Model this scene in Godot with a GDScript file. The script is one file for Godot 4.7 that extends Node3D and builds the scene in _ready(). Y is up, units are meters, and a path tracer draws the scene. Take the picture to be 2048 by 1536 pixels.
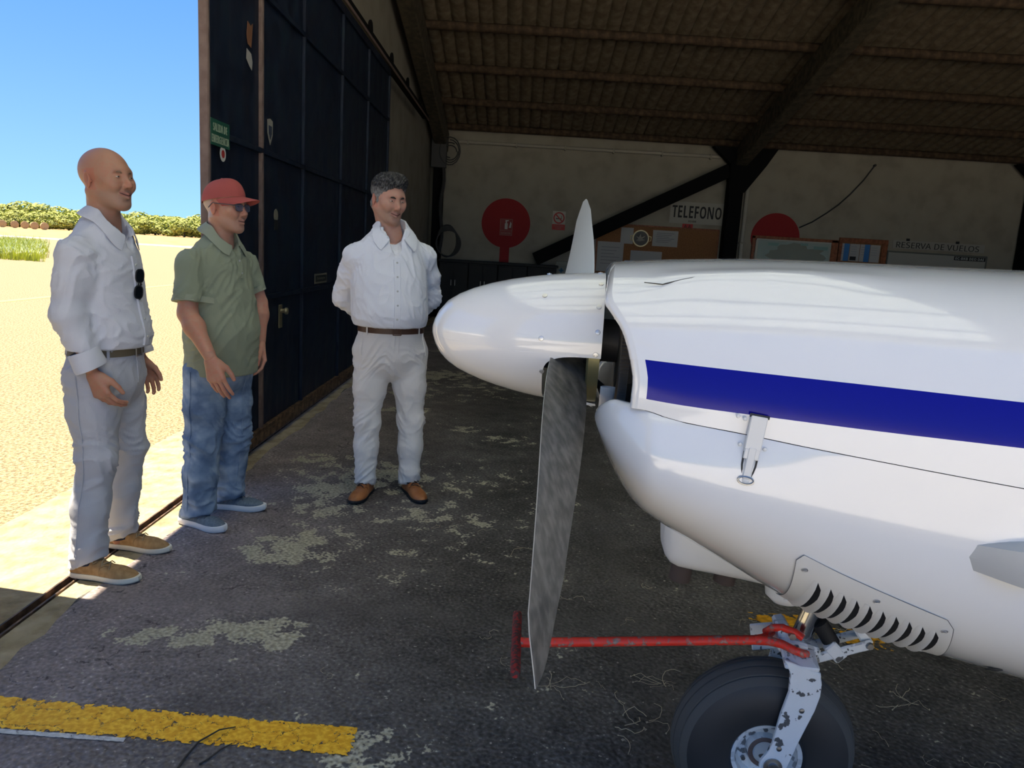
extends Node3D

const WHITE_SOFT := Color(0.9, 0.9, 0.9)
var rng := RandomNumberGenerator.new()
var used := {}
var M := {}
var noise := FastNoiseLite.new()
var fine := FastNoiseLite.new()


# ---------------------------------------------------------------- mesh builder
class MB:
	var v := PackedVector3Array()
	var ix := PackedInt32Array()
	var uv := PackedVector2Array()
	var col := PackedColorArray()
	var sharp := 0.0

	func vert(p: Vector3, t := Vector2.ZERO, c := Color.WHITE) -> int:
		v.append(p)
		uv.append(t)
		col.append(c)
		return v.size() - 1

	func tri(a: int, b: int, c: int) -> void:
		ix.append(a)
		ix.append(b)
		ix.append(c)

	func quad(a: int, b: int, c: int, d: int) -> void:
		tri(a, b, c)
		tri(a, c, d)

	func face(pts: Array) -> void:
		var f := v.size()
		for p in pts:
			vert(p)
		for i in range(1, pts.size() - 1):
			tri(f, f + i, f + i + 1)

	# rows of points; wu closes each row, wv closes the last row to the first
	func grid(rows: Array, wu := false, wv := false, flip := false, col_of := Color.WHITE) -> void:
		var f := v.size()
		var n: int = rows[0].size()
		var m := rows.size()
		for j in m:
			for i in n:
				vert(rows[j][i], Vector2(float(i) / maxi(1, n - (0 if wu else 1)), float(j) / maxi(1, m - 1)), col_of)
		for j in (m if wv else m - 1):
			var j2 := (j + 1) % m
			for i in (n if wu else n - 1):
				var i2 := (i + 1) % n
				if flip:
					quad(f + j * n + i, f + j2 * n + i, f + j2 * n + i2, f + j * n + i2)
				else:
					quad(f + j * n + i, f + j * n + i2, f + j2 * n + i2, f + j2 * n + i)

	func fan(ring: Array, flip := false) -> void:
		var c := Vector3.ZERO
		for p in ring:
			c += p
		var f := vert(c / ring.size())
		for p in ring:
			vert(p)
		var n := ring.size()
		for i in n:
			if flip:
				tri(f, f + 1 + (i + 1) % n, f + 1 + i)
			else:
				tri(f, f + 1 + i, f + 1 + (i + 1) % n)

	func tube(path: Array, r: Variant, n := 8, caps := true, squash := 1.0, up := Vector3(0.123, 0.96, 0.25)) -> void:
		var rows := []
		var m := path.size()
		var t0: Vector3 = (path[1] - path[0]).normalized()
		var e1 := (up - t0 * up.dot(t0)).normalized()
		for j in m:
			var t: Vector3 = (path[mini(j + 1, m - 1)] - path[maxi(j - 1, 0)]).normalized()
			e1 = (e1 - t * e1.dot(t)).normalized()
			var e2 := t.cross(e1)
			var rr: float = r[j] if r is Array else r
			var row := []
			for i in n:
				var a := TAU * i / n
				row.append(path[j] + (e1 * cos(a) + e2 * sin(a) * squash) * rr)
			rows.append(row)
		grid(rows, true)
		if caps:
			fan(rows[0], true)
			fan(rows[m - 1])

	# profile of (radius, height) about the local y axis
	func lathe(prof: Array, n := 24, xf := Transform3D(), wave := 0.0) -> void:
		var rows := []
		for q in prof:
			var row := []
			for i in n:
				var a := TAU * i / n
				row.append(xf * Vector3(cos(a) * q.x, q.y, sin(a) * q.x))
			rows.append(row)
		grid(rows, true)

	# box with chamfered edges
	func box(c: Vector3, s: Vector3, bev := 0.0, b := Basis()) -> void:
		var h := s * 0.5
		bev = minf(bev, minf(h.x, minf(h.y, h.z)) * 0.9)
		if bev <= 0.0:
			for ax in 3:
				for sg in [-1.0, 1.0]:
					var q := []
					for k in 4:
						var u: float = -1.0 if k == 0 or k == 3 else 1.0
						var w: float = -1.0 if k < 2 else 1.0
						var p := Vector3()
						p[ax] = sg * h[ax]
						p[(ax + 1) % 3] = u * h[(ax + 1) % 3] * sg
						p[(ax + 2) % 3] = w * h[(ax + 2) % 3]
						q.append(c + b * p)
					q.reverse()
					face(q)
			return
		var pt := func(sx: float, sy: float, sz: float, ax: int) -> Vector3:
			var p := Vector3(sx * (h.x - bev), sy * (h.y - bev), sz * (h.z - bev))
			p[ax] += bev * [sx, sy, sz][ax]
			return c + b * p
		for ax in 3:
			var o := (ax + 1) % 3
			var w := (ax + 2) % 3
			for sg in [-1.0, 1.0]:
				var q := []
				for k in 4:
					var s3 := [0.0, 0.0, 0.0]
					s3[ax] = sg
					s3[o] = (-1.0 if k == 0 or k == 3 else 1.0) * sg
					s3[w] = -1.0 if k < 2 else 1.0
					q.append(pt.call(s3[0], s3[1], s3[2], ax))
				q.reverse()
				face(q)
			# chamfers along this axis
			for s1 in [-1.0, 1.0]:
				for s2 in [-1.0, 1.0]:
					var a3 := [0.0, 0.0, 0.0]
					a3[o] = s1
					a3[w] = s2
					var q2 := []
					for st in [[-1.0, o], [1.0, o], [1.0, w], [-1.0, w]]:
						a3[ax] = st[0]
						q2.append(pt.call(a3[0], a3[1], a3[2], st[1]))
					if s1 * s2 < 0:
						q2.reverse()
					face(q2)
		for sx in [-1.0, 1.0]:
			for sy in [-1.0, 1.0]:
				for sz in [-1.0, 1.0]:
					var q3 := [pt.call(sx, sy, sz, 0), pt.call(sx, sy, sz, 1), pt.call(sx, sy, sz, 2)]
					if sx * sy * sz > 0:
						q3.reverse()
					face(q3)

	# polygon in local xy, thickness along local z (0..d), edges chamfered by bev
	func prism(poly: Array, d: float, xf := Transform3D(), bev := 0.0) -> void:
		var pp := PackedVector2Array(poly)
		if not Geometry2D.is_polygon_clockwise(pp):
			pp.reverse()
		var n := pp.size()
		var inn := PackedVector2Array(pp)
		if bev > 0.0:
			for i in n:
				var d1 := (pp[i] - pp[(i + n - 1) % n]).normalized()
				var d2 := (pp[(i + 1) % n] - pp[i]).normalized()
				var nn := (Vector2(d1.y, -d1.x) + Vector2(d2.y, -d2.x))
				nn = nn.normalized() / maxf(0.35, sqrt(maxf(0.01, (1.0 + d1.dot(d2)) * 0.5)))
				inn[i] = pp[i] + nn * bev
		var tr := Geometry2D.triangulate_polygon(inn)
		for side in 2:
			var z := d if side == 1 else 0.0
			var f := v.size()
			for p in inn:
				vert(xf * Vector3(p.x, p.y, z), p)
			for t in range(0, tr.size(), 3):
				# keep both caps facing outward
				var a := inn[tr[t]]
				var cw: bool = (inn[tr[t + 1]] - a).cross(inn[tr[t + 2]] - a) < 0
				if cw == (side == 1):
					tri(f + tr[t], f + tr[t + 1], f + tr[t + 2])
				else:
					tri(f + tr[t], f + tr[t + 2], f + tr[t + 1])
		var rows := []
		var lev := [[inn, 0.0], [pp, bev], [pp, d - bev], [inn, d]] if bev > 0.0 else [[pp, 0.0], [pp, d]]
		for l in lev:
			var row := []
			for p in l[0]:
				row.append(xf * Vector3(p.x, p.y, l[1]))
			rows.append(row)
		grid(rows, true)

	func mesh(with_uv := true) -> ArrayMesh:
		var fn := PackedVector3Array()
		var nt := ix.size() / 3
		fn.resize(nt)
		for t in nt:
			var a := v[ix[t * 3]]
			fn[t] = (v[ix[t * 3 + 2]] - a).cross(v[ix[t * 3 + 1]] - a)
		var out_v := v
		var out_uv := uv
		var out_c := col
		var out_i := ix
		var nr := PackedVector3Array()
		if sharp > 0.0:
			var cs := cos(deg_to_rad(sharp))
			var at := []
			at.resize(v.size())
			for t in ix.size():
				var k := ix[t]
				if at[k] == null:
					at[k] = PackedInt32Array()
				at[k].append(t / 3)
			out_v = PackedVector3Array()
			out_uv = PackedVector2Array()
			out_c = PackedColorArray()
			out_i = PackedInt32Array()
			var made := {}
			for t in ix.size():
				var k := ix[t]
				var me := fn[t / 3]
				var mu := me.normalized()
				var s := Vector3.ZERO
				var all := true
				for o in at[k]:
					if fn[o].normalized().dot(mu) >= cs:
						s += fn[o]
					else:
						all = false
				var key: Variant = k if all else null
				if all and made.has(k):
					out_i.append(made[k])
					continue
				out_v.append(v[k])
				out_uv.append(uv[k])
				out_c.append(col[k])
				nr.append(s.normalized())
				out_i.append(out_v.size() - 1)
				if all:
					made[k] = out_v.size() - 1
		else:
			nr.resize(v.size())
			for t in ix.size():
				nr[ix[t]] += fn[t / 3]
			for k in nr.size():
				nr[k] = nr[k].normalized() if nr[k].length_squared() > 0.0 else Vector3.UP
		var arr := []
		arr.resize(Mesh.ARRAY_MAX)
		arr[Mesh.ARRAY_VERTEX] = out_v
		arr[Mesh.ARRAY_NORMAL] = nr
		arr[Mesh.ARRAY_TEX_UV] = out_uv
		arr[Mesh.ARRAY_COLOR] = out_c
		arr[Mesh.ARRAY_INDEX] = out_i
		var am := ArrayMesh.new()
		am.add_surface_from_arrays(Mesh.PRIMITIVE_TRIANGLES, arr)
		return am


func mb(sharp := 35.0) -> MB:
	var b := MB.new()
	b.sharp = sharp
	return b


# ---------------------------------------------------------------- objects
func numbered(called: String) -> String:
	var n: int = used.get(called, 0)
	used[called] = n + 1
	return called if n == 0 else "%s_%03d" % [called, n]


func thing(called: String, label: String, category: String, at := Vector3.ZERO, group := "") -> Node3D:
	var o := Node3D.new()
	o.name = numbered(called)
	add_child(o, true)
	o.position = at
	o.set_meta("label", label)
	o.set_meta("category", category)
	if group:
		o.set_meta("group", group)
	return o


func part(called: String, what: Variant, m: Material, parent: Node3D, label := "") -> MeshInstance3D:
	var o := MeshInstance3D.new()
	o.name = called
	o.mesh = what.mesh() if what is MB else what
	o.material_override = m
	parent.add_child(o, true)
	if label:
		o.set_meta("label", label)
	return o


func solo(called: String, what: Variant, m: Material, label: String, category: String, at := Vector3.ZERO, group := "") -> MeshInstance3D:
	var o := MeshInstance3D.new()
	o.name = numbered(called)
	o.mesh = what.mesh() if what is MB else what
	o.material_override = m
	add_child(o, true)
	o.position = at
	o.set_meta("label", label)
	o.set_meta("category", category)
	if group:
		o.set_meta("group", group)
	return o


func struct(called: String, what: Variant, m: Material, label := "") -> Node3D:
	var o: Node3D
	if what == null:
		o = Node3D.new()
	else:
		o = MeshInstance3D.new()
		o.mesh = what.mesh() if what is MB else what
		o.material_override = m
	o.name = called
	add_child(o, true)
	o.set_meta("kind", "structure")
	if label:
		o.set_meta("label", label)
	return o


# ---------------------------------------------------------------- materials
func lin(r: float, g: float, b: float) -> Color:
	return Color(r, g, b).linear_to_srgb()


func mat(c: Color, rough := 0.7, metal := 0.0, spec := 0.5) -> StandardMaterial3D:
	var m := StandardMaterial3D.new()
	m.albedo_color = c
	m.roughness = rough
	m.metallic = metal
	m.metallic_specular = spec
	m.cull_mode = BaseMaterial3D.CULL_DISABLED
	return m


func vmat(rough := 0.7, spec := 0.5) -> StandardMaterial3D:
	var m := mat(Color.WHITE, rough, 0.0, spec)
	m.vertex_color_use_as_albedo = true
	return m


func noise_tex(freq: float, oct: int, cols: Array, offs: Array, size := 512, type := FastNoiseLite.TYPE_SIMPLEX_SMOOTH, sd := 1, nrm := 0.0) -> NoiseTexture2D:
	var n := FastNoiseLite.new()
	n.noise_type = type
	n.frequency = freq
	n.fractal_octaves = oct
	n.seed = sd
	n.fractal_type = FastNoiseLite.FRACTAL_FBM if oct > 1 else FastNoiseLite.FRACTAL_NONE
	var t := NoiseTexture2D.new()
	t.width = size
	t.height = size
	t.seamless = true
	t.noise = n
	t.generate_mipmaps = false
	if nrm > 0.0:
		t.as_normal_map = true
		t.bump_strength = nrm
	if cols.size():
		var g := Gradient.new()
		g.colors = PackedColorArray(cols)
		g.offsets = PackedFloat32Array(offs)
		t.color_ramp = g
	return t


func tri_mat(tex: Texture2D, scale: float, rough := 0.8, world := true, spec := 0.4) -> StandardMaterial3D:
	var m := mat(Color.WHITE, rough, 0.0, spec)
	m.albedo_texture = tex
	m.uv1_triplanar = true
	m.uv1_world_triplanar = world
	m.uv1_scale = Vector3.ONE * scale
	return m


func bump(m: StandardMaterial3D, tex: Texture2D, cm: float) -> StandardMaterial3D:
	m.heightmap_enabled = true
	m.heightmap_texture = tex
	m.heightmap_scale = cm
	return m


func text_mesh(s: String, size: float, depth := 0.002, bold := true, font := "Droid Sans") -> TextMesh:
	var f := SystemFont.new()
	f.font_names = PackedStringArray([font])
	f.font_weight = 700 if bold else 400
	var t := TextMesh.new()
	t.font = f
	t.text = s
	t.font_size = 48
	t.pixel_size = size / 48.0
	t.depth = depth
	t.curve_step = 2.0
	return t


# ---------------------------------------------------------------- bodies: a distance field on a grid, meshed as surface nets
class Field:
	var o: Vector3
	var c: float
	var nx: int
	var ny: int
	var nz: int
	var f := PackedFloat32Array()

	var reach := 0.05

	func _init(lo: Vector3, hi: Vector3, cell: float, far := 0.05) -> void:
		reach = far
		o = lo
		c = cell
		nx = int(ceil((hi.x - lo.x) / cell)) + 1
		ny = int(ceil((hi.y - lo.y) / cell)) + 1
		nz = int(ceil((hi.z - lo.z) / cell)) + 1
		f.resize(nx * ny * nz)
		f.fill(1.0)

	func span(lo: Vector3, hi: Vector3) -> Array:
		var a := (lo - o) / c
		var b := (hi - o) / c
		return [maxi(0, int(floor(a.x))), mini(nx, int(ceil(b.x)) + 1), maxi(0, int(floor(a.y))), mini(ny, int(ceil(b.y)) + 1), maxi(0, int(floor(a.z))), mini(nz, int(ceil(b.z)) + 1)]

	# tapered capsule; sn is the direction in which it is flattened (sa, sb: at its ends)
	func cone(a: Vector3, b: Vector3, ra: float, rb: float, k := 0.02, sub := false, sn := Vector3.ZERO, sa := 1.0, sb := 1.0) -> void:
		var ba := b - a
		var inv := 1.0 / maxf(1e-9, ba.length_squared())
		var m := reach
		var big := Vector3.ONE * (maxf(ra, rb) * maxf(1.0, maxf(sa, sb)) + m)
		var s := span(a.min(b) - big, a.max(b) + big)
		var squash := sn != Vector3.ZERO
		var rd := rb - ra
		for z in range(s[4], s[5]):
			for y in range(s[2], s[3]):
				var i: int = (z * ny + y) * nx + s[0]
				var p := o + Vector3(s[0], y, z) * c - a
				for x in range(s[0], s[1]):
					var t := clampf(p.dot(ba) * inv, 0.0, 1.0)
					var q := p - ba * t
					if squash:
						q += sn * (q.dot(sn) * (1.0 / (sa + (sb - sa) * t) - 1.0))
					var d := q.length() - ra - rd * t
					if d < m:
						var g := f[i]
						if sub:
							var h := k - absf(g + d)
							if h > 0.0:
								f[i] = maxf(g, -d) + h * h * 0.25 / k
							elif -d > g:
								f[i] = -d
						else:
							var h := k - absf(g - d)
							if h > 0.0:
								f[i] = minf(g, d) - h * h * 0.25 / k
							elif d < g:
								f[i] = d
					i += 1
					p.x += c

	func ell(ctr: Vector3, r: Vector3, k := 0.02, sub := false, b := Basis()) -> void:
		var m := reach
		var big := Vector3.ONE * m + (r if b == Basis() else Vector3.ONE * maxf(r.x, maxf(r.y, r.z)))
		var s := span(ctr - big, ctr + big)
		var turn := b != Basis()
		var bt := b.transposed()
		var ir := Vector3.ONE / r
		for z in range(s[4], s[5]):
			for y in range(s[2], s[3]):
				var i: int = (z * ny + y) * nx + s[0]
				var p := o + Vector3(s[0], y, z) * c - ctr
				for x in range(s[0], s[1]):
					var q := (bt * p if turn else p) * ir
					var k0 := q.length()
					var k1 := (q * ir).length()
					var d := k0 * (k0 - 1.0) / maxf(k1, 1e-6)
					if k0 < 0.2:
						d = -minf(r.x, minf(r.y, r.z)) * 0.8
					if d < m:
						var g := f[i]
						if sub:
							var h := k - absf(g + d)
							if h > 0.0:
								f[i] = maxf(g, -d) + h * h * 0.25 / k
							elif -d > g:
								f[i] = -d
						else:
							var h := k - absf(g - d)
							if h > 0.0:
								f[i] = minf(g, d) - h * h * 0.25 / k
							elif d < g:
								f[i] = d
					i += 1
					p.x += c

	# takes away what lies beyond a plane, inside a ball
	func cut(at_p: Vector3, n: Vector3, ball: float) -> void:
		var s := span(at_p - Vector3.ONE * ball, at_p + Vector3.ONE * ball)
		for z in range(s[4], s[5]):
			for y in range(s[2], s[3]):
				var i: int = (z * ny + y) * nx + s[0]
				var p := o + Vector3(s[0], y, z) * c - at_p
				for x in range(s[0], s[1]):
					if p.length() < ball:
						f[i] = maxf(f[i], p.dot(n))
					i += 1
					p.x += c

	func val(p: Vector3) -> float:
		var q := (p - o) / c
		var x := int(floor(q.x))
		var y := int(floor(q.y))
		var z := int(floor(q.z))
		if x < 0 or y < 0 or z < 0 or x >= nx - 1 or y >= ny - 1 or z >= nz - 1:
			return 1.0
		var t := q - Vector3(x, y, z)
		var i := (z * ny + y) * nx + x
		var n1 := nx
		var n2 := nx * ny
		var a := lerpf(lerpf(f[i], f[i + 1], t.x), lerpf(f[i + n1], f[i + n1 + 1], t.x), t.y)
		var b := lerpf(lerpf(f[i + n2], f[i + n2 + 1], t.x), lerpf(f[i + n2 + n1], f[i + n2 + n1 + 1], t.x), t.y)
		return lerpf(a, b, t.z)

	# walks inward from afar to the surface
	func hit(from: Vector3, dir: Vector3, far: float) -> Vector3:
		var t := far
		while t > 0.0:
			if val(from + dir * t) < 0.0:
				var lo := t
				var hi := t + c * 0.5
				for i in 6:
					var m := (lo + hi) / 2
					if val(from + dir * m) < 0.0:
						lo = m
					else:
						hi = m
				return from + dir * lo
			t -= c * 0.5
		return from

	func mesh_into(mb: MB, xf: Transform3D, col: Callable, disp: Variant = null) -> void:
		var id := PackedInt32Array()
		id.resize(nx * ny * nz)
		id.fill(-1)
		var n1 := nx
		var n2 := nx * ny
		var first := mb.v.size()
		var pos := PackedVector3Array()
		var lim := c * 3.3
		for z in nz - 1:
			for y in ny - 1:
				var i := (z * ny + y) * nx
				for x in nx - 1:
					var f0 := f[i]
					if f0 < lim and f0 > -lim:
						var v := [f0, f[i + 1], f[i + n1], f[i + n1 + 1], f[i + n2], f[i + n2 + 1], f[i + n2 + n1], f[i + n2 + n1 + 1]]
						var neg := 0
						for q in v:
							if q < 0.0:
								neg += 1
						if neg > 0 and neg < 8:
							var s := Vector3.ZERO
							var n := 0
							for e in EDGES:
								var a: float = v[e[0]]
								var b: float = v[e[1]]
								if (a < 0.0) != (b < 0.0):
									var t := a / (a - b)
									s += (CORNERS[e[0]] as Vector3).lerp(CORNERS[e[1]], t)
									n += 1
							id[i] = pos.size()
							pos.append(o + (Vector3(x, y, z) + s / n) * c)
					i += 1
		var quads := PackedInt32Array()
		for z in range(1, nz - 1):
			for y in range(1, ny - 1):
				var i := (z * ny + y) * nx + 1
				for x in range(1, nx - 1):
					if id[i] >= 0:
						var a := f[i] < 0.0
						if a != (f[i + 1] < 0.0):
							var q := [id[i - n1 - n2], id[i - n1], id[i], id[i - n2]]
							if not a:
								q.reverse()
							quads.append_array(PackedInt32Array(q))
						if a != (f[i + n1] < 0.0):
							var q := [id[i - n2 - 1], id[i - n2], id[i], id[i - 1]]
							if not a:
								q.reverse()
							quads.append_array(PackedInt32Array(q))
						if a != (f[i + n2] < 0.0):
							var q := [id[i - 1 - n1], id[i - 1], id[i], id[i - n1]]
							if not a:
								q.reverse()
							quads.append_array(PackedInt32Array(q))
					i += 1
		var nr := PackedVector3Array()
		nr.resize(pos.size())
		for k in range(0, quads.size(), 4):
			if quads[k] < 0 or quads[k + 1] < 0 or quads[k + 2] < 0 or quads[k + 3] < 0:
				continue
			var n := (pos[quads[k + 2]] - pos[quads[k]]).cross(pos[quads[k + 3]] - pos[quads[k + 1]]) * -1.0
			for j in 4:
				nr[quads[k + j]] += n
		for k in pos.size():
			var n := nr[k].normalized()
			var p := pos[k]
			if disp != null:
				var dd: float = disp.call(p, n)
				p += n * dd
			mb.vert(xf * p, Vector2.ZERO, col.call(pos[k], n))
		for k in range(0, quads.size(), 4):
			if quads[k] < 0 or quads[k + 1] < 0 or quads[k + 2] < 0 or quads[k + 3] < 0:
				continue
			mb.quad(first + quads[k], first + quads[k + 1], first + quads[k + 2], first + quads[k + 3])

	const CORNERS := [Vector3(0, 0, 0), Vector3(1, 0, 0), Vector3(0, 1, 0), Vector3(1, 1, 0), Vector3(0, 0, 1), Vector3(1, 0, 1), Vector3(0, 1, 1), Vector3(1, 1, 1)]
	const EDGES := [[0, 1], [2, 3], [4, 5], [6, 7], [0, 2], [1, 3], [4, 6], [5, 7], [0, 4], [1, 5], [2, 6], [3, 7]]


func _ready() -> void:
	rng.seed = 7
	noise.seed = 3
	noise.frequency = 1.0
	noise.fractal_type = FastNoiseLite.FRACTAL_NONE
	fine.seed = 9
	fine.frequency = 1.0
	# camera
	var cam := Camera3D.new()
	cam.name = "camera"
	cam.fov = 2.0 * rad_to_deg(atan(768.0 / 1500.0))
	cam.near = 0.05
	cam.far = 2000.0
	cam.position = Vector3(0, 1.45, 0)
	cam.rotation = Vector3(-atan(265.0 / 1500.0), 0, atan(0.06))
	add_child(cam)
	cam.current = true
	# sky, exposure
	var sky_mat := ProceduralSkyMaterial.new()
	sky_mat.sky_top_color = Color(0.18, 0.36, 0.60)
	sky_mat.sky_horizon_color = Color(0.425, 0.565, 0.665)
	sky_mat.sky_curve = 0.13
	sky_mat.ground_bottom_color = Color(0.5, 0.45, 0.35)
	sky_mat.ground_horizon_color = Color(0.66, 0.66, 0.5)
	sky_mat.sun_angle_max = 3.0
	var sky := Sky.new()
	sky.sky_material = sky_mat
	var env := Environment.new()
	env.background_mode = Environment.BG_SKY
	env.sky = sky
	env.background_energy_multiplier = 1.0
	env.tonemap_mode = Environment.TONE_MAPPER_LINEAR
	env.tonemap_exposure = 3.15
	env.sdfgi_enabled = true
	env.ssao_enabled = true
	env.ssil_enabled = true
	var we := WorldEnvironment.new()
	we.name = "world_environment"
	we.environment = env
	add_child(we)
	# the sun, high over the apron
	var sun := DirectionalLight3D.new()
	sun.name = "sun"
	sun.light_energy = 2.0
	sun.light_color = Color(1.0, 0.94, 0.84)
	sun.light_angular_distance = 0.53
	sun.shadow_enabled = true
	sun.sky_mode = DirectionalLight3D.SKY_MODE_LIGHT_ONLY
	add_child(sun)
	sun.look_at_from_position(Vector3(-10, 28, -1.5), Vector3.ZERO, Vector3.FORWARD)

	make_materials()
	room()
	outside()
	door_leaf()
	wall_items()
	airplane()
	tow_bar()
	people()
	litter()


func make_materials() -> void:
	var grain := noise_tex(0.03, 5, [lin(0.215, 0.195, 0.16), lin(0.26, 0.24, 0.20), lin(0.285, 0.265, 0.22)], [0.1, 0.5, 1.0], 512, FastNoiseLite.TYPE_SIMPLEX_SMOOTH, 4)
	M.plaster = tri_mat(grain, 0.11, 0.9)
	M.fibre = tri_mat(noise_tex(0.02, 5, [lin(0.09, 0.067, 0.045), lin(0.135, 0.105, 0.07), lin(0.20, 0.165, 0.115)], [0.15, 0.5, 0.9], 512, FastNoiseLite.TYPE_SIMPLEX_SMOOTH, 9), 0.5, 0.95)
	M.fill_skylight = mat(lin(0.85, 0.86, 0.84), 0.5)  # unseen roof sheets added to fill the interior with daylight
	M.fill_skylight.backlight_enabled = true
	M.fill_skylight.backlight = Color(0.95, 0.97, 0.95)
	M.purlin = tri_mat(noise_tex(0.03, 4, [lin(0.03, 0.02, 0.013), lin(0.085, 0.055, 0.034)], [0.2, 0.8], 256, FastNoiseLite.TYPE_SIMPLEX_SMOOTH, 12), 1.0, 0.85)
	M.rafter = tri_mat(noise_tex(0.03, 4, [lin(0.035, 0.03, 0.022), lin(0.09, 0.075, 0.05)], [0.2, 0.8], 256, FastNoiseLite.TYPE_SIMPLEX_SMOOTH, 13), 0.8, 0.85)
	M.black_steel = mat(lin(0.006, 0.006, 0.0065), 0.85, 0.0, 0.2)
	M.navy = bump(tri_mat(noise_tex(0.012, 4, [lin(0.004, 0.008, 0.020), lin(0.008, 0.015, 0.033), lin(0.007, 0.018, 0.028)], [0.2, 0.6, 1.0], 512, FastNoiseLite.TYPE_SIMPLEX_SMOOTH, 21), 0.5, 0.5), noise_tex(0.01, 3, [], [], 512), 0.8)
	M.rust = tri_mat(noise_tex(0.05, 4, [lin(0.13, 0.088, 0.076), lin(0.16, 0.112, 0.097), lin(0.18, 0.13, 0.112)], [0.2, 0.55, 0.9], 256, FastNoiseLite.TYPE_SIMPLEX_SMOOTH, 23), 0.8, 0.75)
	M.rail = tri_mat(noise_tex(0.05, 3, [lin(0.03, 0.018, 0.012), lin(0.20, 0.12, 0.07)], [0.2, 0.8], 256, FastNoiseLite.TYPE_SIMPLEX_SMOOTH, 24), 1.0, 0.6)
	M.concrete = tri_mat(noise_tex(0.02, 5, [lin(0.21, 0.165, 0.095), lin(0.30, 0.245, 0.15), lin(0.38, 0.315, 0.21)], [0.15, 0.5, 0.9], 512, FastNoiseLite.TYPE_SIMPLEX_SMOOTH, 25), 0.6, 0.95)
	bump(M.concrete, noise_tex(0.06, 4, [], [], 512, FastNoiseLite.TYPE_SIMPLEX_SMOOTH, 26), 1.0)
	M.apron = tri_mat(noise_tex(0.06, 4, [lin(0.125, 0.10, 0.055), lin(0.235, 0.195, 0.112), lin(0.32, 0.275, 0.17)], [0.2, 0.5, 0.85], 512, FastNoiseLite.TYPE_SIMPLEX_SMOOTH, 27), 0.9, 0.95)
	bump(M.apron, noise_tex(0.12, 3, [], [], 512, FastNoiseLite.TYPE_CELLULAR, 28), 1.5)
	M.bounce_ground = tri_mat(noise_tex(0.03, 4, [lin(0.60, 0.57, 0.50), lin(0.74, 0.71, 0.64)], [0.2, 0.8], 256), 0.4, 0.95)  # unseen ground made extra pale to bounce sunlight indoors
	M.white_paint = mat(lin(0.72, 0.72, 0.72), 0.10, 0.0, 0.5)
	M.white_paint.clearcoat_enabled = true
	M.white_paint.clearcoat = 0.6
	M.white_paint.clearcoat_roughness = 0.02
	M.white_dull = mat(lin(0.66, 0.66, 0.65), 0.35)
	M.blue_paint = mat(lin(0.006, 0.006, 0.24), 0.10, 0.0, 0.3)
	M.black = mat(lin(0.006, 0.006, 0.007), 0.7)
	M.dark = mat(lin(0.02, 0.02, 0.022), 0.55)
	M.chrome = mat(lin(0.6, 0.6, 0.6), 0.16, 1.0)
	M.steel = mat(lin(0.34, 0.34, 0.34), 0.35, 1.0)
	M.brass = mat(lin(0.5, 0.42, 0.2), 0.3, 1.0)
	M.paper = mat(lin(0.36, 0.36, 0.36), 0.9)
	M.white_sign = mat(lin(0.5, 0.5, 0.48), 0.6)
	M.red_wall = mat(lin(0.24, 0.008, 0.010), 0.8)
	M.red_sign = mat(lin(0.36, 0.02, 0.02), 0.6)
	M.cork = tri_mat(noise_tex(0.1, 3, [lin(0.16, 0.07, 0.03), lin(0.30, 0.15, 0.07)], [0.2, 0.8], 256, FastNoiseLite.TYPE_SIMPLEX_SMOOTH, 31), 2.0, 0.95)
	M.wood = tri_mat(noise_tex(0.02, 4, [lin(0.16, 0.05, 0.02), lin(0.26, 0.09, 0.04)], [0.2, 0.8], 256, FastNoiseLite.TYPE_SIMPLEX_SMOOTH, 32), 2.0, 0.5)
	M.rubber = mat(lin(0.020, 0.021, 0.023), 0.55)
	M.tread = mat(lin(0.075, 0.072, 0.065), 0.8)
	M.screw = mat(lin(0.62, 0.62, 0.62), 0.38, 0.8)
	M.blade_front = mat(lin(0.50, 0.52, 0.52), 0.38)
	M.blade_back = tri_mat(noise_tex(0.02, 5, [lin(0.07, 0.067, 0.06), lin(0.20, 0.19, 0.17)], [0.25, 0.75], 512, FastNoiseLite.TYPE_SIMPLEX_SMOOTH, 61), 2.5, 0.42, false)
	var chip := noise_tex(0.018, 4, [lin(0.72, 0.73, 0.73), lin(0.70, 0.71, 0.71), lin(0.10, 0.10, 0.10), lin(0.08, 0.08, 0.08)], [0.0, 0.73, 0.76, 1.0], 512, FastNoiseLite.TYPE_SIMPLEX_SMOOTH, 62)
	M.worn_white = tri_mat(chip, 2.2, 0.4, false)
	M.red_bar = tri_mat(noise_tex(0.02, 4, [lin(0.70, 0.035, 0.02), lin(0.72, 0.04, 0.022), lin(0.20, 0.12, 0.09), lin(0.36, 0.32, 0.28)], [0.0, 0.66, 0.70, 1.0], 512, FastNoiseLite.TYPE_SIMPLEX_SMOOTH, 63), 4.0, 0.4, false)
	M.handle_red = tri_mat(noise_tex(0.03, 3, [lin(0.05, 0.04, 0.04), lin(0.05, 0.03, 0.03), lin(0.30, 0.02, 0.02)], [0.0, 0.5, 0.58], 256, FastNoiseLite.TYPE_SIMPLEX_SMOOTH, 64), 8.0, 0.5, false)
	M.vent_corners = [Vector2(0.58, 0.58), Vector2(0.875, 0.51), Vector2(0.95, 0.16), Vector2(0.622, 0.14)]
	M.glass = mat(Color(0.8, 0.9, 0.9, 0.12), 0.03)
	M.glass.transparency = BaseMaterial3D.TRANSPARENCY_ALPHA


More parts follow.
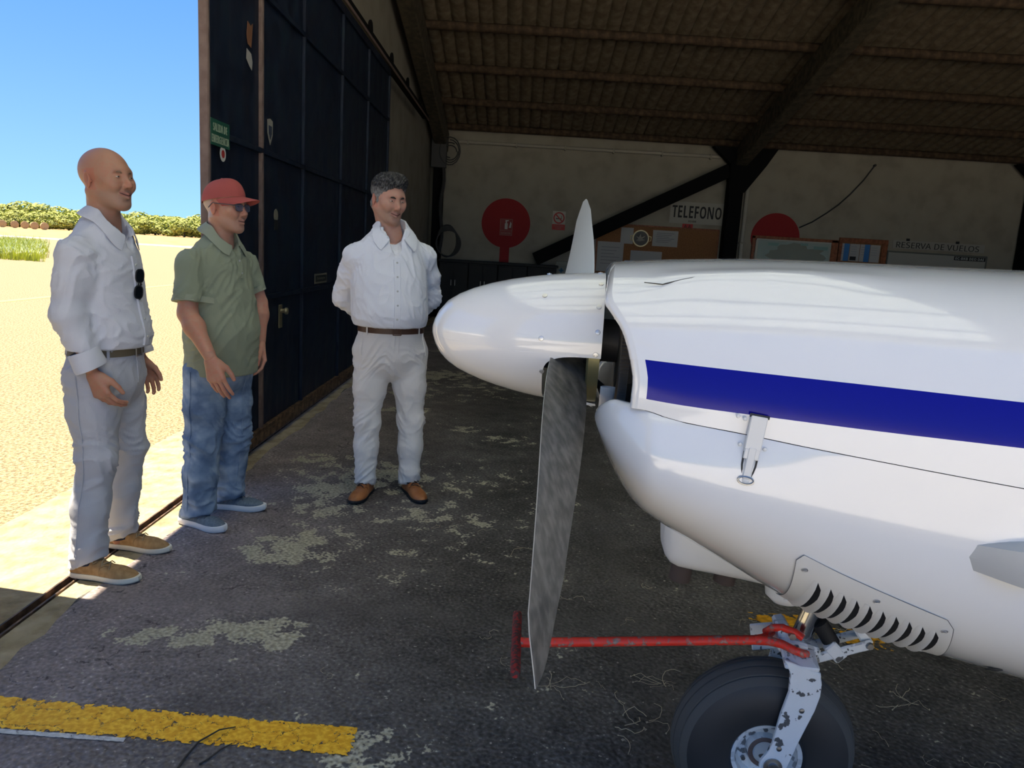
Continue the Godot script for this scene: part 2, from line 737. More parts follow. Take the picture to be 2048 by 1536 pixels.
# the painted asphalt floor: dark paint, worn pale patches, specks, scratches, and doorway light painted in
func floor_material() -> StandardMaterial3D:
	var s := 1536
	var side := 4.0
	var x0 := -1.65
	var z0 := -5.0
	var n := FastNoiseLite.new()
	n.noise_type = FastNoiseLite.TYPE_SIMPLEX_SMOOTH
	n.fractal_octaves = 6
	n.frequency = 0.016
	n.seed = 5
	var a := n.get_seamless_image(s, s).get_data()
	n.frequency = 0.004
	n.fractal_octaves = 4
	n.seed = 6
	var b := n.get_seamless_image(s, s).get_data()
	n.frequency = 0.12
	n.fractal_octaves = 4
	n.seed = 8
	var c := n.get_seamless_image(s, s).get_data()
	n.noise_type = FastNoiseLite.TYPE_CELLULAR
	n.cellular_return_type = FastNoiseLite.RETURN_DISTANCE2_SUB
	n.cellular_jitter = 1.2
	n.frequency = 0.022
	n.fractal_octaves = 2
	n.domain_warp_enabled = true
	n.domain_warp_amplitude = 25.0
	n.domain_warp_frequency = 0.02
	var cr := n.get_seamless_image(s, s).get_data()
	# worn patches: x, z, radius x, radius z, strength
	var spots := [[-1.24, -2.51, 0.15, 0.07, 0.50], [-0.90, -2.58, 0.16, 0.11, 0.62], [-1.02, -3.36, 0.17, 0.16, 0.50], [-1.02, -4.08, 0.22, 0.22, 0.50], [-1.30, -5.2, 0.25, 0.3, 0.42], [-0.75, -4.55, 0.2, 0.25, 0.4], [-1.1, -4.6, 0.3, 0.3, 0.34], [-0.33, -1.95, 0.12, 0.1, 0.42], [0.0, -1.7, 0.2, 0.15, 0.34], [-0.5, -3.5, 0.5, 0.4, 0.22], [-0.2, -4.4, 0.5, 0.5, 0.22]]
	var bias := PackedFloat32Array()
	bias.resize(s * s)
	for q in spots:
		var cx: float = (q[0] - x0) / side * s
		var cy: float = (q[1] - z0) / side * s
		var rx: float = q[2] / side * s * 1.5
		var ry: float = q[3] / side * s * 1.5
		for y in range(maxi(0, int(cy - ry)), mini(s, int(cy + ry))):
			for x in range(maxi(0, int(cx - rx)), mini(s, int(cx + rx))):
				var d: float = ((x - cx) / rx) ** 2 + ((y - cy) / ry) ** 2
				if d < 1.0:
					bias[y * s + x] += q[4] * (1.0 - d * d)
	var out := PackedByteArray()
	out.resize(s * s * 3)
	var k := 0
	for y in s:
		for x in s:
			var va := a[k] / 255.0
			var vb := b[k] / 255.0
			var vc := c[k] / 255.0
			var near := clampf((640.0 - x) / 560.0, 0.0, 1.0)  # colour rises towards the doorway: light from the opening painted into the floor
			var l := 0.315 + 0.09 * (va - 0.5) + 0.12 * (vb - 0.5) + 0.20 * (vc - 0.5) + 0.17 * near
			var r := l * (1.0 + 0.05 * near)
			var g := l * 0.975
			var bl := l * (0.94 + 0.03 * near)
			var w := va * 0.68 + vc * 0.32 + bias[k] * 0.62 + (vb - 0.5) * 0.16
			if w > 0.80:
				var t := clampf((w - 0.80) * 40.0, 0.0, 1.0)
				var pale := 0.62 + 0.34 * (vc - 0.5)
				r = lerpf(r, pale * 1.03, t)
				g = lerpf(g, pale, t)
				bl = lerpf(bl, pale * 0.88, t)
			elif vc > 0.80:
				var t2 := (vc - 0.80) * 2.6
				r += t2 * 0.9
				g += t2 * 0.9
				bl += t2 * 0.8
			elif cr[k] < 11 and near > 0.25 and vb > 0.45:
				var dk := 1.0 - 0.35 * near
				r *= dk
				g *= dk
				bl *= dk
			out[k * 3] = int(clampf(r, 0, 1) * 255)
			out[k * 3 + 1] = int(clampf(g, 0, 1) * 255)
			out[k * 3 + 2] = int(clampf(bl, 0, 1) * 255)
			k += 1
	var im := Image.create_from_data(s, s, false, Image.FORMAT_RGB8, out)
	var m := mat(Color.WHITE, 0.8, 0.0, 0.25)
	m.albedo_texture = ImageTexture.create_from_image(im)
	m.uv1_triplanar = true
	m.uv1_world_triplanar = true
	m.uv1_scale = Vector3.ONE / side
	m.uv1_offset = Vector3(-x0 / side, 0, -z0 / side)
	m.heightmap_enabled = true
	m.heightmap_texture = noise_tex(0.16, 4, [], [], 1024, FastNoiseLite.TYPE_SIMPLEX_SMOOTH, 41)
	m.heightmap_scale = 1.0
	return m


const X0 := -1.95
const X1 := 16.0
const ZB := -16.1
const ZF := 0.8
const EAVE_F := 4.8
const ZR := -6.0
const EAVE := 3.86
const PITCH := 0.23


func roof_y(z: float) -> float:
	return EAVE + PITCH * (z - ZB) if z < ZR else lerpf(EAVE + PITCH * (ZR - ZB), EAVE_F, (z - ZR) / (ZF - ZR))


func room() -> void:
	# floor: a slab of painted asphalt with a ragged edge on its concrete threshold
	var f := mb(30)
	var edge := []
	for i in 181:
		var z := ZF + 0.25 + (ZB - ZF - 0.25) * i / 180.0
		edge.append(Vector2(-1.635 + 0.03 * noise.get_noise_2d(z * 2.0, 3.0) + 0.02 * noise.get_noise_2d(z * 9.0, 5.0), -z))
	edge.append(Vector2(X1, -ZB))
	edge.append(Vector2(X1, -ZF - 0.25))
	f.prism(edge, 0.15, Transform3D(Basis(Vector3.RIGHT, Vector3.FORWARD, Vector3.UP), Vector3(0, -0.15, 0)))
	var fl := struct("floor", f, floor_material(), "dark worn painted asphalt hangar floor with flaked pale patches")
	var c := mb()
	c.box(Vector3(-1.67, -0.104, (ZB + ZF) / 2), Vector3(0.18, 0.2, ZF - ZB + 0.5), 0.006)
	part("concrete_strip", c, M.concrete, fl)
	var c2 := mb()
	c2.box(Vector3(-2.125, -0.104, (ZB + ZF) / 2), Vector3(0.63, 0.2, ZF - ZB + 0.5), 0.008)
	part("concrete_strip", c2, M.concrete, fl)
	var rl := mb()
	rl.box(Vector3(-1.786, -0.06, (ZB + ZF) / 2), Vector3(0.05, 0.07, ZF - ZB + 0.4), 0.004)
	rl.box(Vector3(-1.763, -0.012, (ZB + ZF) / 2), Vector3(0.007, 0.028, ZF - ZB + 0.4))
	rl.box(Vector3(-1.806, -0.012, (ZB + ZF) / 2), Vector3(0.007, 0.028, ZF - ZB + 0.4))
	part("door_track", rl, M.rail, fl)
	yellow_line(fl)

	# walls
	var gable := func(x: float, t: float) -> MB:
		var w := mb()
		var poly := [Vector2(-ZB, 0), Vector2(9.7, 0), Vector2(9.7, 3.66), Vector2(-0.5, 3.66), Vector2(-0.5, 0), Vector2(-ZF, 0), Vector2(-ZF, EAVE_F), Vector2(-ZR, roof_y(ZR)), Vector2(-ZB, EAVE)]
		if x > 0:
			poly = [Vector2(-ZB, 0), Vector2(-ZF, 0), Vector2(-ZF, EAVE_F), Vector2(-ZR, roof_y(ZR)), Vector2(-ZB, EAVE)]
		w.prism(poly, t, Transform3D(Basis(Vector3.FORWARD, Vector3.UP, Vector3.RIGHT), Vector3(x, 0, 0)))
		return w
	struct("wall_left", gable.call(X0 - 0.25, 0.25), M.plaster, "gable wall with the tall hangar door opening")
	struct("wall_right", gable.call(X1, 0.25), M.plaster)
	var wb := mb()
	wb.box(Vector3((X0 + X1) / 2, EAVE / 2 - 0.05, ZB - 0.125), Vector3(X1 - X0 + 0.5, EAVE + 0.06, 0.25))
	struct("wall_back", wb, M.plaster, "dirty white plaster back wall of the hangar")
	var wf := mb()
	wf.box(Vector3(-1.95, EAVE_F / 2, ZF + 0.125), Vector3(0.5, EAVE_F, 0.25))
	wf.box(Vector3(13.1, EAVE_F / 2, ZF + 0.125), Vector3(6.2, EAVE_F, 0.25))
	wf.box(Vector3(4.2, EAVE_F - 0.1, ZF + 0.125), Vector3(11.8, 0.2, 0.25))
	struct("wall_front", wf, M.plaster)  # unseen front left wide open, added to brighten the interior

	# roof: corrugated fibre cement sheets on purlins and rafters
	var roof := struct("ceiling", null, null, "corrugated fibre cement roof on timber purlins")
	var lay := func(z0: float, z1: float) -> ArrayMesh:
		var s := mb(0)
		var rows := []
		for side in 2:
			var row0 := []
			var row1 := []
			for i in 61:
				var x := 1.062 * i / 60.0
				var y := 0.030 - 0.058 * pow(absf(sin(x / 0.2124 * PI)), 0.55) + (0.007 if side == 0 else 0.0)
				row0.append(Vector3(x, y, 0))
				row1.append(Vector3(x, y + 0.012, -1))
			rows.append([row0, row1])
		s.grid([rows[0][0], rows[0][1]])
		s.grid([rows[1][1], rows[1][0]])
		s.grid([rows[1][0], rows[0][0]])
		s.grid([rows[0][1], rows[1][1]])
		return s.mesh()
	var sheet: ArrayMesh = lay.call(0, 0)
	var rows_at := [[-16.45, -13.35], [-13.45, -10.65], [-10.75, -8.0], [-8.1, -5.95], [1.25, -1.2], [-1.1, -3.6], [-3.5, -6.05]]
	for r in rows_at.size():
		var za: float = rows_at[r][0]
		var zc: float = rows_at[r][1]
		var a := Vector3(0, roof_y(za) + 0.055, za)
		var d := Vector3(0, roof_y(zc) + 0.055, zc) - a
		for i in 18:
			var o := MeshInstance3D.new()
			o.name = "corrugated_sheet"
			o.mesh = sheet
			var clear: bool = r >= 4 and i >= 1 and i <= 4  # added light-passing sheets, all out of view overhead
			o.material_override = M.fill_skylight if clear else M.fibre
			if clear:
				o.set_meta("label", "added translucent roof sheet letting in fill light")
			var bz := -d
			o.transform = Transform3D(Basis(Vector3(1.015, 0, 0), Vector3(0, 1, 0), bz), Vector3(-2.95 + i * 1.062, a.y + 0.004 * (i % 2), a.z))
			roof.add_child(o, true)
	var ridge := mb(60)
	ridge.tube([Vector3(-3.0, roof_y(ZR) + 0.07, ZR), Vector3(16.2, roof_y(ZR) + 0.07, ZR)], 0.16, 12)
	part("ridge_cap", ridge, M.fibre, roof)
	var purl := mb(50)
	purl.tube([Vector3(X0, 0, 0), Vector3(1, 0.004, 0), Vector3(4.4, -0.004, 0), Vector3(7.5, 0.005, 0), Vector3(10.4, 0, 0), Vector3(X1, 0, 0)], 0.068, 10, true, 0.95)
	var pm := purl.mesh()
	for z in [-15.9, -14.72, -13.42, -12.1, -10.72, -9.4, -8.05, -6.7, -5.3, -3.9, -2.5, -1.2, 0.0, 0.7]:
		var o := part("purlin", pm, M.purlin, roof)
		o.position = Vector3(0, roof_y(z) - 0.035, z)
	for x in [-1.72, 4.38, 10.45]:
		for sl in 2:
			var r := mb(30)
			var za := ZB + 0.02 if sl == 0 else ZF - 0.02
			var a := Vector3(x, roof_y(za) - 0.30, za)
			var d := Vector3(x, roof_y(ZR) - 0.30, ZR)
			var up := Vector3(0, 1, 0)
			var dir := (d - a).normalized()
			var bz := Basis(Vector3.RIGHT, dir.cross(Vector3.RIGHT).normalized() * -1.0, dir)
			r.box((a + d) / 2, Vector3(0.24, 0.40, (d - a).length()), 0.02, Basis(Vector3.RIGHT, dir.cross(Vector3.RIGHT), dir))
			part("rafter", r, M.rafter, roof)
	# steel columns against the back wall, with haunches and one raking brace
	var spots := [["dark steel column standing in the back corner beside the navy door", -1.76], ["dark steel column between the phone sign and the round red mark", 4.33], ["dark steel column at the far end of the back wall beyond the whiteboard", 10.5]]
	for q in spots:
		var col := thing("steel_column", q[0], "column", Vector3(q[1], 0, ZB + 0.17))
		var b := mb(30)
		b.box(Vector3(0, 1.77, 0), Vector3(0.30 if q[1] > 0 else 0.2, 3.54, 0.28), 0.02)
		part("shaft", b, M.black_steel, col)
		var h := mb(30)
		if q[1] > 0:
			h.prism([Vector2(-0.17, 3.45), Vector2(-0.17, 2.9), Vector2(0.16, 2.9), Vector2(0.55, 3.45), Vector2(0.75, 3.78), Vector2(-0.55, 3.78)], 0.2, Transform3D(Basis(), Vector3(0, 0, -0.02)))
			part("haunch", h, M.black_steel, col)
	var br := thing("brace", "black raking steel brace falling across the back wall to the dark cabinets", "brace", Vector3(4.2, 0, ZB + 0.25))
	var g := mb(30)
	var p0 := Vector3(-0.04, 3.33, 0)
	var p1 := Vector3(-3.88, 1.315, 0)
	var dd := (p1 - p0).normalized()
	g.box((p0 + p1) / 2, Vector3((p1 - p0).length(), 0.27, 0.16), 0.01, Basis(dd, Vector3(-dd.y, dd.x, 0) * -1.0, Vector3.BACK))
	part("beam", g, M.black_steel, br)
	var pl := mb(30)
	pl.box(p0 + Vector3(0.0, -0.02, 0.0), Vector3(0.03, 0.40, 0.22), 0.01)
	part("end_plate", pl, M.black_steel, br)


func paint_tex(w: int, h: int, sd: int, hole: float, c1: Color, c2: Color, ragged: float) -> StandardMaterial3D:
	var n := FastNoiseLite.new()
	n.noise_type = FastNoiseLite.TYPE_SIMPLEX_SMOOTH
	n.frequency = 0.045
	n.fractal_octaves = 5
	n.seed = sd
	var a := n.get_image(w, h).get_data()
	n.frequency = 0.012
	n.seed = sd + 1
	var b := n.get_image(w, h).get_data()
	n.noise_type = FastNoiseLite.TYPE_CELLULAR
	n.cellular_return_type = FastNoiseLite.RETURN_DISTANCE2_SUB
	n.frequency = 0.014
	n.domain_warp_enabled = true
	n.domain_warp_amplitude = 40.0
	n.fractal_octaves = 1
	var cr := n.get_image(w, h).get_data()
	var im := Image.create_empty(w, h, false, Image.FORMAT_RGBA8)
	for y in h:
		var ey := minf(y, h - 1 - y) / float(h)
		for x in w:
			var k := y * w + x
			var va := a[k] / 255.0
			var vb := b[k] / 255.0
			var ex := minf(x, w - 1 - x) / float(h)
			var e := minf(ey, ex)
			var on := va * 0.6 + vb * 0.4 + clampf(e * 3.0 / ragged, 0.0, 1.0) * 0.42 - hole > 0.5 and cr[k] > 5
			var t := clampf((va - 0.3) * 1.8, 0.0, 1.0)
			var c := c1.lerp(c2, t)
			im.set_pixel(x, y, Color(c.r, c.g, c.b, 1.0 if on else 0.0))
	var m := mat(Color.WHITE, 0.6, 0.0, 0.4)
	m.albedo_texture = ImageTexture.create_from_image(im)
	m.transparency = BaseMaterial3D.TRANSPARENCY_ALPHA_SCISSOR
	m.alpha_scissor_threshold = 0.5
	m.texture_repeat = false
	return m


func paint_quad(p: Array, h := 0.0025) -> MB:
	var b := mb(0)
	var rows := []
	for j in 2:
		var row := []
		for i in 9:
			var t := i / 8.0
			var q: Vector2 = (p[0] as Vector2).lerp(p[1], t) if j == 0 else (p[3] as Vector2).lerp(p[2], t)
			row.append(Vector3(q.x, h, q.y))
		rows.append(row)
	b.grid(rows)
	return b


func yellow_line(fl: Node3D) -> void:
	var y1 := Color(0.86, 0.62, 0.12)
	var y2 := Color(0.97, 0.78, 0.24)
	part("yellow_line", paint_quad([Vector2(-1.63, -2.11), Vector2(-0.405, -2.055), Vector2(-0.395, -1.925), Vector2(-1.63, -1.955)]), paint_tex(1024, 128, 51, 0.07, y1, y2, 0.5), fl, "worn yellow painted line on the floor")
	part("white_line", paint_quad([Vector2(-1.63, -1.955), Vector2(-1.05, -1.945), Vector2(-1.05, -1.925), Vector2(-1.63, -1.935)], 0.003), paint_tex(512, 24, 53, 0.05, Color(0.7, 0.7, 0.7), Color(0.8, 0.8, 0.8), 0.3), fl, "thin white edge of the yellow line")
	var m := paint_tex(128, 96, 57, 0.16, y1 * 0.75, y1, 1.2)
	part("yellow_paint_remnant", paint_quad([Vector2(1.04, -2.98), Vector2(1.34, -2.98), Vector2(1.34, -2.82), Vector2(1.04, -2.82)]), m, fl)
	part("yellow_paint_remnant", paint_quad([Vector2(1.36, -2.88), Vector2(1.58, -2.88), Vector2(1.58, -2.72), Vector2(1.36, -2.72)]), m, fl)


# letters fitted into a w x h box centred on xf, facing its local +z
func lettering(parent: Node3D, s: String, w: float, h: float, xf: Transform3D, m: Material, bold := true) -> void:
	var t := text_mesh(s, 0.2, 0.004, bold)
	var bb := t.get_aabb()
	var o := MeshInstance3D.new()
	o.name = "lettering"
	o.mesh = t
	o.material_override = m
	var sc := Vector3(w / bb.size.x, h / bb.size.y, 0.5)
	o.transform = xf * Transform3D(Basis.from_scale(sc), -bb.get_center() * sc)
	parent.add_child(o, true)


const ON_DOOR := Basis(Vector3(0, 0, -1), Vector3(0, 1, 0), Vector3(1, 0, 0))


func plate(w: float, h: float, d: float, bev := 0.002) -> MB:
	var b := mb(30)
	b.box(Vector3(0, 0, d / 2), Vector3(w, h, d), bev)
	return b


func disc(r: float, d: float, r_in := 0.0, n := 40) -> MB:
	var b := mb(30)
	var p := []
	var up := Transform3D(Basis(Vector3.RIGHT, Vector3.BACK, Vector3.DOWN), Vector3.ZERO)
	if r_in > 0.0:
		p = [Vector2(r_in, 0), Vector2(r, 0), Vector2(r, d), Vector2(r_in, d), Vector2(r_in, 0)]
	else:
		p = [Vector2(0, 0), Vector2(r, 0), Vector2(r, d * 0.8), Vector2(r - d * 0.2, d), Vector2(0, d)]
	b.lathe(p, n, up)
	return b


func door_leaf() -> void:
	var d := struct("door_1", null, null, "tall sliding hangar door leaf of dark navy steel sheets")
	var zs := [-4.235, -5.08, -6.05, -7.3, -8.5, -9.75]
	var ys := [0.10, 1.04, 2.0, 2.97, 3.52]
	for i in 5:
		for j in 4:
			var b := mb(30)
			var za: float = zs[i]
			var zc: float = zs[i + 1]
			# each sheet is pressed a little: shallow vertical swages
			var rows := []
			var n := 24
			for r in 2:
				var row := []
				for k in n + 1:
					var t := float(k) / n
					var sw := 0.004 * pow(absf(sin(t * PI * 4.0)), 6.0)
					row.append(Vector3(-1.742 + sw, ys[j] if r == 0 else ys[j + 1], lerpf(za, zc, t)))
				rows.append(row)
			b.grid(rows)
			b.box(Vector3(-1.755, (ys[j] + ys[j + 1]) / 2, (za + zc) / 2), Vector3(0.012, ys[j + 1] - ys[j], za - zc))
			part("steel_sheet", b, M.navy, d)
	for j in ys.size():
		var b := mb(30)
		var h := 0.035 if j < 4 else 0.08
		b.box(Vector3(-1.728, ys[j], -6.99), Vector3(0.022, h, 5.48), 0.003)
		part("girt", b, M.navy, d)
	for i in zs.size():
		var b := mb(30)
		b.box(Vector3(-1.73, 1.80, zs[i]), Vector3(0.026, 3.46, 0.04), 0.004)
		part("stile", b, M.rust if i == 1 else M.navy, d)
	var e := mb(30)
	e.box(Vector3(-1.742, 1.80, -4.222), Vector3(0.052, 3.52, 0.03), 0.006)
	part("edge_channel", e, M.rust, d, "bare rusty edge of the door")
	var s := mb(30)
	s.box(Vector3(-1.755, 0.075, -6.99), Vector3(0.09, 0.07, 5.54), 0.006)
	s.box(Vector3(-1.735, 0.125, -6.99), Vector3(0.045, 0.03, 5.5), 0.004)
	part("bottom_rail", s, M.rail, d)
	for z in [-4.9, -9.1]:
		var w := mb(30)
		w.lathe([Vector2(0, -0.02), Vector2(0.05, -0.02), Vector2(0.05, 0.02), Vector2(0, 0.02)], 20, Transform3D(Basis(Vector3.UP, Vector3.RIGHT, Vector3.BACK), Vector3(-1.785, 0.052, z)))
		part("wheel", w, M.steel, d)
	var t := thing("door_guide", "dark overhead guide rail with bent hangers above the navy hangar door", "rail", Vector3(-1.75, 3.60, 0))
	var g := mb(30)
	g.box(Vector3(0.0, 0.02, -5.6), Vector3(0.11, 0.07, 15.6), 0.008)
	part("beam", g, M.black_steel, t)
	var lipb := mb(30)
	lipb.box(Vector3(0.062, -0.03, -5.6), Vector3(0.012, 0.03, 15.6), 0.003)
	part("lip", lipb, M.rust, t)
	for k in 12:
		var hz := -12.6 + k * 1.35
		var h := mb(40)
		var pts := []
		for i in 9:
			var a := PI * i / 8.0
			pts.append(Vector3(0.01 - 0.0 * i, 0.05 + sin(a) * 0.13, hz + cos(a) * 0.07))
		h.tube(pts, 0.016, 8)
		part("hanger", h, M.black_steel, t)

	# things stuck on the door
	var face := -1.735
	var sg := thing("exit_sign", "dark green emergency exit sign with pale lettering on the navy door", "sign", Vector3(-1.7165, 1.998, -4.362))
	part("plate", plate_on(0.265, 0.14, 0.004), mat(lin(0.010, 0.085, 0.055), 0.5), sg)
	var pale := mat(lin(0.28, 0.34, 0.24), 0.6)
	lettering(sg, "SALIDA DE", 0.20, 0.042, Transform3D(ON_DOOR, Vector3(0.004, 0.028, 0.005)), pale)
	lettering(sg, "EMERGENCIA", 0.245, 0.042, Transform3D(ON_DOOR, Vector3(0.004, -0.034, 0.0)), pale)
	var rd := thing("round_sticker", "white sticker with a red spot just under the green exit sign", "sticker", Vector3(-1.7165, 1.895, -4.40))
	part("disc", disc_on(0.042, 0.002), M.white_sign, rd)
	part("red_spot", disc_on(0.022, 0.003), M.red_sign, rd)
	var st := thing("torn_sticker", "torn orange and white sticker highest on the navy door", "sticker", Vector3(face, 2.63, -4.88))
	var p := mb()
	p.prism([Vector2(-0.05, 0.02), Vector2(-0.03, 0.10), Vector2(0.02, 0.085), Vector2(0.06, 0.11), Vector2(0.045, 0.03), Vector2(0.03, -0.04), Vector2(-0.03, -0.03)], 0.002, Transform3D(ON_DOOR, Vector3.ZERO))
	part("orange_half", p, mat(lin(0.16, 0.07, 0.035), 0.7), st)
	var p2 := mb()
	p2.prism([Vector2(-0.045, -0.06), Vector2(0.03, -0.075), Vector2(0.05, -0.12), Vector2(0.04, -0.17), Vector2(0.0, -0.155), Vector2(-0.055, -0.12)], 0.002, Transform3D(ON_DOOR, Vector3.ZERO))
	part("white_half", p2, mat(lin(0.30, 0.29, 0.28), 0.7), st)
	var sh := thing("shield_sticker", "small pale shield shaped crest sticker below the torn sticker on the door", "sticker", Vector3(face, 2.15, -5.27))
	var q := mb()
	q.prism([Vector2(-0.055, 0.07), Vector2(0.0, 0.082), Vector2(0.055, 0.07), Vector2(0.052, -0.02), Vector2(0.0, -0.09), Vector2(-0.052, -0.02)], 0.002, Transform3D(ON_DOOR, Vector3.ZERO))
	part("shield", q, mat(lin(0.24, 0.23, 0.20), 0.7), sh)
	var q2 := mb()
	q2.prism([Vector2(-0.03, 0.035), Vector2(0.03, 0.035), Vector2(0.03, -0.015), Vector2(0.0, -0.055), Vector2(-0.03, -0.015)], 0.002, Transform3D(ON_DOOR, Vector3(0.002, 0, 0)))
	part("emblem", q2, mat(lin(0.02, 0.03, 0.06), 0.7), sh)
	var rs := thing("badge_sticker", "round pale badge sticker with a dark tab behind the man in the red cap", "sticker", Vector3(face, 1.60, -5.40))
	part("disc", disc_on(0.045, 0.002), mat(lin(0.22, 0.20, 0.15), 0.7), rs)
	var tb := mb()
	tb.prism([Vector2(-0.04, -0.03), Vector2(0.05, -0.03), Vector2(0.045, -0.10), Vector2(-0.035, -0.10)], 0.003, Transform3D(ON_DOOR, Vector3.ZERO))
	part("tab", tb, M.black, rs)
	var np := thing("name_plate", "thin framed name plate with a word on it, low on the navy door", "plate", Vector3(face, 1.118, -6.63))
	part("frame", plate_on(0.40, 0.085, 0.004), mat(lin(0.17, 0.16, 0.12), 0.6), np)
	part("panel", plate_on(0.36, 0.055, 0.006), mat(lin(0.02, 0.025, 0.02), 0.6), np)
	lettering(np, "Domingos", 0.26, 0.03, Transform3D(ON_DOOR, Vector3(0.006, 0, 0)), mat(lin(0.14, 0.13, 0.09), 0.6), false)
	var lk := thing("door_lock", "small worn brass lock with a turn knob on the navy door", "lock", Vector3(face, 0.88, -5.50))
	part("lock_plate", plate_on(0.075, 0.17, 0.008), mat(lin(0.20, 0.17, 0.10), 0.5, 0.3), lk)
	var kb := mb(30)
	kb.lathe([Vector2(0, 0.008), Vector2(0.016, 0.008), Vector2(0.016, 0.03), Vector2(0.026, 0.04), Vector2(0.024, 0.055), Vector2(0, 0.06)], 16, Transform3D(Basis(Vector3.UP, Vector3.RIGHT, Vector3.BACK), Vector3(0, 0.04, -0.01)))
	part("knob", kb, mat(lin(0.30, 0.26, 0.16), 0.4, 0.5), lk)


func plate_on(w: float, h: float, d: float) -> MB:
	var b := mb(30)
	b.box(Vector3(d / 2, 0, 0), Vector3(d, h, w), minf(0.002, d * 0.3))
	return b


func disc_on(r: float, d: float) -> MB:
	var b := mb(30)
	b.lathe([Vector2(0, 0), Vector2(r, 0), Vector2(r, d), Vector2(0, d)], 28, Transform3D(Basis(Vector3.UP, Vector3.RIGHT, Vector3.BACK), Vector3.ZERO))
	return b


func wall_items() -> void:
	var zw := ZB + 0.001
	var id := Basis()
	# red extinguisher marks painted on the wall
	for q in [[-0.33, 2.02, "round red fire point mark with a stem painted left of the no smoking sign"], [5.33, 2.05, "round red fire point mark half hidden behind the framed wall map"]]:
		var t := thing("fire_mark", q[2], "wall mark", Vector3(q[0], q[1], zw))
		part("disc", disc(0.51, 0.006, 0.0, 64), M.red_wall, t)
		part("stem", plate_at(Vector3(0.0, -0.66, 0), 0.2, 0.42, 0.005), M.red_wall, t)
	var ex := thing("extinguisher_sign", "small square extinguisher sign in the middle of the red disc", "sign", Vector3(-0.32, 1.94, zw + 0.007))
	part("plate", plate(0.26, 0.34, 0.004), mat(lin(0.20, 0.012, 0.012), 0.6), ex)
	var rim := mat(lin(0.22, 0.12, 0.10), 0.6)
	for s in [[0, 0.165, 0.26, 0.008], [0, -0.165, 0.26, 0.008], [-0.126, 0, 0.008, 0.34], [0.126, 0, 0.008, 0.34], [0, -0.07, 0.26, 0.006]]:
		part("border", plate_at(Vector3(s[0], s[1], 0.003), s[2], s[3], 0.003), rim, ex)
	var bt := mb(30)
	bt.prism([Vector2(-0.03, -0.06), Vector2(0.03, -0.06), Vector2(0.03, 0.05), Vector2(0.012, 0.075), Vector2(0.012, 0.10), Vector2(0.05, 0.11), Vector2(0.05, 0.125), Vector2(-0.02, 0.125), Vector2(-0.02, 0.10), Vector2(-0.012, 0.075), Vector2(-0.03, 0.05)], 0.003, Transform3D(id, Vector3(0.0, 0.02, 0.004)))
	part("pictogram", bt, mat(lin(0.4, 0.36, 0.34), 0.6), ex)
	var fl := mb(30)
	fl.prism([Vector2(0.055, -0.03), Vector2(0.10, -0.03), Vector2(0.11, 0.06), Vector2(0.085, 0.10), Vector2(0.075, 0.04)], 0.003, Transform3D(id, Vector3(0.0, 0.02, 0.004)))
	part("flame", fl, mat(lin(0.4, 0.36, 0.34), 0.6), ex)
	lettering(ex, "EXTINTOR", 0.20, 0.04, Transform3D(id, Vector3(0, -0.125, 0.004)), rim)
	var ns := thing("no_smoking_sign", "white no smoking sign with a red ring and a red band below", "sign", Vector3(0.775, 2.14, zw))
	part("plate", plate(0.27, 0.385, 0.006), mat(lin(0.36, 0.33, 0.29), 0.6), ns)
	var rg := disc(0.118, 0.004, 0.092)
	part("ring", rg, M.red_sign, ns).position = Vector3(0, 0.055, 0.006)
	var sl := mb()
	sl.box(Vector3(0, 0.055, 0.008), Vector3(0.20, 0.024, 0.003), 0.0, Basis(Vector3.BACK, -0.78))
	part("slash", sl, M.red_sign, ns)
	var cg := mb()
	cg.box(Vector3(-0.005, 0.04, 0.007), Vector3(0.12, 0.016, 0.002))
	cg.box(Vector3(0.05, 0.075, 0.007), Vector3(0.008, 0.05, 0.002))
	part("cigarette", cg, M.black, ns)
	part("red_band", plate_at(Vector3(0, -0.135, 0.005), 0.27, 0.115, 0.004), M.red_sign, ns)
	lettering(ns, "PROHIBIDO", 0.20, 0.028, Transform3D(id, Vector3(0, -0.115, 0.009)), rim)
	lettering(ns, "FUMAR", 0.12, 0.028, Transform3D(id, Vector3(0, -0.155, 0.009)), rim)
	var te := thing("telephone_sign", "white sign with heavy black lettering beside the steel column", "sign", Vector3(3.64, 2.455, zw))
	part("plate", plate(1.12, 0.445, 0.012, 0.003), mat(lin(0.29, 0.275, 0.24), 0.6), te)
	lettering(te, "TELEFONO", 1.03, 0.245, Transform3D(id, Vector3(0.0, 0.02, 0.012)), M.black)
	lettering(te, "SOS-BAR", 0.17, 0.04, Transform3D(id, Vector3(-0.08, -0.17, 0.012)), M.black)
	var rs := thing("red_label", "small red label under the black lettered phone sign", "label", Vector3(3.475, 2.175, zw))
	part("label", plate(0.22, 0.11, 0.004), M.red_sign, rs)
	lettering(rs, "A A", 0.15, 0.07, Transform3D(id, Vector3(0, 0, 0.004)), mat(lin(0.05, 0.01, 0.01), 0.7))

	# cork board with pinned papers
	var cb := thing("cork_board", "brown cork notice board hung left of the column", "notice board", Vector3(2.87, 1.60, zw))
	part("cork", plate(2.52, 1.06, 0.015), M.cork, cb)
	for s in [[0, 0.535, 2.56, 0.03], [0, -0.535, 2.56, 0.03], [-1.27, 0, 0.03, 1.06], [1.27, 0, 0.03, 1.06]]:
		part("frame_strip", plate_at(Vector3(s[0], s[1], 0), s[2], s[3], 0.025), M.wood, cb)
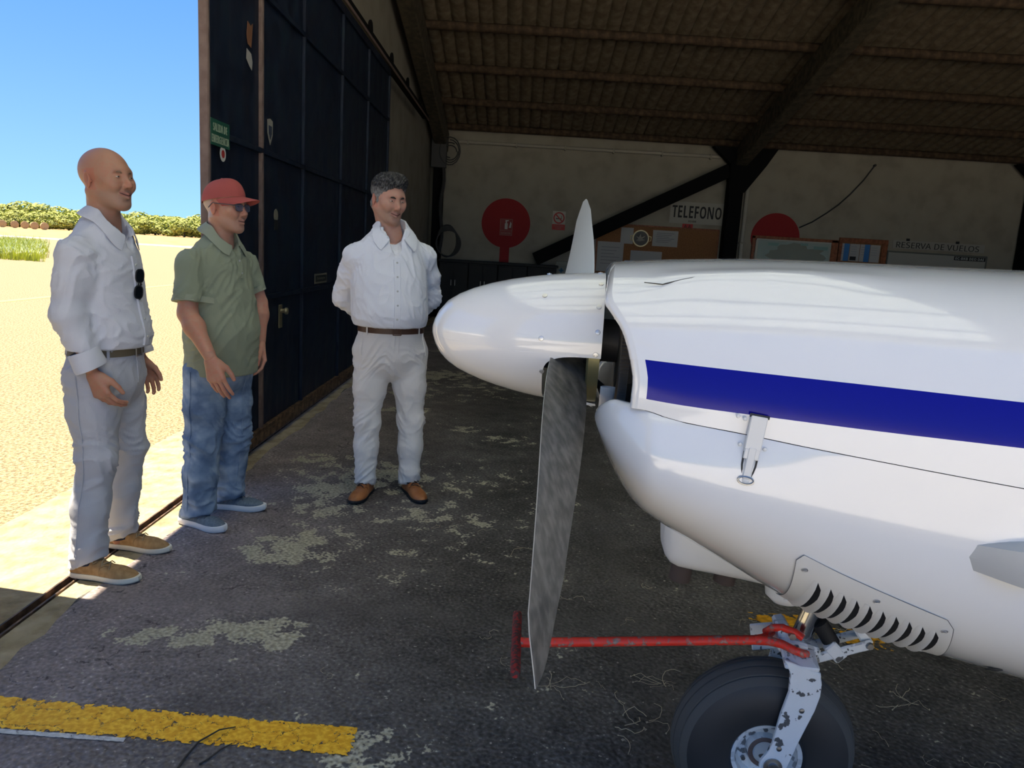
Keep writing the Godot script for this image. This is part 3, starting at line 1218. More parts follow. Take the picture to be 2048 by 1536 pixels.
	var pin := [[2.225, 1.915, 0.26, 0.33, "narrow grey paper pinned at the top left of the cork board"], [3.03, 1.90, 0.53, 0.33, "wide typed sheet pinned right of the round plaque"], [2.66, 1.50, 0.66, 0.24, "blank wide sheet pinned under the round plaque"], [1.90, 1.46, 0.55, 0.62, "large crumpled sheet hanging at the left edge of the cork board"]]
	for q in pin:
		var t := thing("paper", q[4], "paper", Vector3(q[0], q[1], zw + 0.017))
		var b := mb(0)
		var rows := []
		for j in 5:
			var row := []
			for i in 5:
				var u := i / 4.0 - 0.5
				var w := j / 4.0 - 0.5
				row.append(Vector3(u * q[2], w * q[3], 0.006 + 0.006 * noise.get_noise_2d(q[0] * 90 + i * 2.3, j * 2.1)))
			rows.append(row)
		b.grid(rows)
		b.grid([rows[0], rows[4]].map(func(r): return r.map(func(p): return p * Vector3(1, 1, 0))))
		part("sheet", b, M.paper, t)
		for k in 6:
			if q[3] > 0.3 and q[2] > 0.3:
				part("text_line", plate_at(Vector3(-0.03 * (k % 3), q[3] * (0.32 - k * 0.11), 0.013), q[2] * (0.7 - 0.1 * (k % 3)), 0.012, 0.001), mat(lin(0.2, 0.2, 0.22), 0.8), t)
	var pq := thing("round_plaque", "round dark plaque with a brass ring and bird emblem on the cork board", "plaque", Vector3(2.515, 1.875, zw + 0.016))
	part("disc", disc(0.165, 0.02), mat(lin(0.03, 0.03, 0.025), 0.5), pq)
	part("ring", disc(0.175, 0.028, 0.15), mat(lin(0.34, 0.28, 0.16), 0.4, 0.5), pq)
	var bird := mb(30)
	bird.prism([Vector2(-0.10, -0.05), Vector2(-0.02, -0.06), Vector2(0.09, -0.03), Vector2(0.03, -0.01), Vector2(0.09, 0.05), Vector2(0.01, 0.02), Vector2(-0.01, 0.09), Vector2(-0.04, 0.02), Vector2(-0.10, 0.04), Vector2(-0.05, -0.01)], 0.006, Transform3D(id, Vector3(0, 0, 0.02)))
	part("emblem", bird, mat(lin(0.26, 0.24, 0.18), 0.5), pq)
	for s in [-1.0, 1.0]:
		var k := mb(40)
		k.tube([Vector3(s * 0.17, 0.05, 0.02), Vector3(s * 0.215, 0.04, 0.02), Vector3(s * 0.215, -0.04, 0.02), Vector3(s * 0.17, -0.05, 0.02)], 0.009, 8)
		part("handle", k, mat(lin(0.5, 0.4, 0.2), 0.3, 0.8), pq)
	var fa := thing("first_aid_box", "small grey box with blue crosses at the end of the dark cabinets", "box", Vector3(0.98, 1.17, zw))
	part("case", plate(0.42, 0.27, 0.10, 0.01), mat(lin(0.16, 0.17, 0.15), 0.6), fa)
	for dx in [-0.09, 0.06]:
		var cr := mb()
		cr.box(Vector3(dx, -0.02 + dx * 0.4, 0.102), Vector3(0.10, 0.035, 0.006))
		cr.box(Vector3(dx, -0.02 + dx * 0.4, 0.102), Vector3(0.035, 0.10, 0.006))
		part("cross", cr, mat(lin(0.01, 0.09, 0.20), 0.6), fa)

	# framed boards right of the column
	var mp := thing("framed_map", "wide wall map in a reddish wooden frame behind glass", "map", Vector3(5.75, 1.62, zw + 0.007))
	part("map_sheet", plate(1.52, 0.78, 0.02), mat(lin(0.30, 0.36, 0.33), 0.7), mp)
	var land := mb(30)
	var lp := []
	for i in 26:
		var a := TAU * i / 26.0
		lp.append(Vector2(cos(a) * 0.56, sin(a) * 0.20) * (1.0 + 0.35 * noise.get_noise_2d(cos(a) * 2.0, sin(a) * 2.0)))
	land.prism(lp, 0.002, Transform3D(id, Vector3(0.05, 0.12, 0.02)))
	part("island", land, mat(lin(0.20, 0.19, 0.14), 0.8), mp)
	for q in [[-0.45, 0.30, 0.22, 0.06], [0.2, 0.33, 0.16, 0.05], [0.55, 0.27, 0.3, 0.07]]:
		part("inset", plate_at(Vector3(q[0], q[1], 0.02), q[2], q[3], 0.002), mat(lin(0.16, 0.30, 0.28), 0.8), mp)
	for s in [[0, 0.43, 1.80, 0.06], [0, -0.42, 1.80, 0.06], [-0.87, 0, 0.06, 0.9], [0.83, 0, 0.14, 0.9]]:
		part("frame_strip", plate_at(Vector3(s[0], s[1], 0), s[2], s[3], 0.045), M.wood, mp)
	for s in [[0, 0.385, 1.62, 0.05], [0, -0.38, 1.62, 0.05], [-0.79, 0, 0.06, 0.74], [0.755, 0, 0.05, 0.74]]:
		part("mount_strip", plate_at(Vector3(s[0], s[1], 0), s[2], s[3], 0.03), mat(lin(0.40, 0.40, 0.36), 0.7), mp)
	part("glass_pane", plate_at(Vector3(0, 0, 0.034), 1.56, 0.76, 0.003), M.glass, mp)
	var nb := thing("notice_frame", "wooden notice frame holding blue and white leaflets right of the map", "notice board", Vector3(7.18, 1.62, zw + 0.001))
	part("backing", plate(1.0, 0.86, 0.02), M.cork, nb)
	for s in [[0, 0.475, 1.02, 0.09], [0, -0.45, 1.02, 0.06], [-0.475, 0, 0.07, 0.9], [0.45, 0, 0.12, 0.9]]:
		part("frame_strip", plate_at(Vector3(s[0], s[1], 0), s[2], s[3], 0.045), M.wood, nb)
	var blue := mat(lin(0.03, 0.16, 0.42), 0.7)
	for k in 4:
		var lf := thing("leaflet", ["first leaflet with a blue edge from the left in the notice frame", "second leaflet with a black box on it in the notice frame", "third leaflet with a broad blue stripe in the notice frame", "last white leaflet at the right side of the notice frame"][k], "leaflet", Vector3(6.80 + k * 0.215, 1.845, zw + 0.021))
		part("sheet", plate(0.205, 0.36, 0.003), M.paper, lf)
		if k % 2 == 0:
			part("blue_stripe", plate_at(Vector3(0.045, 0.0, 0.002), 0.11, 0.36, 0.003), blue, lf)
		if k == 1:
			part("dark_box", plate_at(Vector3(-0.02, -0.12, 0.002), 0.13, 0.08, 0.003), M.black, lf)
		for j in 4:
			part("text_line", plate_at(Vector3(-0.02, 0.12 - j * 0.05, 0.002), 0.12, 0.012, 0.002), mat(lin(0.25, 0.27, 0.3), 0.8), lf)
	var rv := thing("reservation_sign", "long pale sign with thin black lettering above the whiteboard", "sign", Vector3(8.765, 2.075, zw))
	part("plate", plate(1.92, 0.17, 0.008), mat(lin(0.27, 0.26, 0.235), 0.5), rv)
	lettering(rv, "RESERVA DE VUELOS", 1.74, 0.115, Transform3D(id, Vector3(-0.02, -0.01, 0.008)), M.black, false)
	for x in [-0.66, 0.38]:
		part("hook", plate_at(Vector3(x, 0.10, 0), 0.07, 0.05, 0.02), M.black, rv)
	var wb := thing("whiteboard", "grey framed whiteboard with a black name tag in its corner", "whiteboard", Vector3(8.755, 1.33, zw))
	part("panel", plate(2.06, 1.16, 0.02), mat(lin(0.30, 0.30, 0.28), 0.35), wb)
	for s in [[0, 0.585, 2.1, 0.03], [0, -0.585, 2.1, 0.03], [-1.04, 0, 0.03, 1.16], [1.04, 0, 0.03, 1.16]]:
		part("frame_strip", plate_at(Vector3(s[0], s[1], 0), s[2], s[3], 0.035), mat(lin(0.10, 0.11, 0.10), 0.4), wb)
	part("name_tag", plate_at(Vector3(0.69, 0.525, 0.02), 0.66, 0.082, 0.003), M.black, wb)
	lettering(wb, "EC-BKB DEO DAI", 0.60, 0.052, Transform3D(id, Vector3(0.69, 0.525, 0.023)), mat(lin(0.4, 0.42, 0.42), 0.6))

	# services on the wall
	var cd := thing("conduit", "grey conduit pipe running along the top of the back wall", "pipe", Vector3(0, 0, zw))
	var cp := mb(40)
	cp.tube([Vector3(-1.6, 3.60, 0.05), Vector3(4.2, 3.61, 0.05)], 0.035, 10)
	part("pipe", cp, mat(lin(0.30, 0.28, 0.24), 0.7), cd)
	for k in 6:
		part("clip", plate_at(Vector3(-1.2 + k, 3.60, 0), 0.03, 0.10, 0.09), mat(lin(0.25, 0.24, 0.2), 0.7), cd)
	var cv := thing("downpipe", "pale vertical conduit on the right side of the middle column", "pipe", Vector3(4.63, 0, zw))
	var cw := mb(40)
	cw.tube([Vector3(0, 0.1, 0.05), Vector3(0, 3.42, 0.05)], 0.045, 10)
	part("pipe", cw, mat(lin(0.34, 0.32, 0.28), 0.7), cv)
	for k in 3:
		part("clip", plate_at(Vector3(0, 0.8 + k * 1.1, 0), 0.12, 0.03, 0.1), mat(lin(0.25, 0.24, 0.2), 0.7), cv)
	var ca := mb(40)
	var cpts := [Vector3(7.19, 3.62, 0.02), Vector3(7.0, 3.32, 0.03), Vector3(6.77, 3.03, 0.03), Vector3(6.55, 2.8, 0.03), Vector3(6.33, 2.62, 0.03), Vector3(6.05, 2.42, 0.03), Vector3(5.8, 2.29, 0.02)]
	ca.tube(cpts, 0.014, 6)
	solo("cable", ca, M.dark, "thin dark cable sagging from the wall down to the second red disc", "cable", Vector3(0, 0, zw))
	var nl := mb(40)
	nl.tube([Vector3(7.19, 3.62, -0.02), Vector3(7.19, 3.63, 0.06)], 0.025, 8)
	solo("wall_hook", nl, M.dark, "small dark hook holding the top end of the sagging cable", "hook", Vector3(0, 0, zw))
	var bx := thing("electric_box", "dark electric box with loose loops of cable high in the back corner", "box", Vector3(-1.74, 3.30, ZB + 0.36))
	part("case", plate_at(Vector3(0, 0, 0), 0.30, 0.55, 0.16), M.dark, bx)
	for k in 4:
		var lo := mb(40)
		var lp2 := []
		for i in 17:
			var a := TAU * i / 17.0 * (0.8 + 0.1 * k)
			lp2.append(Vector3(0.22 + 0.13 * cos(a + k) * (1 + 0.2 * k), 0.05 + (0.12 + 0.05 * k) * sin(a + k), 0.08 + 0.03 * k))
		lo.tube(lp2, 0.011, 6)
		part("cable_loop", lo, M.dark, bx)
	var dn := mb(40)
	var dp := []
	for i in 12:
		dp.append(Vector3(0.09 + 0.03 * sin(i * 0.9), -0.2 - i * 0.16, 0.1 + 0.01 * cos(i * 1.7)))
	dn.tube(dp, 0.035, 8)
	part("cable_bundle", dn, M.dark, bx)
	var hs := thing("hose_coil", "coil of dark hose hanging in the back corner above the cabinets", "hose", Vector3(-1.50, 1.58, ZB + 0.60))
	for k in 5:
		var hb := mb(40)
		var hp := []
		for i in 30:
			var a := TAU * i / 29.0
			hp.append(Vector3((0.20 + 0.012 * k) * cos(a) + 0.01 * k, (0.32 - 0.015 * k) * sin(a) - 0.012 * k, 0.02 * k - 0.04 + 0.01 * sin(a * 3 + k)))
		hb.tube(hp, 0.013, 6)
		part("hose_turn", hb, M.dark, hs)
	var glow_spot := thing("bright_spot", "tiny glowing round spot on top of the electric box in the corner", "glow_spot", Vector3(-1.79, 3.71, ZB + 0.50))  # small glowing sphere on a dark cup
	var so := mb(40)
	so.lathe([Vector2(0, -0.09), Vector2(0.03, -0.09), Vector2(0.03, -0.03), Vector2(0.018, -0.02)], 14)
	part("dark_cup", so, M.dark, glow_spot)
	var gb := mb(60)
	var gp := []
	for i in 9:
		var a := PI * i / 8.0
		gp.append(Vector2(0.034 * sin(a), -0.034 * cos(a) + 0.01))
	gb.lathe(gp, 14)
	var em := mat(lin(0.8, 0.6, 0.35), 0.4)
	em.emission_enabled = true
	em.emission = Color(1.0, 0.72, 0.4)
	em.emission_energy_multiplier = 0.8
	part("glow_sphere", gb, em, glow_spot)
	var ol := OmniLight3D.new()
	ol.name = "spot_glow"
	ol.light_color = Color(1.0, 0.75, 0.45)
	ol.light_energy = 0.01
	ol.omni_range = 40.0
	ol.omni_attenuation = 2.0
	ol.light_size = 0.03
	ol.shadow_enabled = true
	ol.position = Vector3(0, 0.01, 0)
	glow_spot.add_child(ol)

	# low dark cabinets along the back wall
	for k in 4:
		var cbn := thing("cabinet", ["low black cabinet in the corner under the hose coil", "second low black cabinet from the corner along the back wall", "third low black cabinet under the red stem", "last low black cabinet beside the first aid box"][k], "cabinet", Vector3(-1.33 + k * 0.60, 0, ZB + 0.56))
		var bd := mb(30)
		bd.box(Vector3(0, 0.58, -0.22), Vector3(0.59, 1.16, 0.6), 0.006)
		part("body", bd, M.black, cbn)
		for s in [-1.0, 1.0]:
			var dr := mb(30)
			dr.box(Vector3(s * 0.145, 0.62, 0.09), Vector3(0.275, 1.0, 0.02), 0.004)
			var dn2 := part("door", dr, M.black, cbn)
			var hd := mb(30)
			hd.box(Vector3(s * 0.04, 0.75, 0.115), Vector3(0.015, 0.12, 0.03), 0.004)
			part("handle", hd, M.steel, dn2)
	var wt := mb(30)
	wt.box(Vector3(-0.42, 1.187, ZB + 0.36), Vector3(2.44, 0.05, 0.68), 0.006)
	solo("worktop", wt, M.black, "long black worktop across the low cabinets at the back wall", "worktop")


func plate_at(c: Vector3, w: float, h: float, d: float) -> MB:
	var b := mb(30)
	b.box(c + Vector3(0, 0, d / 2), Vector3(w, h, d), minf(0.004, d * 0.25))
	return b


func leaf_blob(sd: int, rx: float, ry: float, n: int, leaf: float) -> ArrayMesh:
	var r := RandomNumberGenerator.new()
	r.seed = sd
	var b := mb(0)
	var lobes := []
	for i in 7:
		var a := TAU * i / 7.0 + r.randf() * 0.6
		lobes.append([Vector3(cos(a) * rx * r.randf_range(0.25, 0.6), ry * r.randf_range(0.35, 1.35), sin(a) * rx * r.randf_range(0.25, 0.6)), r.randf_range(0.42, 0.62)])
	lobes.append([Vector3(0, ry * 1.35, 0), 0.6])
	for i in n:
		var l: Array = lobes[r.randi() % lobes.size()]
		var d := Vector3(r.randfn(), r.randfn() + 0.35, r.randfn()).normalized()
		var p: Vector3 = l[0] + d * Vector3(rx, ry, rx) * l[1] * r.randf_range(0.78, 1.05)
		if p.y < 0.25:
			p.y = 0.25 + r.randf() * 0.4
		var t := d.cross(Vector3(r.randfn(), r.randfn(), r.randfn())).normalized()
		var w := (d + Vector3(r.randfn(), r.randfn(), r.randfn()) * 0.35).normalized().cross(t).normalized()
		var s := leaf * r.randf_range(0.6, 1.2)
		var tone := r.randf_range(0.75, 1.2)
		var c := Color(0.36 * tone, 0.37 * tone, 0.09 * tone).lerp(Color(0.17, 0.22, 0.06), r.randf() * 0.6)
		var q := [b.vert(p - t * s, Vector2.ZERO, c), b.vert(p + w * s * 0.6, Vector2.ZERO, c), b.vert(p + t * s, Vector2.ZERO, c), b.vert(p - w * s * 0.6 + d * s * 0.3, Vector2.ZERO, c)]
		b.quad(q[0], q[1], q[2], q[3])
	return b.mesh()


func outside() -> void:
	var g := mb(0)
	g.box(Vector3(-52.44, -0.16, -34.0), Vector3(100, 0.3, 88))
	var ap := struct("ground_apron", g, M.apron, "sunlit sandy asphalt apron")
	var g2 := mb(0)
	g2.box(Vector3(30, -0.18, ZF + 31.0), Vector3(265, 0.3, 60))
	g2.box(Vector3(-77.0, -0.19, -6.0), Vector3(149, 0.3, 34))
	part("bounce_apron", g2, M.bounce_ground, ap)  # added bright ground out of view, reflecting light through the open front
	var yl := mat(lin(0.78, 0.60, 0.10), 0.8)
	var y1 := mb(0)
	y1.box(Vector3(-9.45, -0.008, -17.0), Vector3(0.22, 0.004, 60))
	part("taxi_line", y1, yl, ap, "faded yellow taxi line")
	var fm := tri_mat(noise_tex(0.02, 4, [lin(0.22, 0.13, 0.05), lin(0.32, 0.21, 0.09), lin(0.36, 0.26, 0.12)], [0.2, 0.5, 0.85], 512, FastNoiseLite.TYPE_SIMPLEX_SMOOTH, 71), 0.03, 0.95)
	var f := mb(0)
	f.box(Vector3(-150, -0.2, -560), Vector3(1500, 0.3, 970))
	f.box(Vector3(-480, -0.22, 0), Vector3(700, 0.3, 500))
	struct("ground_field", f, fm, "brown stubble field beyond the apron")
	var edge := mb(0)
	edge.box(Vector3(-60, -0.1, -74), Vector3(160, 0.2, 7.0))
	part("pale_track", edge, mat(lin(0.40, 0.37, 0.30), 0.95), ap, "pale track at the edge of the apron")
	# added unseen pier casting a ground shadow, and added hood holding back the sun
	var pr := mb(30)
	pr.box(Vector3(-2.225, 1.86, -2.40), Vector3(0.25, 3.72, 0.86), 0.02)
	struct("added_shade_1", pr, M.plaster, "added unseen pier casting a shadow beside the doorway")
	var hood := mb(30)
	hood.box(Vector3(-2.575, 3.78, -4.6), Vector3(0.75, 0.12, 10.8), 0.02)
	struct("added_shade_2", hood, M.plaster, "added unseen hood keeping sun off the floor inside the doorway")

	# long grass at the edge of the apron
	var tuft := mb(0)
	var r := RandomNumberGenerator.new()
	r.seed = 11
	for i in 9:
		var a := r.randf() * TAU
		var o := Vector3(r.randf_range(-0.16, 0.16), 0, r.randf_range(-0.16, 0.16))
		var h := r.randf_range(0.5, 1.0)
		var s := Vector3(cos(a), 0, sin(a))
		var lean := Vector3(r.randf_range(-0.2, 0.2), 0, r.randf_range(-0.2, 0.2))
		var base := Color(0.40, 0.42, 0.08)
		var tip := Color(0.66, 0.56, 0.22) if i % 3 == 0 else Color(0.50, 0.52, 0.13)
		var p0 := tuft.vert(o - s * 0.014, Vector2.ZERO, base)
		var p1 := tuft.vert(o + s * 0.014, Vector2.ZERO, base)
		var p2 := tuft.vert(o + lean * 0.4 + Vector3(0, h * 0.6, 0) + s * 0.012, Vector2.ZERO, base)
		var p3 := tuft.vert(o + lean * 0.4 + Vector3(0, h * 0.6, 0) - s * 0.012, Vector2.ZERO, base)
		var p4 := tuft.vert(o + lean + Vector3(0, h, 0), Vector2.ZERO, tip)
		tuft.quad(p0, p1, p2, p3)
		tuft.tri(p3, p2, p4)
		if i % 3 == 0:
			for k in 5:
				var q := o + lean * (0.8 + k * 0.05) + Vector3(0, h * (0.82 + 0.045 * k), 0)
				tuft.face([q - s * 0.02, q + Vector3(0, 0.05, 0), q + s * 0.02])
	var gm := MultiMesh.new()
	gm.transform_format = MultiMesh.TRANSFORM_3D
	gm.mesh = tuft.mesh()
	gm.instance_count = 9000
	for i in 9000:
		var z := -29.0 - 26.0 * r.randf() * r.randf_range(0.4, 1.0)
		var x := z * 0.615 - 0.6 - 24.0 * r.randf() + 0.5 * noise.get_noise_1d(z)
		var k := r.randf_range(0.45, 0.8)
		gm.set_instance_transform(i, Transform3D(Basis(Vector3.UP, r.randf() * TAU).scaled(Vector3(k * 1.3, k, k * 1.3)), Vector3(x, -0.01, z)))
	var gi := MultiMeshInstance3D.new()
	gi.name = "long_grass"
	gi.multimesh = gm
	var gmat := vmat(0.9)
	gmat.backlight_enabled = true
	gmat.backlight = Color(0.75, 0.8, 0.3)
	gi.material_override = gmat
	add_child(gi)
	gi.set_meta("kind", "stuff")
	gi.set_meta("label", "long yellow green grass growing at the edge of the apron")
	gi.set_meta("category", "grass")

	# round straw bales in a row on the field
	var bale := mb(40)
	var pf := []
	for q in [[0.0, -0.62], [0.2, -0.63], [0.5, -0.62], [0.74, -0.61], [0.82, -0.55], [0.83, -0.2], [0.825, 0.2], [0.82, 0.55], [0.74, 0.61], [0.5, 0.62], [0.2, 0.63], [0.0, 0.62]]:
		pf.append(Vector2(q[0], q[1]))
	bale.lathe(pf, 28, Transform3D(Basis(Vector3.RIGHT, Vector3.BACK, Vector3.DOWN), Vector3(0, 0.83, 0)))
	var bm := bale.mesh()
	var straw := tri_mat(noise_tex(0.05, 4, [lin(0.34, 0.22, 0.10), lin(0.55, 0.40, 0.22)], [0.2, 0.8], 256, FastNoiseLite.TYPE_SIMPLEX_SMOOTH, 73), 0.6, 0.95, false)
	var bl := ["half seen straw bale at the photo's edge, first of the row of five", "second straw bale of the row, the largest looking one", "middle straw bale of the row of five in the field", "fourth straw bale of the row, one from the shirted shoulder", "last straw bale of the row, beside the bald man's shoulder"]
	for k in 5:
		var px: float = [3.0, 27.5, 48.0, 67.0, 87.0][k]
		var zz := -178.0 + k * 1.0
		var b := thing("straw_bale", bl[k], "bale", Vector3((px - 1040.0) / 1523.0 * -zz, -0.05, zz), "row of straw bales")
		b.rotation.y = 0.55 + 0.05 * k
		part("roll", bm, straw, b)
		for t in [-0.4, 0.0, 0.4]:
			var tw := mb(40)
			var pts := []
			for i in 25:
				var a := TAU * i / 24.0
				pts.append(Vector3(0.835 * cos(a), 0.83 + 0.835 * sin(a), t))
			tw.tube(pts, 0.012, 5, false)
			part("twine", tw, straw, b)

	# scrub and trees behind the field, each one its own
	var crowns := []
	for i in 5:
		crowns.append(leaf_blob(100 + i, 3.4, 2.5, 1900, 0.34))
	var lm := vmat(0.85)
	lm.backlight_enabled = true
	lm.backlight = Color(0.5, 0.55, 0.18)
	var bark := mat(lin(0.12, 0.085, 0.05), 0.95)
	var trunk := mb(40)
	trunk.tube([Vector3(0, 0, 0), Vector3(0.08, 1.0, 0.05), Vector3(-0.05, 2.2, 0)], [0.22, 0.16, 0.08], 8)
	trunk.tube([Vector3(0.05, 0.9, 0), Vector3(0.8, 2.0, 0.4)], [0.1, 0.05], 6)
	trunk.tube([Vector3(0.05, 1.0, 0), Vector3(-0.8, 2.1, -0.3)], [0.1, 0.05], 6)
	var tm := trunk.mesh()
	for row in 3:
		for k in 12:
			var px := -20.0 + k * 39.0 + row * 13.0 + rng.randf_range(-5, 5)
			if px > 425.0:
				continue
			var zz := -203.0 - row * 17.0 + rng.randf_range(-4, 4)
			var front := row == 0
			var lb: String = ["light green bushy tree in the front row behind the brown field", "olive green scrub tree in the middle of the wood behind the field", "darker green tree at the back of the wood against the sky"][row]
			var t := thing("scrub_tree", lb, "tree", Vector3((px - 1040.0) / 1523.0 * -zz, -0.05, zz), ["front row of scrub trees", "middle row of scrub trees", "back row of scrub trees"][row])
			var s := [0.86, 1.08, 1.30][row] * rng.randf_range(0.88, 1.12) as float
			if row == 2 and px < 130 and px > 30:
				s *= 1.15
			t.scale = Vector3(s * 1.3, s, s * 1.3)
			t.rotation.y = rng.randf() * TAU
			part("foliage", crowns[(k + row * 2) % 5], lm, t)
			part("trunk", tm, bark, t)


# ---------------------------------------------------------------- the aeroplane's nose
# x runs aft along the fuselage, y up, z to the side that faces the apron
func spl(p: Array, x: float) -> float:
	var n := p.size()
	if x <= p[0].x:
		return p[0].y
	if x >= p[n - 1].x:
		return p[n - 1].y
	var i := 0
	while p[i + 1].x < x:
		i += 1
	var a: Vector2 = p[i]
	var b: Vector2 = p[i + 1]
	var h := b.x - a.x
	var sl := (b.y - a.y) / h
	var m0 := sl
	var m1 := sl
	if i > 0:
		var s0: float = (a.y - p[i - 1].y) / (a.x - p[i - 1].x)
		m0 = 0.0 if s0 * sl <= 0 else 2.0 * s0 * sl / (s0 + sl)
	if i < n - 2:
		var s1: float = (p[i + 2].y - b.y) / (p[i + 2].x - b.x)
		m1 = 0.0 if s1 * sl <= 0 else 2.0 * s1 * sl / (s1 + sl)
	var t := (x - a.x) / h
	var t2 := t * t
	var t3 := t2 * t
	return (2 * t3 - 3 * t2 + 1) * a.y + (t3 - 2 * t2 + t) * h * m0 + (-2 * t3 + 3 * t2) * b.y + (t3 - t2) * h * m1


const C_W := [Vector2(0.16, 0.345), Vector2(0.25, 0.37), Vector2(0.4, 0.405), Vector2(0.7, 0.44), Vector2(1.1, 0.47), Vector2(1.6, 0.50), Vector2(2.6, 0.52)]
const C_YT := [Vector2(0.2, 1.438), Vector2(0.38, 1.456), Vector2(0.6, 1.468), Vector2(1.0, 1.473), Vector2(1.6, 1.485), Vector2(2.6, 1.50)]
const C_YB := [Vector2(0.20, 1.02), Vector2(0.245, 0.965), Vector2(0.29, 0.925), Vector2(0.36, 0.878), Vector2(0.47, 0.818), Vector2(0.59, 0.752), Vector2(0.67, 0.712), Vector2(0.78, 0.678), Vector2(0.9, 0.65), Vector2(1.0, 0.632), Vector2(1.15, 0.604), Vector2(1.6, 0.55), Vector2(2.6, 0.52)]
const C_YM := [Vector2(0.2, 1.10), Vector2(0.5, 1.05), Vector2(1.0, 1.0), Vector2(2.6, 0.96)]
const C_YS := [Vector2(0.2, 1.172), Vector2(0.278, 1.173), Vector2(0.339, 1.161), Vector2(0.463, 1.150), Vector2(0.551, 1.140), Vector2(0.70, 1.125), Vector2(0.93, 1.103), Vector2(1.5, 1.055), Vector2(2.6, 1.0)]
const C_S1 := [Vector2(0.28, 1.266), Vector2(0.455, 1.262), Vector2(0.68, 1.256), Vector2(0.906, 1.249), Vector2(1.5, 1.232), Vector2(2.6, 1.20)]
const C_S0 := [Vector2(0.28, 1.194), Vector2(0.344, 1.190), Vector2(0.463, 1.186), Vector2(0.692, 1.178), Vector2(0.918, 1.172), Vector2(1.5, 1.15), Vector2(2.6, 1.12)]
const X_END := 3.0
const AXIS_Y := 1.257


func front_x(y: float, dz: float) -> float:
	var f := spl([Vector2(1.17, 0.271), Vector2(1.222, 0.272), Vector2(1.265, 0.264), Vector2(1.319, 0.247), Vector2(1.354, 0.224), Vector2(1.372, 0.211), Vector2(1.39, 0.208), Vector2(1.45, 0.208)], y)
	return f + 0.010 * (1.0 - clampf(dz / 0.3, 0.0, 1.0) ** 2)


# a point of the upper cowl's cross section: q runs 0 (top centre) .. 1 (seam)
func upper_q(x: float, q: float) -> Vector2:
	var yt := spl(C_YT, x)
	var ym := spl(C_YS, x) - 0.04
	var w := spl(C_W, x)
	var a := q * PI / 2.0
	var e := 2.0 / 3.0
	return Vector2(w * pow(maxf(0.0, sin(a)), e), ym + (yt - ym) * pow(maxf(0.0, cos(a)), e))


func q_of_y(x: float, y: float) -> float:
	var yt := spl(C_YT, x)
	var ym := spl(C_YS, x) - 0.04
	return acos(pow(clampf((y - ym) / (yt - ym), 0.0, 1.0), 1.5)) / (PI / 2.0)


func lower_pt(x: float, t: float) -> Vector2:
	var s := clampf((x - 0.196) / 0.12, 0.0, 1.0)
	var f := sqrt(maxf(0.0, 1.0 - (1.0 - s) * (1.0 - s)))
	var cy := 1.125
	var ys := cy + (spl(C_YS, x) - 0.0015 - cy) * minf(1.0, f * 1.5)
	var w0 := spl(C_W, x)
	var wl := w0 + 0.034 * clampf(1.0 - (x - 0.3) / 0.42, 0.0, 1.0) ** 1.5
	var we := 0.24 + (wl - 0.24) * f
	var ws := 0.235 + (w0 - 0.235) * f
	var ym := cy + (spl(C_YM, x) - cy) * f
	var yb := cy + (spl(C_YB, x) - cy) * f
	if t <= 0.72:
		var a := t / 0.72 * PI / 2.0
		var e := 2.0 / spl([Vector2(0.2, 2.3), Vector2(0.7, 2.35), Vector2(1.6, 2.8)], x)
		return Vector2(we * pow(maxf(0.0, sin(a)), e), ym - (ym - yb) * pow(maxf(0.0, cos(a)), e))
	var k := (t - 0.72) / 0.28
	return Vector2(ws + (we - ws) * pow(cos(k * PI / 2.0), 0.8), ym + (ys - ym) * k)


func lower3(x: float, t: float, out := 0.0) -> Vector3:
	var p := lower_pt(x, t)
	if out != 0.0:
		var a := lower_pt(x, maxf(0.0, t - 0.01))
		var b := lower_pt(x, minf(1.0, t + 0.01))
		var d := (b - a).normalized()
		p += Vector2(d.y, -d.x) * out
	var c := 1.0 - clampf((p.x - 0.06) / 0.18, 0.0, 1.0)
	var fr := clampf((0.316 - x) / 0.12, 0.0, 1.0)
	return Vector3(x + 0.03 * c * fr, p.y - 0.05 * c * c * fr * fr, p.x)


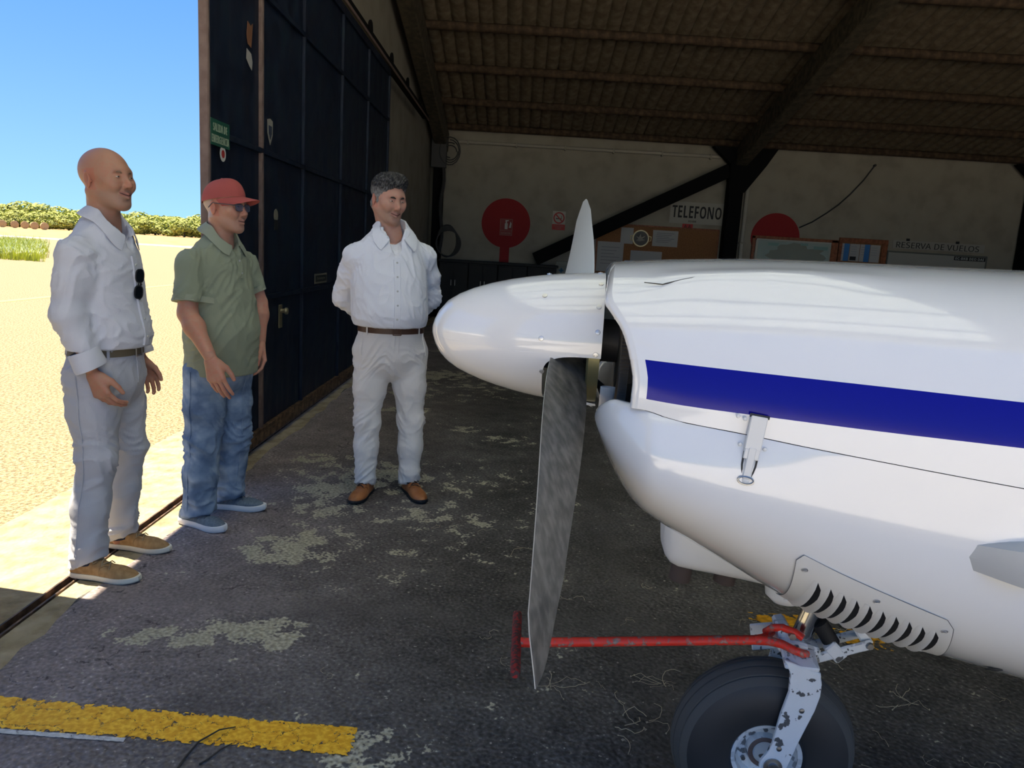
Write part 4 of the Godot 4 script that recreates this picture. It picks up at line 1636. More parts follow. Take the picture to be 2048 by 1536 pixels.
func airplane() -> void:
	var root := thing("airplane", "white light aeroplane nose with a broad blue stripe, spinner and two bladed propeller", "airplane", Vector3(0.128, 0, -1.767))
	root.rotation.y = -deg_to_rad(5.0)
	var P := func(x: float, y: float, z: float) -> Vector3:
		return Vector3(x - 0.128, y, z)
	var to := Vector3(-0.128, 0, 0)

	# upper cowl: skin in three bands so that the stripe keeps a true edge
	var xs := [0.0, 0.006, 0.014, 0.03, 0.05, 0.08, 0.12, 0.17, 0.23, 0.3, 0.38, 0.47, 0.57, 0.68, 0.8, 0.93, 1.1, 1.3, 1.6, 2.0, 2.4, X_END - 0.2]
	var skin := mb(0)
	var stripe := mb(0)
	var bands := {}
	for sg in [1.0, -1.0]:
		for band in 3:
			var rows := []
			var nb: int = [26, 4, 4][band]
			for j in xs.size():
				var row := []
				for i in nb + 1:
					var k := float(i) / nb
					# the width of each band is laid out at the place where the row ends up
					var x: float = 0.22 + xs[j]
					var q := 0.0
					var p := Vector2.ZERO
					for it in 3:
						var q1 := q_of_y(x, spl(C_S1, x))
						var q0 := q_of_y(x, spl(C_S0, x))
						var qs := q_of_y(x, spl(C_YS, x))
						q = [lerpf(0.0, q1, k), lerpf(q1, q0, k), lerpf(q0, qs, k)][band]
						p = upper_q(x, q)
						x = front_x(p.y, p.x) + xs[j] * (1.0 - 0.03 * p.x)
					# a long soft swelling on the shoulder
					var sw := 0.010 * exp(-((p.x - 0.27) / 0.035) ** 2) * smoothstep(0.26, 0.36, x) * (1.0 - smoothstep(0.5, 0.85, x)) if band == 0 else 0.0
					row.append(P.call(x, p.y + sw, p.x * sg))
				rows.append(row)
			if sg > 0:
				bands[band] = rows
			if band == 1:
				# the stripe stops a little behind the lip
				skin.grid(rows.slice(0, 3), false, false, sg < 0)
				stripe.grid(rows.slice(2), false, false, sg < 0)
			else:
				skin.grid(rows, false, false, sg < 0)
			# the rolled lip round the intake: deep and flat over the spinner, thin at the side
			var lip := []
			for l in 7:
				var row := []
				for i in nb + 1:
					var at: Vector3 = rows[0][i]
					var nx: Vector3 = rows[0][mini(i + 1, nb)] - rows[0][maxi(i - 1, 0)]
					var inw := Vector3(0, -nx.z, nx.y).normalized() * (1.0 if sg > 0 else -1.0)
					if inw.dot(Vector3(0, AXIS_Y - at.y - 0.05, -at.z)) < 0:
						inw = -inw
					var deep := lerpf(0.02, 0.062, smoothstep(1.36, 1.42, at.y)) 
					var o: float = [0.0, 0.15, 0.4, 0.75, 1.0, 1.0, 0.8][l]
					var fx: float = [0.0, -0.008, -0.0125, -0.0135, -0.008, 0.02, 0.06][l]
					row.append(at + inw * deep * o + Vector3(fx, 0, 0))
				lip.append(row)
			skin.grid(lip, false, false, sg > 0)
	part("upper_cowl", skin, M.white_paint, root, "glossy white upper engine cowl")
	part("stripe", stripe, M.blue_paint, root, "broad dark blue painted stripe")

	# lower cowl with its rounded cheeks
	var low := mb(0)
	var seam := mb(0)
	var lx := [0.1962]
	for i in range(1, 13):
		lx.append(0.196 + 0.12 * (1.0 - cos(i / 12.0 * PI / 2.0)))
	for x in [0.36, 0.42, 0.48, 0.55, 0.62, 0.7, 0.78, 0.86, 0.94, 1.02, 1.15, 1.3, 1.6, 2.0, 2.5, X_END]:
		lx.append(x)
	for sg in [1.0, -1.0]:
		var rows := []
		var lip := []
		var sm := []
		for x in lx:
			var row := []
			for i in 45:
				var p := lower3(x, i / 44.0)
				row.append(P.call(p.x, p.y, p.z * sg))
			rows.append(row)
			var e := lower3(x, 1.0)
			if x < 0.30:
				var r2 := []
				for q in [[0.0, 0.0, 0.0], [-0.006, 0.005, 0.001], [-0.016, 0.006, 0.004], [-0.028, 0.001, 0.012], [-0.036, -0.012, 0.03], [-0.05, -0.06, 0.06]]:
					r2.append(P.call(e.x + q[2], e.y + q[1], (e.z + q[0]) * sg))
				lip.append(r2)
			if x > 0.26:
				sm.append([P.call(e.x, e.y + 0.006, (e.z - 0.004) * sg), P.call(e.x, e.y - 0.006, (e.z - 0.004) * sg)])
		low.grid(rows, false, false, sg > 0)
		low.grid(lip, false, false, sg > 0)
		seam.grid(sm)
	part("lower_cowl", low, M.white_paint, root, "bulging white lower engine cowl")
	part("seam_gap", seam, M.black, root)
	# nose ring lip under the spinner
	var lipb := mb(40)
	var lr := []
	for i in 15:
		var a := deg_to_rad(-28.0 - i * 4.2)
		var tk := 0.010 * sin((i + 0.6) / 15.0 * PI) + 0.002
		var row := []
		for k in 8:
			var b := TAU * k / 8.0
			var r := 0.178 + tk * cos(b) + 0.0006 * i
			row.append(P.call(0.222 + 0.016 * sin(b), AXIS_Y + sin(a) * r, cos(a) * r))
		lr.append(row)
	lipb.grid(lr, true)
	part("intake_lip", lipb, M.white_paint, root)
	# engine behind the intakes
	var eng := mb(30)
	eng.box(P.call(0.42, 1.20, 0), Vector3(0.06, 0.34, 0.66), 0.01)
	eng.box(P.call(0.34, 1.24, 0.20), Vector3(0.12, 0.12, 0.14), 0.02)
	for k in 9:
		eng.box(P.call(0.34, 1.19 + 0.012 * k, 0.24), Vector3(0.10, 0.004, 0.16))
	part("engine", eng, M.black, root)
	var gear := mb(25)
	var g0 := []
	var g1 := []
	var n := 148
	for i in n * 2:
		var a := TAU * i / (n * 2.0)
		var r := 0.188 if (i / 1) % 2 == 0 else 0.180
		g0.append(P.call(0.243, AXIS_Y + sin(a) * r, cos(a) * r))
		g1.append(P.call(0.262, AXIS_Y + sin(a) * r, cos(a) * r))
	gear.grid([g0, g1], true)
	gear.fan(g0, true)
	gear.fan(g1)
	part("ring_gear", gear, mat(lin(0.16, 0.14, 0.12), 0.5, 0.4), root)

	spinner_and_propeller(root)
	latch(root)
	vent(root)
	belly(root)
	nose_gear(root)

	# rear of the forward fuselage: the windscreen frame begins beyond the frame of the photograph
	var bk := mb(0)
	var ring := []
	for i in 21:
		var p := upper_q(X_END, i / 20.0)
		ring.append(P.call(X_END, p.y, p.x))
	for i in 21:
		var p := lower_pt(X_END, 1.0 - i / 20.0)
		ring.append(P.call(X_END, p.y, p.x))
	var ring2 := ring.duplicate()
	ring2.reverse()
	for p in ring2:
		ring.append(Vector3(p.x, p.y, -p.z))
	bk.fan(ring)
	part("firewall", bk, M.white_dull, root)


func spinner_and_propeller(root: Node3D) -> void:
	var prof := [Vector2(-0.199, 0.0), Vector2(-0.1975, 0.012), Vector2(-0.193, 0.026), Vector2(-0.183, 0.046), Vector2(-0.163, 0.070), Vector2(-0.135, 0.089), Vector2(-0.102, 0.104), Vector2(-0.06, 0.118), Vector2(-0.015, 0.1295), Vector2(0.03, 0.1385), Vector2(0.075, 0.1455), Vector2(0.085, 0.1468), Vector2(0.1, 0.1486), Vector2(0.13, 0.1518), Vector2(0.16, 0.1543), Vector2(0.198, 0.1565), Vector2(0.202, 0.1555), Vector2(0.202, 0.150)]
	# the blade notches run back to the base; their rounded front edges set where each column of the skin ends
	var sp := mb(0)
	var rim := mb(30)
	var lobe := [0.0, 0.02, 0.05, 0.09, 0.14, 0.2, 0.28, 0.37, 0.47, 0.57, 0.67, 0.76, 0.83, 0.885, 0.925, 0.955, 0.975, 0.987, 0.994, 0.998, 1.0]
	var ends := []
	for o in [0.0, 180.0]:
		for u in [-1.0, 1.0]:
			for i in lobe.size():
				var uu: float = -lobe[lobe.size() - 1 - i] if u < 0 else lobe[i]
				if u > 0 and i == 0:
					continue
				var deep := pow(maxf(0.0, 1.0 - pow(absf(uu), 6.0)), 1.0 / 3.2)
				ends.append([o - 45.0 + uu * 36.0, 0.202 - 0.126 * deep, true])
		for i in range(1, 41):
			ends.append([o - 9.0 + 108.0 * i / 41.0, 0.202, false])
	ends.sort_custom(func(q, w): return q[0] < w[0])
	var gs := []
	for q in prof:
		gs.append((q.x + 0.199) / 0.401)
	var radial := prof.slice(1, 16)
	var srows := []
	for j in 17:
		var row := []
		for e in ends:
			var a := deg_to_rad(e[0])
			var x: float = -0.199 + (e[1] + 0.199) * gs[mini(j, 16)] / gs[16]
			var r: float = 0.0 if j == 0 else (prof[1].y if j == 1 else spl(radial, x))
			row.append(Vector3(x - 0.128, AXIS_Y + sin(a) * r, cos(a) * r))
		srows.append(row)
	sp.grid(srows, true)
	var inner := []
	var inner2 := []
	for i in ends.size():
		var p: Vector3 = srows[16][i]
		var c := Vector3(p.x, AXIS_Y, 0)
		inner.append(p + (c - p).normalized() * 0.005 + Vector3(-0.001, 0, 0))
		inner2.append(p + (c - p).normalized() * 0.007 + Vector3(-0.02, 0, 0))
	rim.grid([srows[16], inner, inner2], true)
	var spn := part("spinner", sp, M.white_paint, root, "pointed white propeller spinner")
	part("notch_edge", rim, M.white_paint, spn)
	var scr := mb(40)
	scr.lathe([Vector2(0.0, 0.0), Vector2(0.006, 0.0), Vector2(0.0052, 0.0022), Vector2(0.0, 0.003)], 12)
	scr.box(Vector3(0, 0.003, 0), Vector3(0.008, 0.001, 0.0016))
	var scm := scr.mesh()
	for q in [[0.19, 82.0], [0.192, 58.0], [0.19, 33.0], [0.191, 12.0], [0.19, -6.0], [0.192, 108.0], [0.192, 150.0], [0.192, 186.0], [0.192, 262.0], [0.192, -86.0], [0.07, 44.0], [0.07, 4.0], [0.075, -26.0], [0.072, 90.0], [0.072, 140.0]]:
		var a := deg_to_rad(q[1])
		var pr := []
		for p in prof:
			pr.append(p)
		var r := spl(pr.slice(1, 16), q[0])
		var nrm := Vector3(-0.06, sin(a), cos(a)).normalized()
		var o := part("screw", scm, M.screw, spn)
		var sx := nrm.cross(Vector3.RIGHT).normalized()
		o.transform = Transform3D(Basis(sx, nrm, sx.cross(nrm)), Vector3(q[0] - 0.128, AXIS_Y + sin(a) * r, cos(a) * r))
	# back plate ring and hub, seen in the notch
	var turn := Transform3D(Basis(Vector3.UP, Vector3.RIGHT, Vector3.BACK), Vector3(-0.128, AXIS_Y, 0))
	var bp := mb(30)
	bp.lathe([Vector2(0.0, 0.172), Vector2(0.142, 0.172), Vector2(0.146, 0.176), Vector2(0.146, 0.2), Vector2(0.0, 0.2)], 72, turn)
	part("back_plate", bp, mat(lin(0.32, 0.30, 0.16), 0.35, 0.7), root, "dull gold back plate behind the blade")
	var hb := mb(30)
	hb.lathe([Vector2(0.0, 0.05), Vector2(0.06, 0.05), Vector2(0.075, 0.075), Vector2(0.075, 0.165), Vector2(0.05, 0.20), Vector2(0.05, 0.30), Vector2(0.0, 0.30)], 32, turn)
	part("hub", hb, M.dark, root)

	# blades: aerofoil sections along the radius, twisted
	for s in 2:
		var sg := 1.0 if s == 0 else -1.0
		var u := Vector3(0, -0.387, 0.922) * sg
		var t := Vector3(0, 0.922, 0.387) * sg
		var rows := []
		var cols := []
		var rr := [0.06, 0.10, 0.14, 0.18, 0.23, 0.29, 0.36, 0.44, 0.52, 0.60, 0.68, 0.76, 0.83, 0.865, 0.89, 0.91, 0.925, 0.936, 0.942]
		for r in rr:
			var c := spl([Vector2(0.06, 0.085), Vector2(0.14, 0.105), Vector2(0.3, 0.138), Vector2(0.45, 0.15), Vector2(0.65, 0.142), Vector2(0.83, 0.125), Vector2(0.95, 0.112)], r)
			var beta := deg_to_rad(spl([Vector2(0.06, 56.0), Vector2(0.14, 52.0), Vector2(0.3, 38.0), Vector2(0.5, 27.0), Vector2(0.7, 20.5), Vector2(0.95, 16.0)], r))
			var th := c * spl([Vector2(0.06, 0.5), Vector2(0.14, 0.3), Vector2(0.3, 0.15), Vector2(0.95, 0.075)], r)
			# leading edge up and forward, trailing edge down and aft
			var le := (t * cos(beta) + Vector3(-sin(beta), 0, 0))
			var nf := (t * sin(beta) + Vector3(cos(beta), 0, 0)) * -1.0
			var lead := 0.42 * c
			var trail := 0.58 * c
			# clipped tip: the leading corner is cut away
			trail = c * spl([Vector2(0.68, 0.58), Vector2(0.83, 0.44), Vector2(0.89, 0.33), Vector2(0.942, 0.10)], r)
			if r > 0.875:
				var k: float = (r - 0.875) / (0.942 - 0.875)
				lead = lerpf(lead, -0.08 * c, pow(k, 1.15))
				th *= 1.0 - 0.7 * k
			var row := []
			for i in 16:
				var ph := TAU * i / 16.0
				var x := cos(ph)
				var along := lerpf(-trail, lead, (x + 1.0) / 2.0)
				var y := sin(ph)
				var yy := (y * th * 0.75 if y > 0 else y * th * 0.22) * (0.75 + 0.25 * x)
				row.append(Vector3(0, AXIS_Y, 0) + u * r + le * along + nf * yy)
			rows.append(row)
		var b := mb(0)
		var bk := mb(0)
		var fr_rows := []
		var bk_rows := []
		for row in rows:
			fr_rows.append(row.slice(0, 9))
			bk_rows.append(row.slice(8, 16) + [row[0]])
		b.grid(fr_rows)
		bk.grid(bk_rows)
		var bl := part("propeller_blade", b, M.blade_front, root, "light grey front face of the propeller blade")
		part("blade_back", bk, M.blade_back, bl, "dark worn back face of the blade")
		var cap := mb(0)
		cap.fan(rows[rows.size() - 1])
		part("blade_tip", cap, M.blade_back, bl)


func latch(root: Node3D) -> void:
	var l := Node3D.new()
	l.name = "cowl_latch"
	l.set_meta("label", "white over-centre cowl latch with a ring below")
	root.add_child(l, true)
	var y0 := 1.19
	var at := lower3(0.478, 0.99)
	l.position = Vector3(0.479 - 0.128, 1.15, at.z + 0.008)
	l.rotation = Vector3(0.0, -deg_to_rad(4.0), 0.0)
	var rz := -0.10
	var tilt := Basis(Vector3.BACK, rz)
	var wd: Material = M.white_dull
	var b := mb(30)
	b.box(tilt * Vector3(0, 0.006, 0.004), Vector3(0.029, 0.062, 0.006), 0.0015, tilt)
	b.box(tilt * Vector3(-0.0095, -0.033, 0.004), Vector3(0.008, 0.020, 0.006), 0.0015, tilt)
	b.box(tilt * Vector3(0.0095, -0.033, 0.004), Vector3(0.008, 0.020, 0.006), 0.0015, tilt)
	part("strap", b, wd, l)
	var hb := mb(40)
	hb.tube([tilt * Vector3(-0.017, 0.037, 0.002), tilt * Vector3(0.017, 0.037, 0.002)], 0.0035, 10)
	part("hinge_pin", hb, M.dark, l)
	var g := mb(30)
	g.box(tilt * Vector3(0, -0.05, 0.005), Vector3(0.015, 0.06, 0.006), 0.002, tilt)
	part("tongue", g, wd, l)
	for s in [-1.0, 1.0]:
		var w := mb(40)
		w.tube([tilt * Vector3(s * 0.0125, -0.03, 0.002), tilt * Vector3(s * 0.012, -0.055, 0.003), tilt * Vector3(s * 0.008, -0.078, 0.003)], 0.0018, 6)
		part("side_wire", w, M.dark, l)
	var bs := mb(40)
	bs.lathe([Vector2(0, 0), Vector2(0.013, 0), Vector2(0.012, 0.004), Vector2(0.006, 0.008), Vector2(0, 0.008)], 16, Transform3D(Basis(Vector3.RIGHT, Vector3.BACK, Vector3.DOWN), tilt * Vector3(0, -0.083, -0.002)))
	part("boss", bs, wd, l)
	var ring := mb(40)
	var pts := []
	for i in 17:
		var a := TAU * i / 16.0
		pts.append(tilt * Vector3(0.014 * cos(a), -0.082 + 0.0075 * sin(a), 0.008))
	ring.tube(pts, 0.0016, 6)
	part("ring", ring, M.steel, l)
	for q in [[-0.022, -0.02], [0.022, -0.021], [-0.023, 0.027], [-0.036, 0.03]]:
		var rv := mb(40)
		rv.lathe([Vector2(0.0038, 0), Vector2(0.003, 0.0015), Vector2(0, 0.0022)], 10, Transform3D(Basis(Vector3.RIGHT, Vector3.BACK, Vector3.DOWN), tilt * Vector3(q[0], q[1], -0.001)))
		part("rivet", rv, wd, l)


# louvred plate set into the lower cowl: its patch is bilinear between four corners on the skin
func vent(root: Node3D) -> void:
	var cor := M.vent_corners as Array
	var pt := func(a: float, b: float, out: float) -> Vector3:
		var x: float = lerpf(lerpf(cor[0].x, cor[1].x, a), lerpf(cor[3].x, cor[2].x, a), b)
		var t: float = lerpf(lerpf(cor[0].y, cor[1].y, a), lerpf(cor[3].y, cor[2].y, a), b)
		return lower3(x, t, out) + Vector3(-0.128, 0, 0)
	var v := Node3D.new()
	v.name = "vent_plate"
	v.set_meta("label", "louvred white air outlet plate")
	root.add_child(v, true)
	# outline with rounded corners, raised 2 mm
	var outline := []
	var rc := 0.09
	for c in [[rc * 0.5, rc, 180.0], [1.0 - rc * 0.5, rc, 270.0], [1.0 - rc * 0.5, 1.0 - rc, 0.0], [rc * 0.5, 1.0 - rc, 90.0]]:
		for k in 5:
			var a := deg_to_rad(c[2] + 22.5 * k)
			outline.append(Vector2(c[0] + cos(a) * rc * 0.5, c[1] + sin(a) * rc))
	var pl := mb(30)
	var nu := 40
	var nv := 14
	var rows := []
	for j in nv + 1:
		var row := []
		for i in nu + 1:
			var a := float(i) / nu
			var b := float(j) / nv
			# squeeze the grid into the rounded outline
			var da := 0.0
			var ed := minf(b, 1.0 - b)
			if ed < rc:
				da = rc * 0.5 * (1.0 - sqrt(maxf(0.0, 1.0 - ((rc - ed) / rc) ** 2)))
			row.append(pt.call(lerpf(da, 1.0 - da, a), b, 0.0030))
		rows.append(row)
	pl.grid(rows)
	var edge := []
	var edge2 := []
	for i in nu:
		edge.append(rows[0][i])
	for j in nv:
		edge.append(rows[j][nu])
	for i in nu:
		edge.append(rows[nv][nu - i])
	for j in nv:
		edge.append(rows[nv - j][0])
	var ctr: Vector3 = pt.call(0.5, 0.5, -0.03)
	for p in edge:
		edge2.append(p + (ctr - p).normalized() * 0.006)
	pl.grid([edge, edge2], true)
	part("plate", pl, M.white_dull, v)
	var gap := mb(30)
	var e3 := []
	var e4 := []
	for p in edge:
		var cc: Vector3 = pt.call(0.5, 0.5, 0.0)
		var dirv: Vector3 = (p - cc)
		e3.append(p + dirv.normalized() * 0.0016 - (p - ctr).normalized() * 0.0006)
		e4.append(p - (p - ctr).normalized() * 0.0004)
	gap.grid([e3, e4], true)
	part("edge_gap", gap, M.dark, v)
	# ten louvres: each a curved hood with a dark slot behind it
	for k in 10:
		var a0 := 0.085 + 0.083 * k
		var hood := mb(0)
		var slot := mb(0)
		var hr := []
		for j in 11:
			var b := lerpf(0.17, 0.85, j / 10.0)
			var bow := 0.012 * sin(j / 10.0 * PI)
			var rise := 0.009 * pow(sin((j + 0.0) / 10.0 * PI), 0.6)
			var sl := 0.075 * (0.5 - j / 10.0)
			var row := []
			for i in 6:
				var f := i / 5.0
				row.append(pt.call(a0 + sl + f * 0.030 - bow, b, 0.0034 + rise * pow(f, 1.6)))
			hr.append(row)
		hood.grid(hr)
		for j in 10:
			var q := []
		var hv := part("louvre", hood, M.white_dull, v)
		var s0 := []
		var s1 := []
		for j in 11:
			var b := lerpf(0.17, 0.85, j / 10.0)
			var bow := 0.012 * sin(j / 10.0 * PI)
			var sl := 0.075 * (0.5 - j / 10.0)
			s0.append(pt.call(a0 + sl + 0.028 - bow, b, 0.0036))
			s1.append(pt.call(a0 + sl + 0.028 - bow + 0.062 * pow(sin(j / 10.0 * PI), 0.4), b, 0.0036))
		slot.grid([s0, s1])
		part("slot", slot, M.black, hv)
	for q in [[0.06, 0.12], [0.52, 0.10], [0.95, 0.13], [0.05, 0.80], [0.92, 0.86], [0.5, 0.93]]:
		var sc := mb(40)
		var c: Vector3 = pt.call(q[0], q[1], 0.0034)
		var nrm: Vector3 = (pt.call(q[0], q[1], 0.02) - c).normalized()
		var sx := nrm.cross(Vector3.RIGHT).normalized()
		sc.lathe([Vector2(0.0062, -0.0004), Vector2(0.0062, 0.0008), Vector2(0.005, 0.0008), Vector2(0.0046, 0.0004), Vector2(0.0, 0.0008)], 14, Transform3D(Basis(sx, nrm, sx.cross(nrm)), c))
		sc.box(c + nrm * 0.001, Vector3(0.006, 0.0006, 0.0012), 0.0, Basis(sx, nrm, sx.cross(nrm)))
		sc.box(c + nrm * 0.001, Vector3(0.0012, 0.0006, 0.006), 0.0, Basis(sx, nrm, sx.cross(nrm)))
		part("screw", sc, M.screw, v)


func belly(root: Node3D) -> void:
	# air box fairing on the belly, with the two exhaust stubs below it
	var f := mb(0)
	var rows := []
	for x in [0.3875, 0.390, 0.396, 0.408, 0.425, 0.46, 0.51, 0.57, 0.63, 0.70, 0.78]:
		var bot := spl([Vector2(0.387, 0.80), Vector2(0.390, 0.768), Vector2(0.396, 0.752), Vector2(0.408, 0.738), Vector2(0.43, 0.731), Vector2(0.5, 0.726), Vector2(0.63, 0.713), Vector2(0.78, 0.68)], x)
		var top := 0.90
		var w := spl([Vector2(0.387, 0.05), Vector2(0.40, 0.085), Vector2(0.43, 0.105), Vector2(0.55, 0.125), Vector2(0.78, 0.15)], x)
		var row := []
		for i in 25:
			var a := PI * i / 24.0
			var cx := cos(a)
			var sy := sin(a)
			row.append(Vector3(x - 0.128, bot + (top - bot) * (1.0 - pow(sy, 0.55)), signf(cx) * w * pow(absf(cx), 0.55)))
		rows.append(row)
	f.grid(rows)
	f.fan(rows[0])
	part("belly_fairing", f, M.white_dull, root, "white air box fairing under the cowl")
	for q in [[0.437, 0.03], [0.545, 0.02]]:
		var p := mb(30)
		p.lathe([Vector2(0.021, 0.06), Vector2(0.026, 0.06), Vector2(0.026, -0.012), Vector2(0.0225, -0.012), Vector2(0.021, 0.05), Vector2(0.0, 0.05)], 24, Transform3D(Basis(Vector3.BACK, -0.12), Vector3(q[0] - 0.128, 0.706, q[1])))
		part("exhaust_pipe", p, mat(lin(0.05, 0.035, 0.03), 0.85), root, "short brown exhaust stub")
	var d := mb(40)
	d.lathe([Vector2(0.0, -0.025), Vector2(0.03, -0.018), Vector2(0.05, 0.0), Vector2(0.055, 0.03), Vector2(0.05, 0.07)], 24, Transform3D(Basis.from_scale(Vector3(1.0, 1, 0.7)), Vector3(0.70 - 0.128, 0.665, 0.0)))
	part("drain_fairing", d, M.white_dull, root)
	# side scoop open to the rear
	var sc := mb(25)
	var sr := []
	for i in 9:
		var x := lerpf(0.822, 0.966, i / 8.0)
		var k := i / 8.0
		var z := spl(C_W, x) - 0.016 + 0.058 * smoothstep(0.0, 1.0, k)
		var yt := lerpf(0.988, 1.004, k)
		var yb := lerpf(0.952, 0.932, k)
		sr.append([Vector3(x - 0.128, yt + 0.012, z - 0.02 - 0.045 * k), Vector3(x - 0.128, yt, z), Vector3(x - 0.128, (yt + yb) / 2, z + 0.004), Vector3(x - 0.128, yb, z - 0.004), Vector3(x - 0.128, yb - 0.008, z - 0.02 - 0.045 * k)])
	sc.grid(sr)
	part("side_scoop", sc, mat(lin(0.42, 0.43, 0.43), 0.4), root, "grey side air scoop open to the rear")
	var so := mb(25)
	so.box(Vector3(0.962 - 0.128, 0.962, spl(C_W, 0.96) + 0.018), Vector3(0.006, 0.066, 0.038), 0.002)
	part("scoop_mouth", so, M.black, root)
	var dz := mb(40)
	var dp := lower3(1.02, 0.30, 0.001) - Vector3(0.128, 0, 0)
	var dn := (lower3(1.02, 0.30, 0.02) - lower3(1.02, 0.30, 0.0)).normalized()
	var sx := dn.cross(Vector3.RIGHT).normalized()
	dz.lathe([Vector2(0.0, 0.0015), Vector2(0.012, 0.0015), Vector2(0.0145, 0.003), Vector2(0.0165, 0.0)], 20, Transform3D(Basis(sx, dn, sx.cross(dn)), dp))
	part("fastener", dz, M.dark, root)


func nose_gear(root: Node3D) -> void:
	var cx := 0.700 - 0.128
	var cy := 0.233
	var cz := -0.05
	var ax := Transform3D(Basis(Vector3.RIGHT, Vector3.BACK, Vector3.DOWN), Vector3(cx, cy, cz))
	var tire := mb(28)
	var pr := []
	var half := 0.076
	# from the inner bead round the tread with its grooves to the other bead
	var outer := [[0.088, -0.060], [0.094, -0.068], [0.115, -0.075], [0.145, -0.078], [0.175, -0.075], [0.198, -0.065], [0.211, -0.054], [0.2145, -0.049], [0.2085, -0.0485], [0.2085, -0.0460], [0.2175, -0.0450], [0.2235, -0.033], [0.2265, -0.0235], [0.2195, -0.0230], [0.2195, -0.0200], [0.2275, -0.0195], [0.2318, -0.0075], [0.2320, -0.0016], [0.2245, -0.0014]]
	for o in outer:
		pr.append(Vector2(o[0], o[1]))
	for i in range(outer.size() - 1, -1, -1):
		pr.append(Vector2(outer[i][0], -outer[i][1]))
	tire.lathe(pr.slice(0, 6), 72, ax)
	tire.lathe(pr.slice(pr.size() - 6), 72, ax)
	var tn := part("tire", tire, M.rubber, root, "black ribbed nose wheel tyre")
	var td := mb(28)
	td.lathe(pr.slice(5, pr.size() - 5), 72, ax)
	part("tread", td, M.tread, tn, "dusty grey ribbed tread")
	var hub := mb(30)
	var hp := [Vector2(0.0, 0.03), Vector2(0.03, 0.03), Vector2(0.034, 0.042), Vector2(0.042, 0.042), Vector2(0.046, 0.024), Vector2(0.066, 0.026), Vector2(0.074, 0.045), Vector2(0.078, 0.058), Vector2(0.088, 0.062), Vector2(0.0905, 0.055), Vector2(0.088, 0.0)]
	hub.lathe(hp, 48, ax)
	var hp2 := []
	for p in hp:
		hp2.append(Vector2(p.x, -p.y))
	hub.lathe(hp2, 48, ax)
	var hubn := part("wheel_hub", hub, M.worn_white, root, "chipped white wheel hub")
	var bore := mb(30)
	bore.lathe([Vector2(0.030, 0.0425), Vector2(0.0335, 0.0445), Vector2(0.040, 0.0440), Vector2(0.042, 0.0425)], 32, ax)
	part("bearing_ring", bore, M.rust, hubn)
	for k in 3:
		var a := TAU * k / 3.0 + 0.5
		var bo := mb(30)
		bo.lathe([Vector2(0.0, 0.034), Vector2(0.006, 0.034), Vector2(0.006, 0.026)], 6, ax * Transform3D(Basis(), Vector3(cos(a) * 0.057, 0, sin(a) * 0.057)))
		part("bolt", bo, M.steel, hubn)
	# single visible fork leg: a flat plate cranked out round the tyre
	var poly := [Vector2(0.702, 0.520), Vector2(0.719, 0.489), Vector2(0.722, 0.437), Vector2(0.709, 0.374), Vector2(0.699, 0.295), Vector2(0.688, 0.266), Vector2(0.676, 0.246), Vector2(0.675, 0.228), Vector2(0.682, 0.212), Vector2(0.698, 0.205), Vector2(0.716, 0.207), Vector2(0.732, 0.218), Vector2(0.742, 0.238), Vector2(0.762, 0.313), Vector2(0.788, 0.395), Vector2(0.796, 0.435), Vector2(0.796, 0.465), Vector2(0.790, 0.495)]
	for s in [1.0, -1.0]:
		var fk := mb(30)
		var pl := []
		for p in poly:
			pl.append(Vector2(p.x - 0.128, p.y))
		fk.prism(pl, 0.012, Transform3D(Basis(), Vector3(0, 0, cz + s * 0.092 - 0.006)), 0.002)
		# lean-in shoulder to the crown
		fk.box(Vector3(0.746 - 0.128, 0.512, cz + s * 0.068), Vector3(0.082, 0.012, 0.062), 0.003, Basis(Vector3.RIGHT, s * 0.35))
		part("fork_leg", fk, M.worn_white, root, "chipped white nose wheel fork")
		var ax2 := mb(30)
		var tr := ax * Transform3D(Basis(), Vector3(0.006, s * 0.0985, -0.002))
		ax2.lathe([Vector2(0, s * 0.0), Vector2(0.023, s * 0.0), Vector2(0.023, s * 0.004), Vector2(0.014, s * 0.005), Vector2(0.014, s * 0.012), Vector2(0.0, s * 0.012)], 18, tr)
		part("axle_nut", ax2, M.steel, root)
		for q in [[0.757, 0.393], [0.716, 0.285]]:
			var bh := mb(30)
			bh.lathe([Vector2(0, s * 0.003), Vector2(0.006, s * 0.002), Vector2(0.007, 0.0)], 12, Transform3D(ax.basis, Vector3(q[0] - 0.128, q[1], cz + s * 0.098)))
			part("bolt", bh, M.steel, root)
	var crown := mb(30)
	crown.box(Vector3(0.752 - 0.128, 0.520, cz), Vector3(0.10, 0.04, 0.085), 0.006, Basis(Vector3.BACK, -0.22))
	crown.box(Vector3(0.716 - 0.128, 0.548, cz), Vector3(0.03, 0.06, 0.07), 0.006, Basis(Vector3.BACK, 0.25))
	part("fork_crown", crown, M.worn_white, root)
	var mud := mb(30)
	mud.box(Vector3(0.69 - 0.128, 0.492, cz - 0.07), Vector3(0.06, 0.075, 0.008), 0.003, Basis(Vector3.BACK, 0.2))
	part("far_plate", mud, M.worn_white, root)
	for q in [[0.727, 0.56], [0.742, 0.528], [0.765, 0.515]]:
		var bt := mb(30)
		bt.lathe([Vector2(0, 0.012), Vector2(0.009, 0.012), Vector2(0.009, 0.0)], 6, Transform3D(ax.basis, Vector3(q[0] - 0.128, q[1], cz + 0.043)))
		part("bolt", bt, M.steel, root)
	var st := mb(40)
	var lean := Vector3(0.052, 0.20, 0.0)
	st.tube([Vector3(0.757 - 0.128, 0.51, cz), Vector3(0.757 - 0.128, 0.51, cz) + lean], 0.0245, 24)
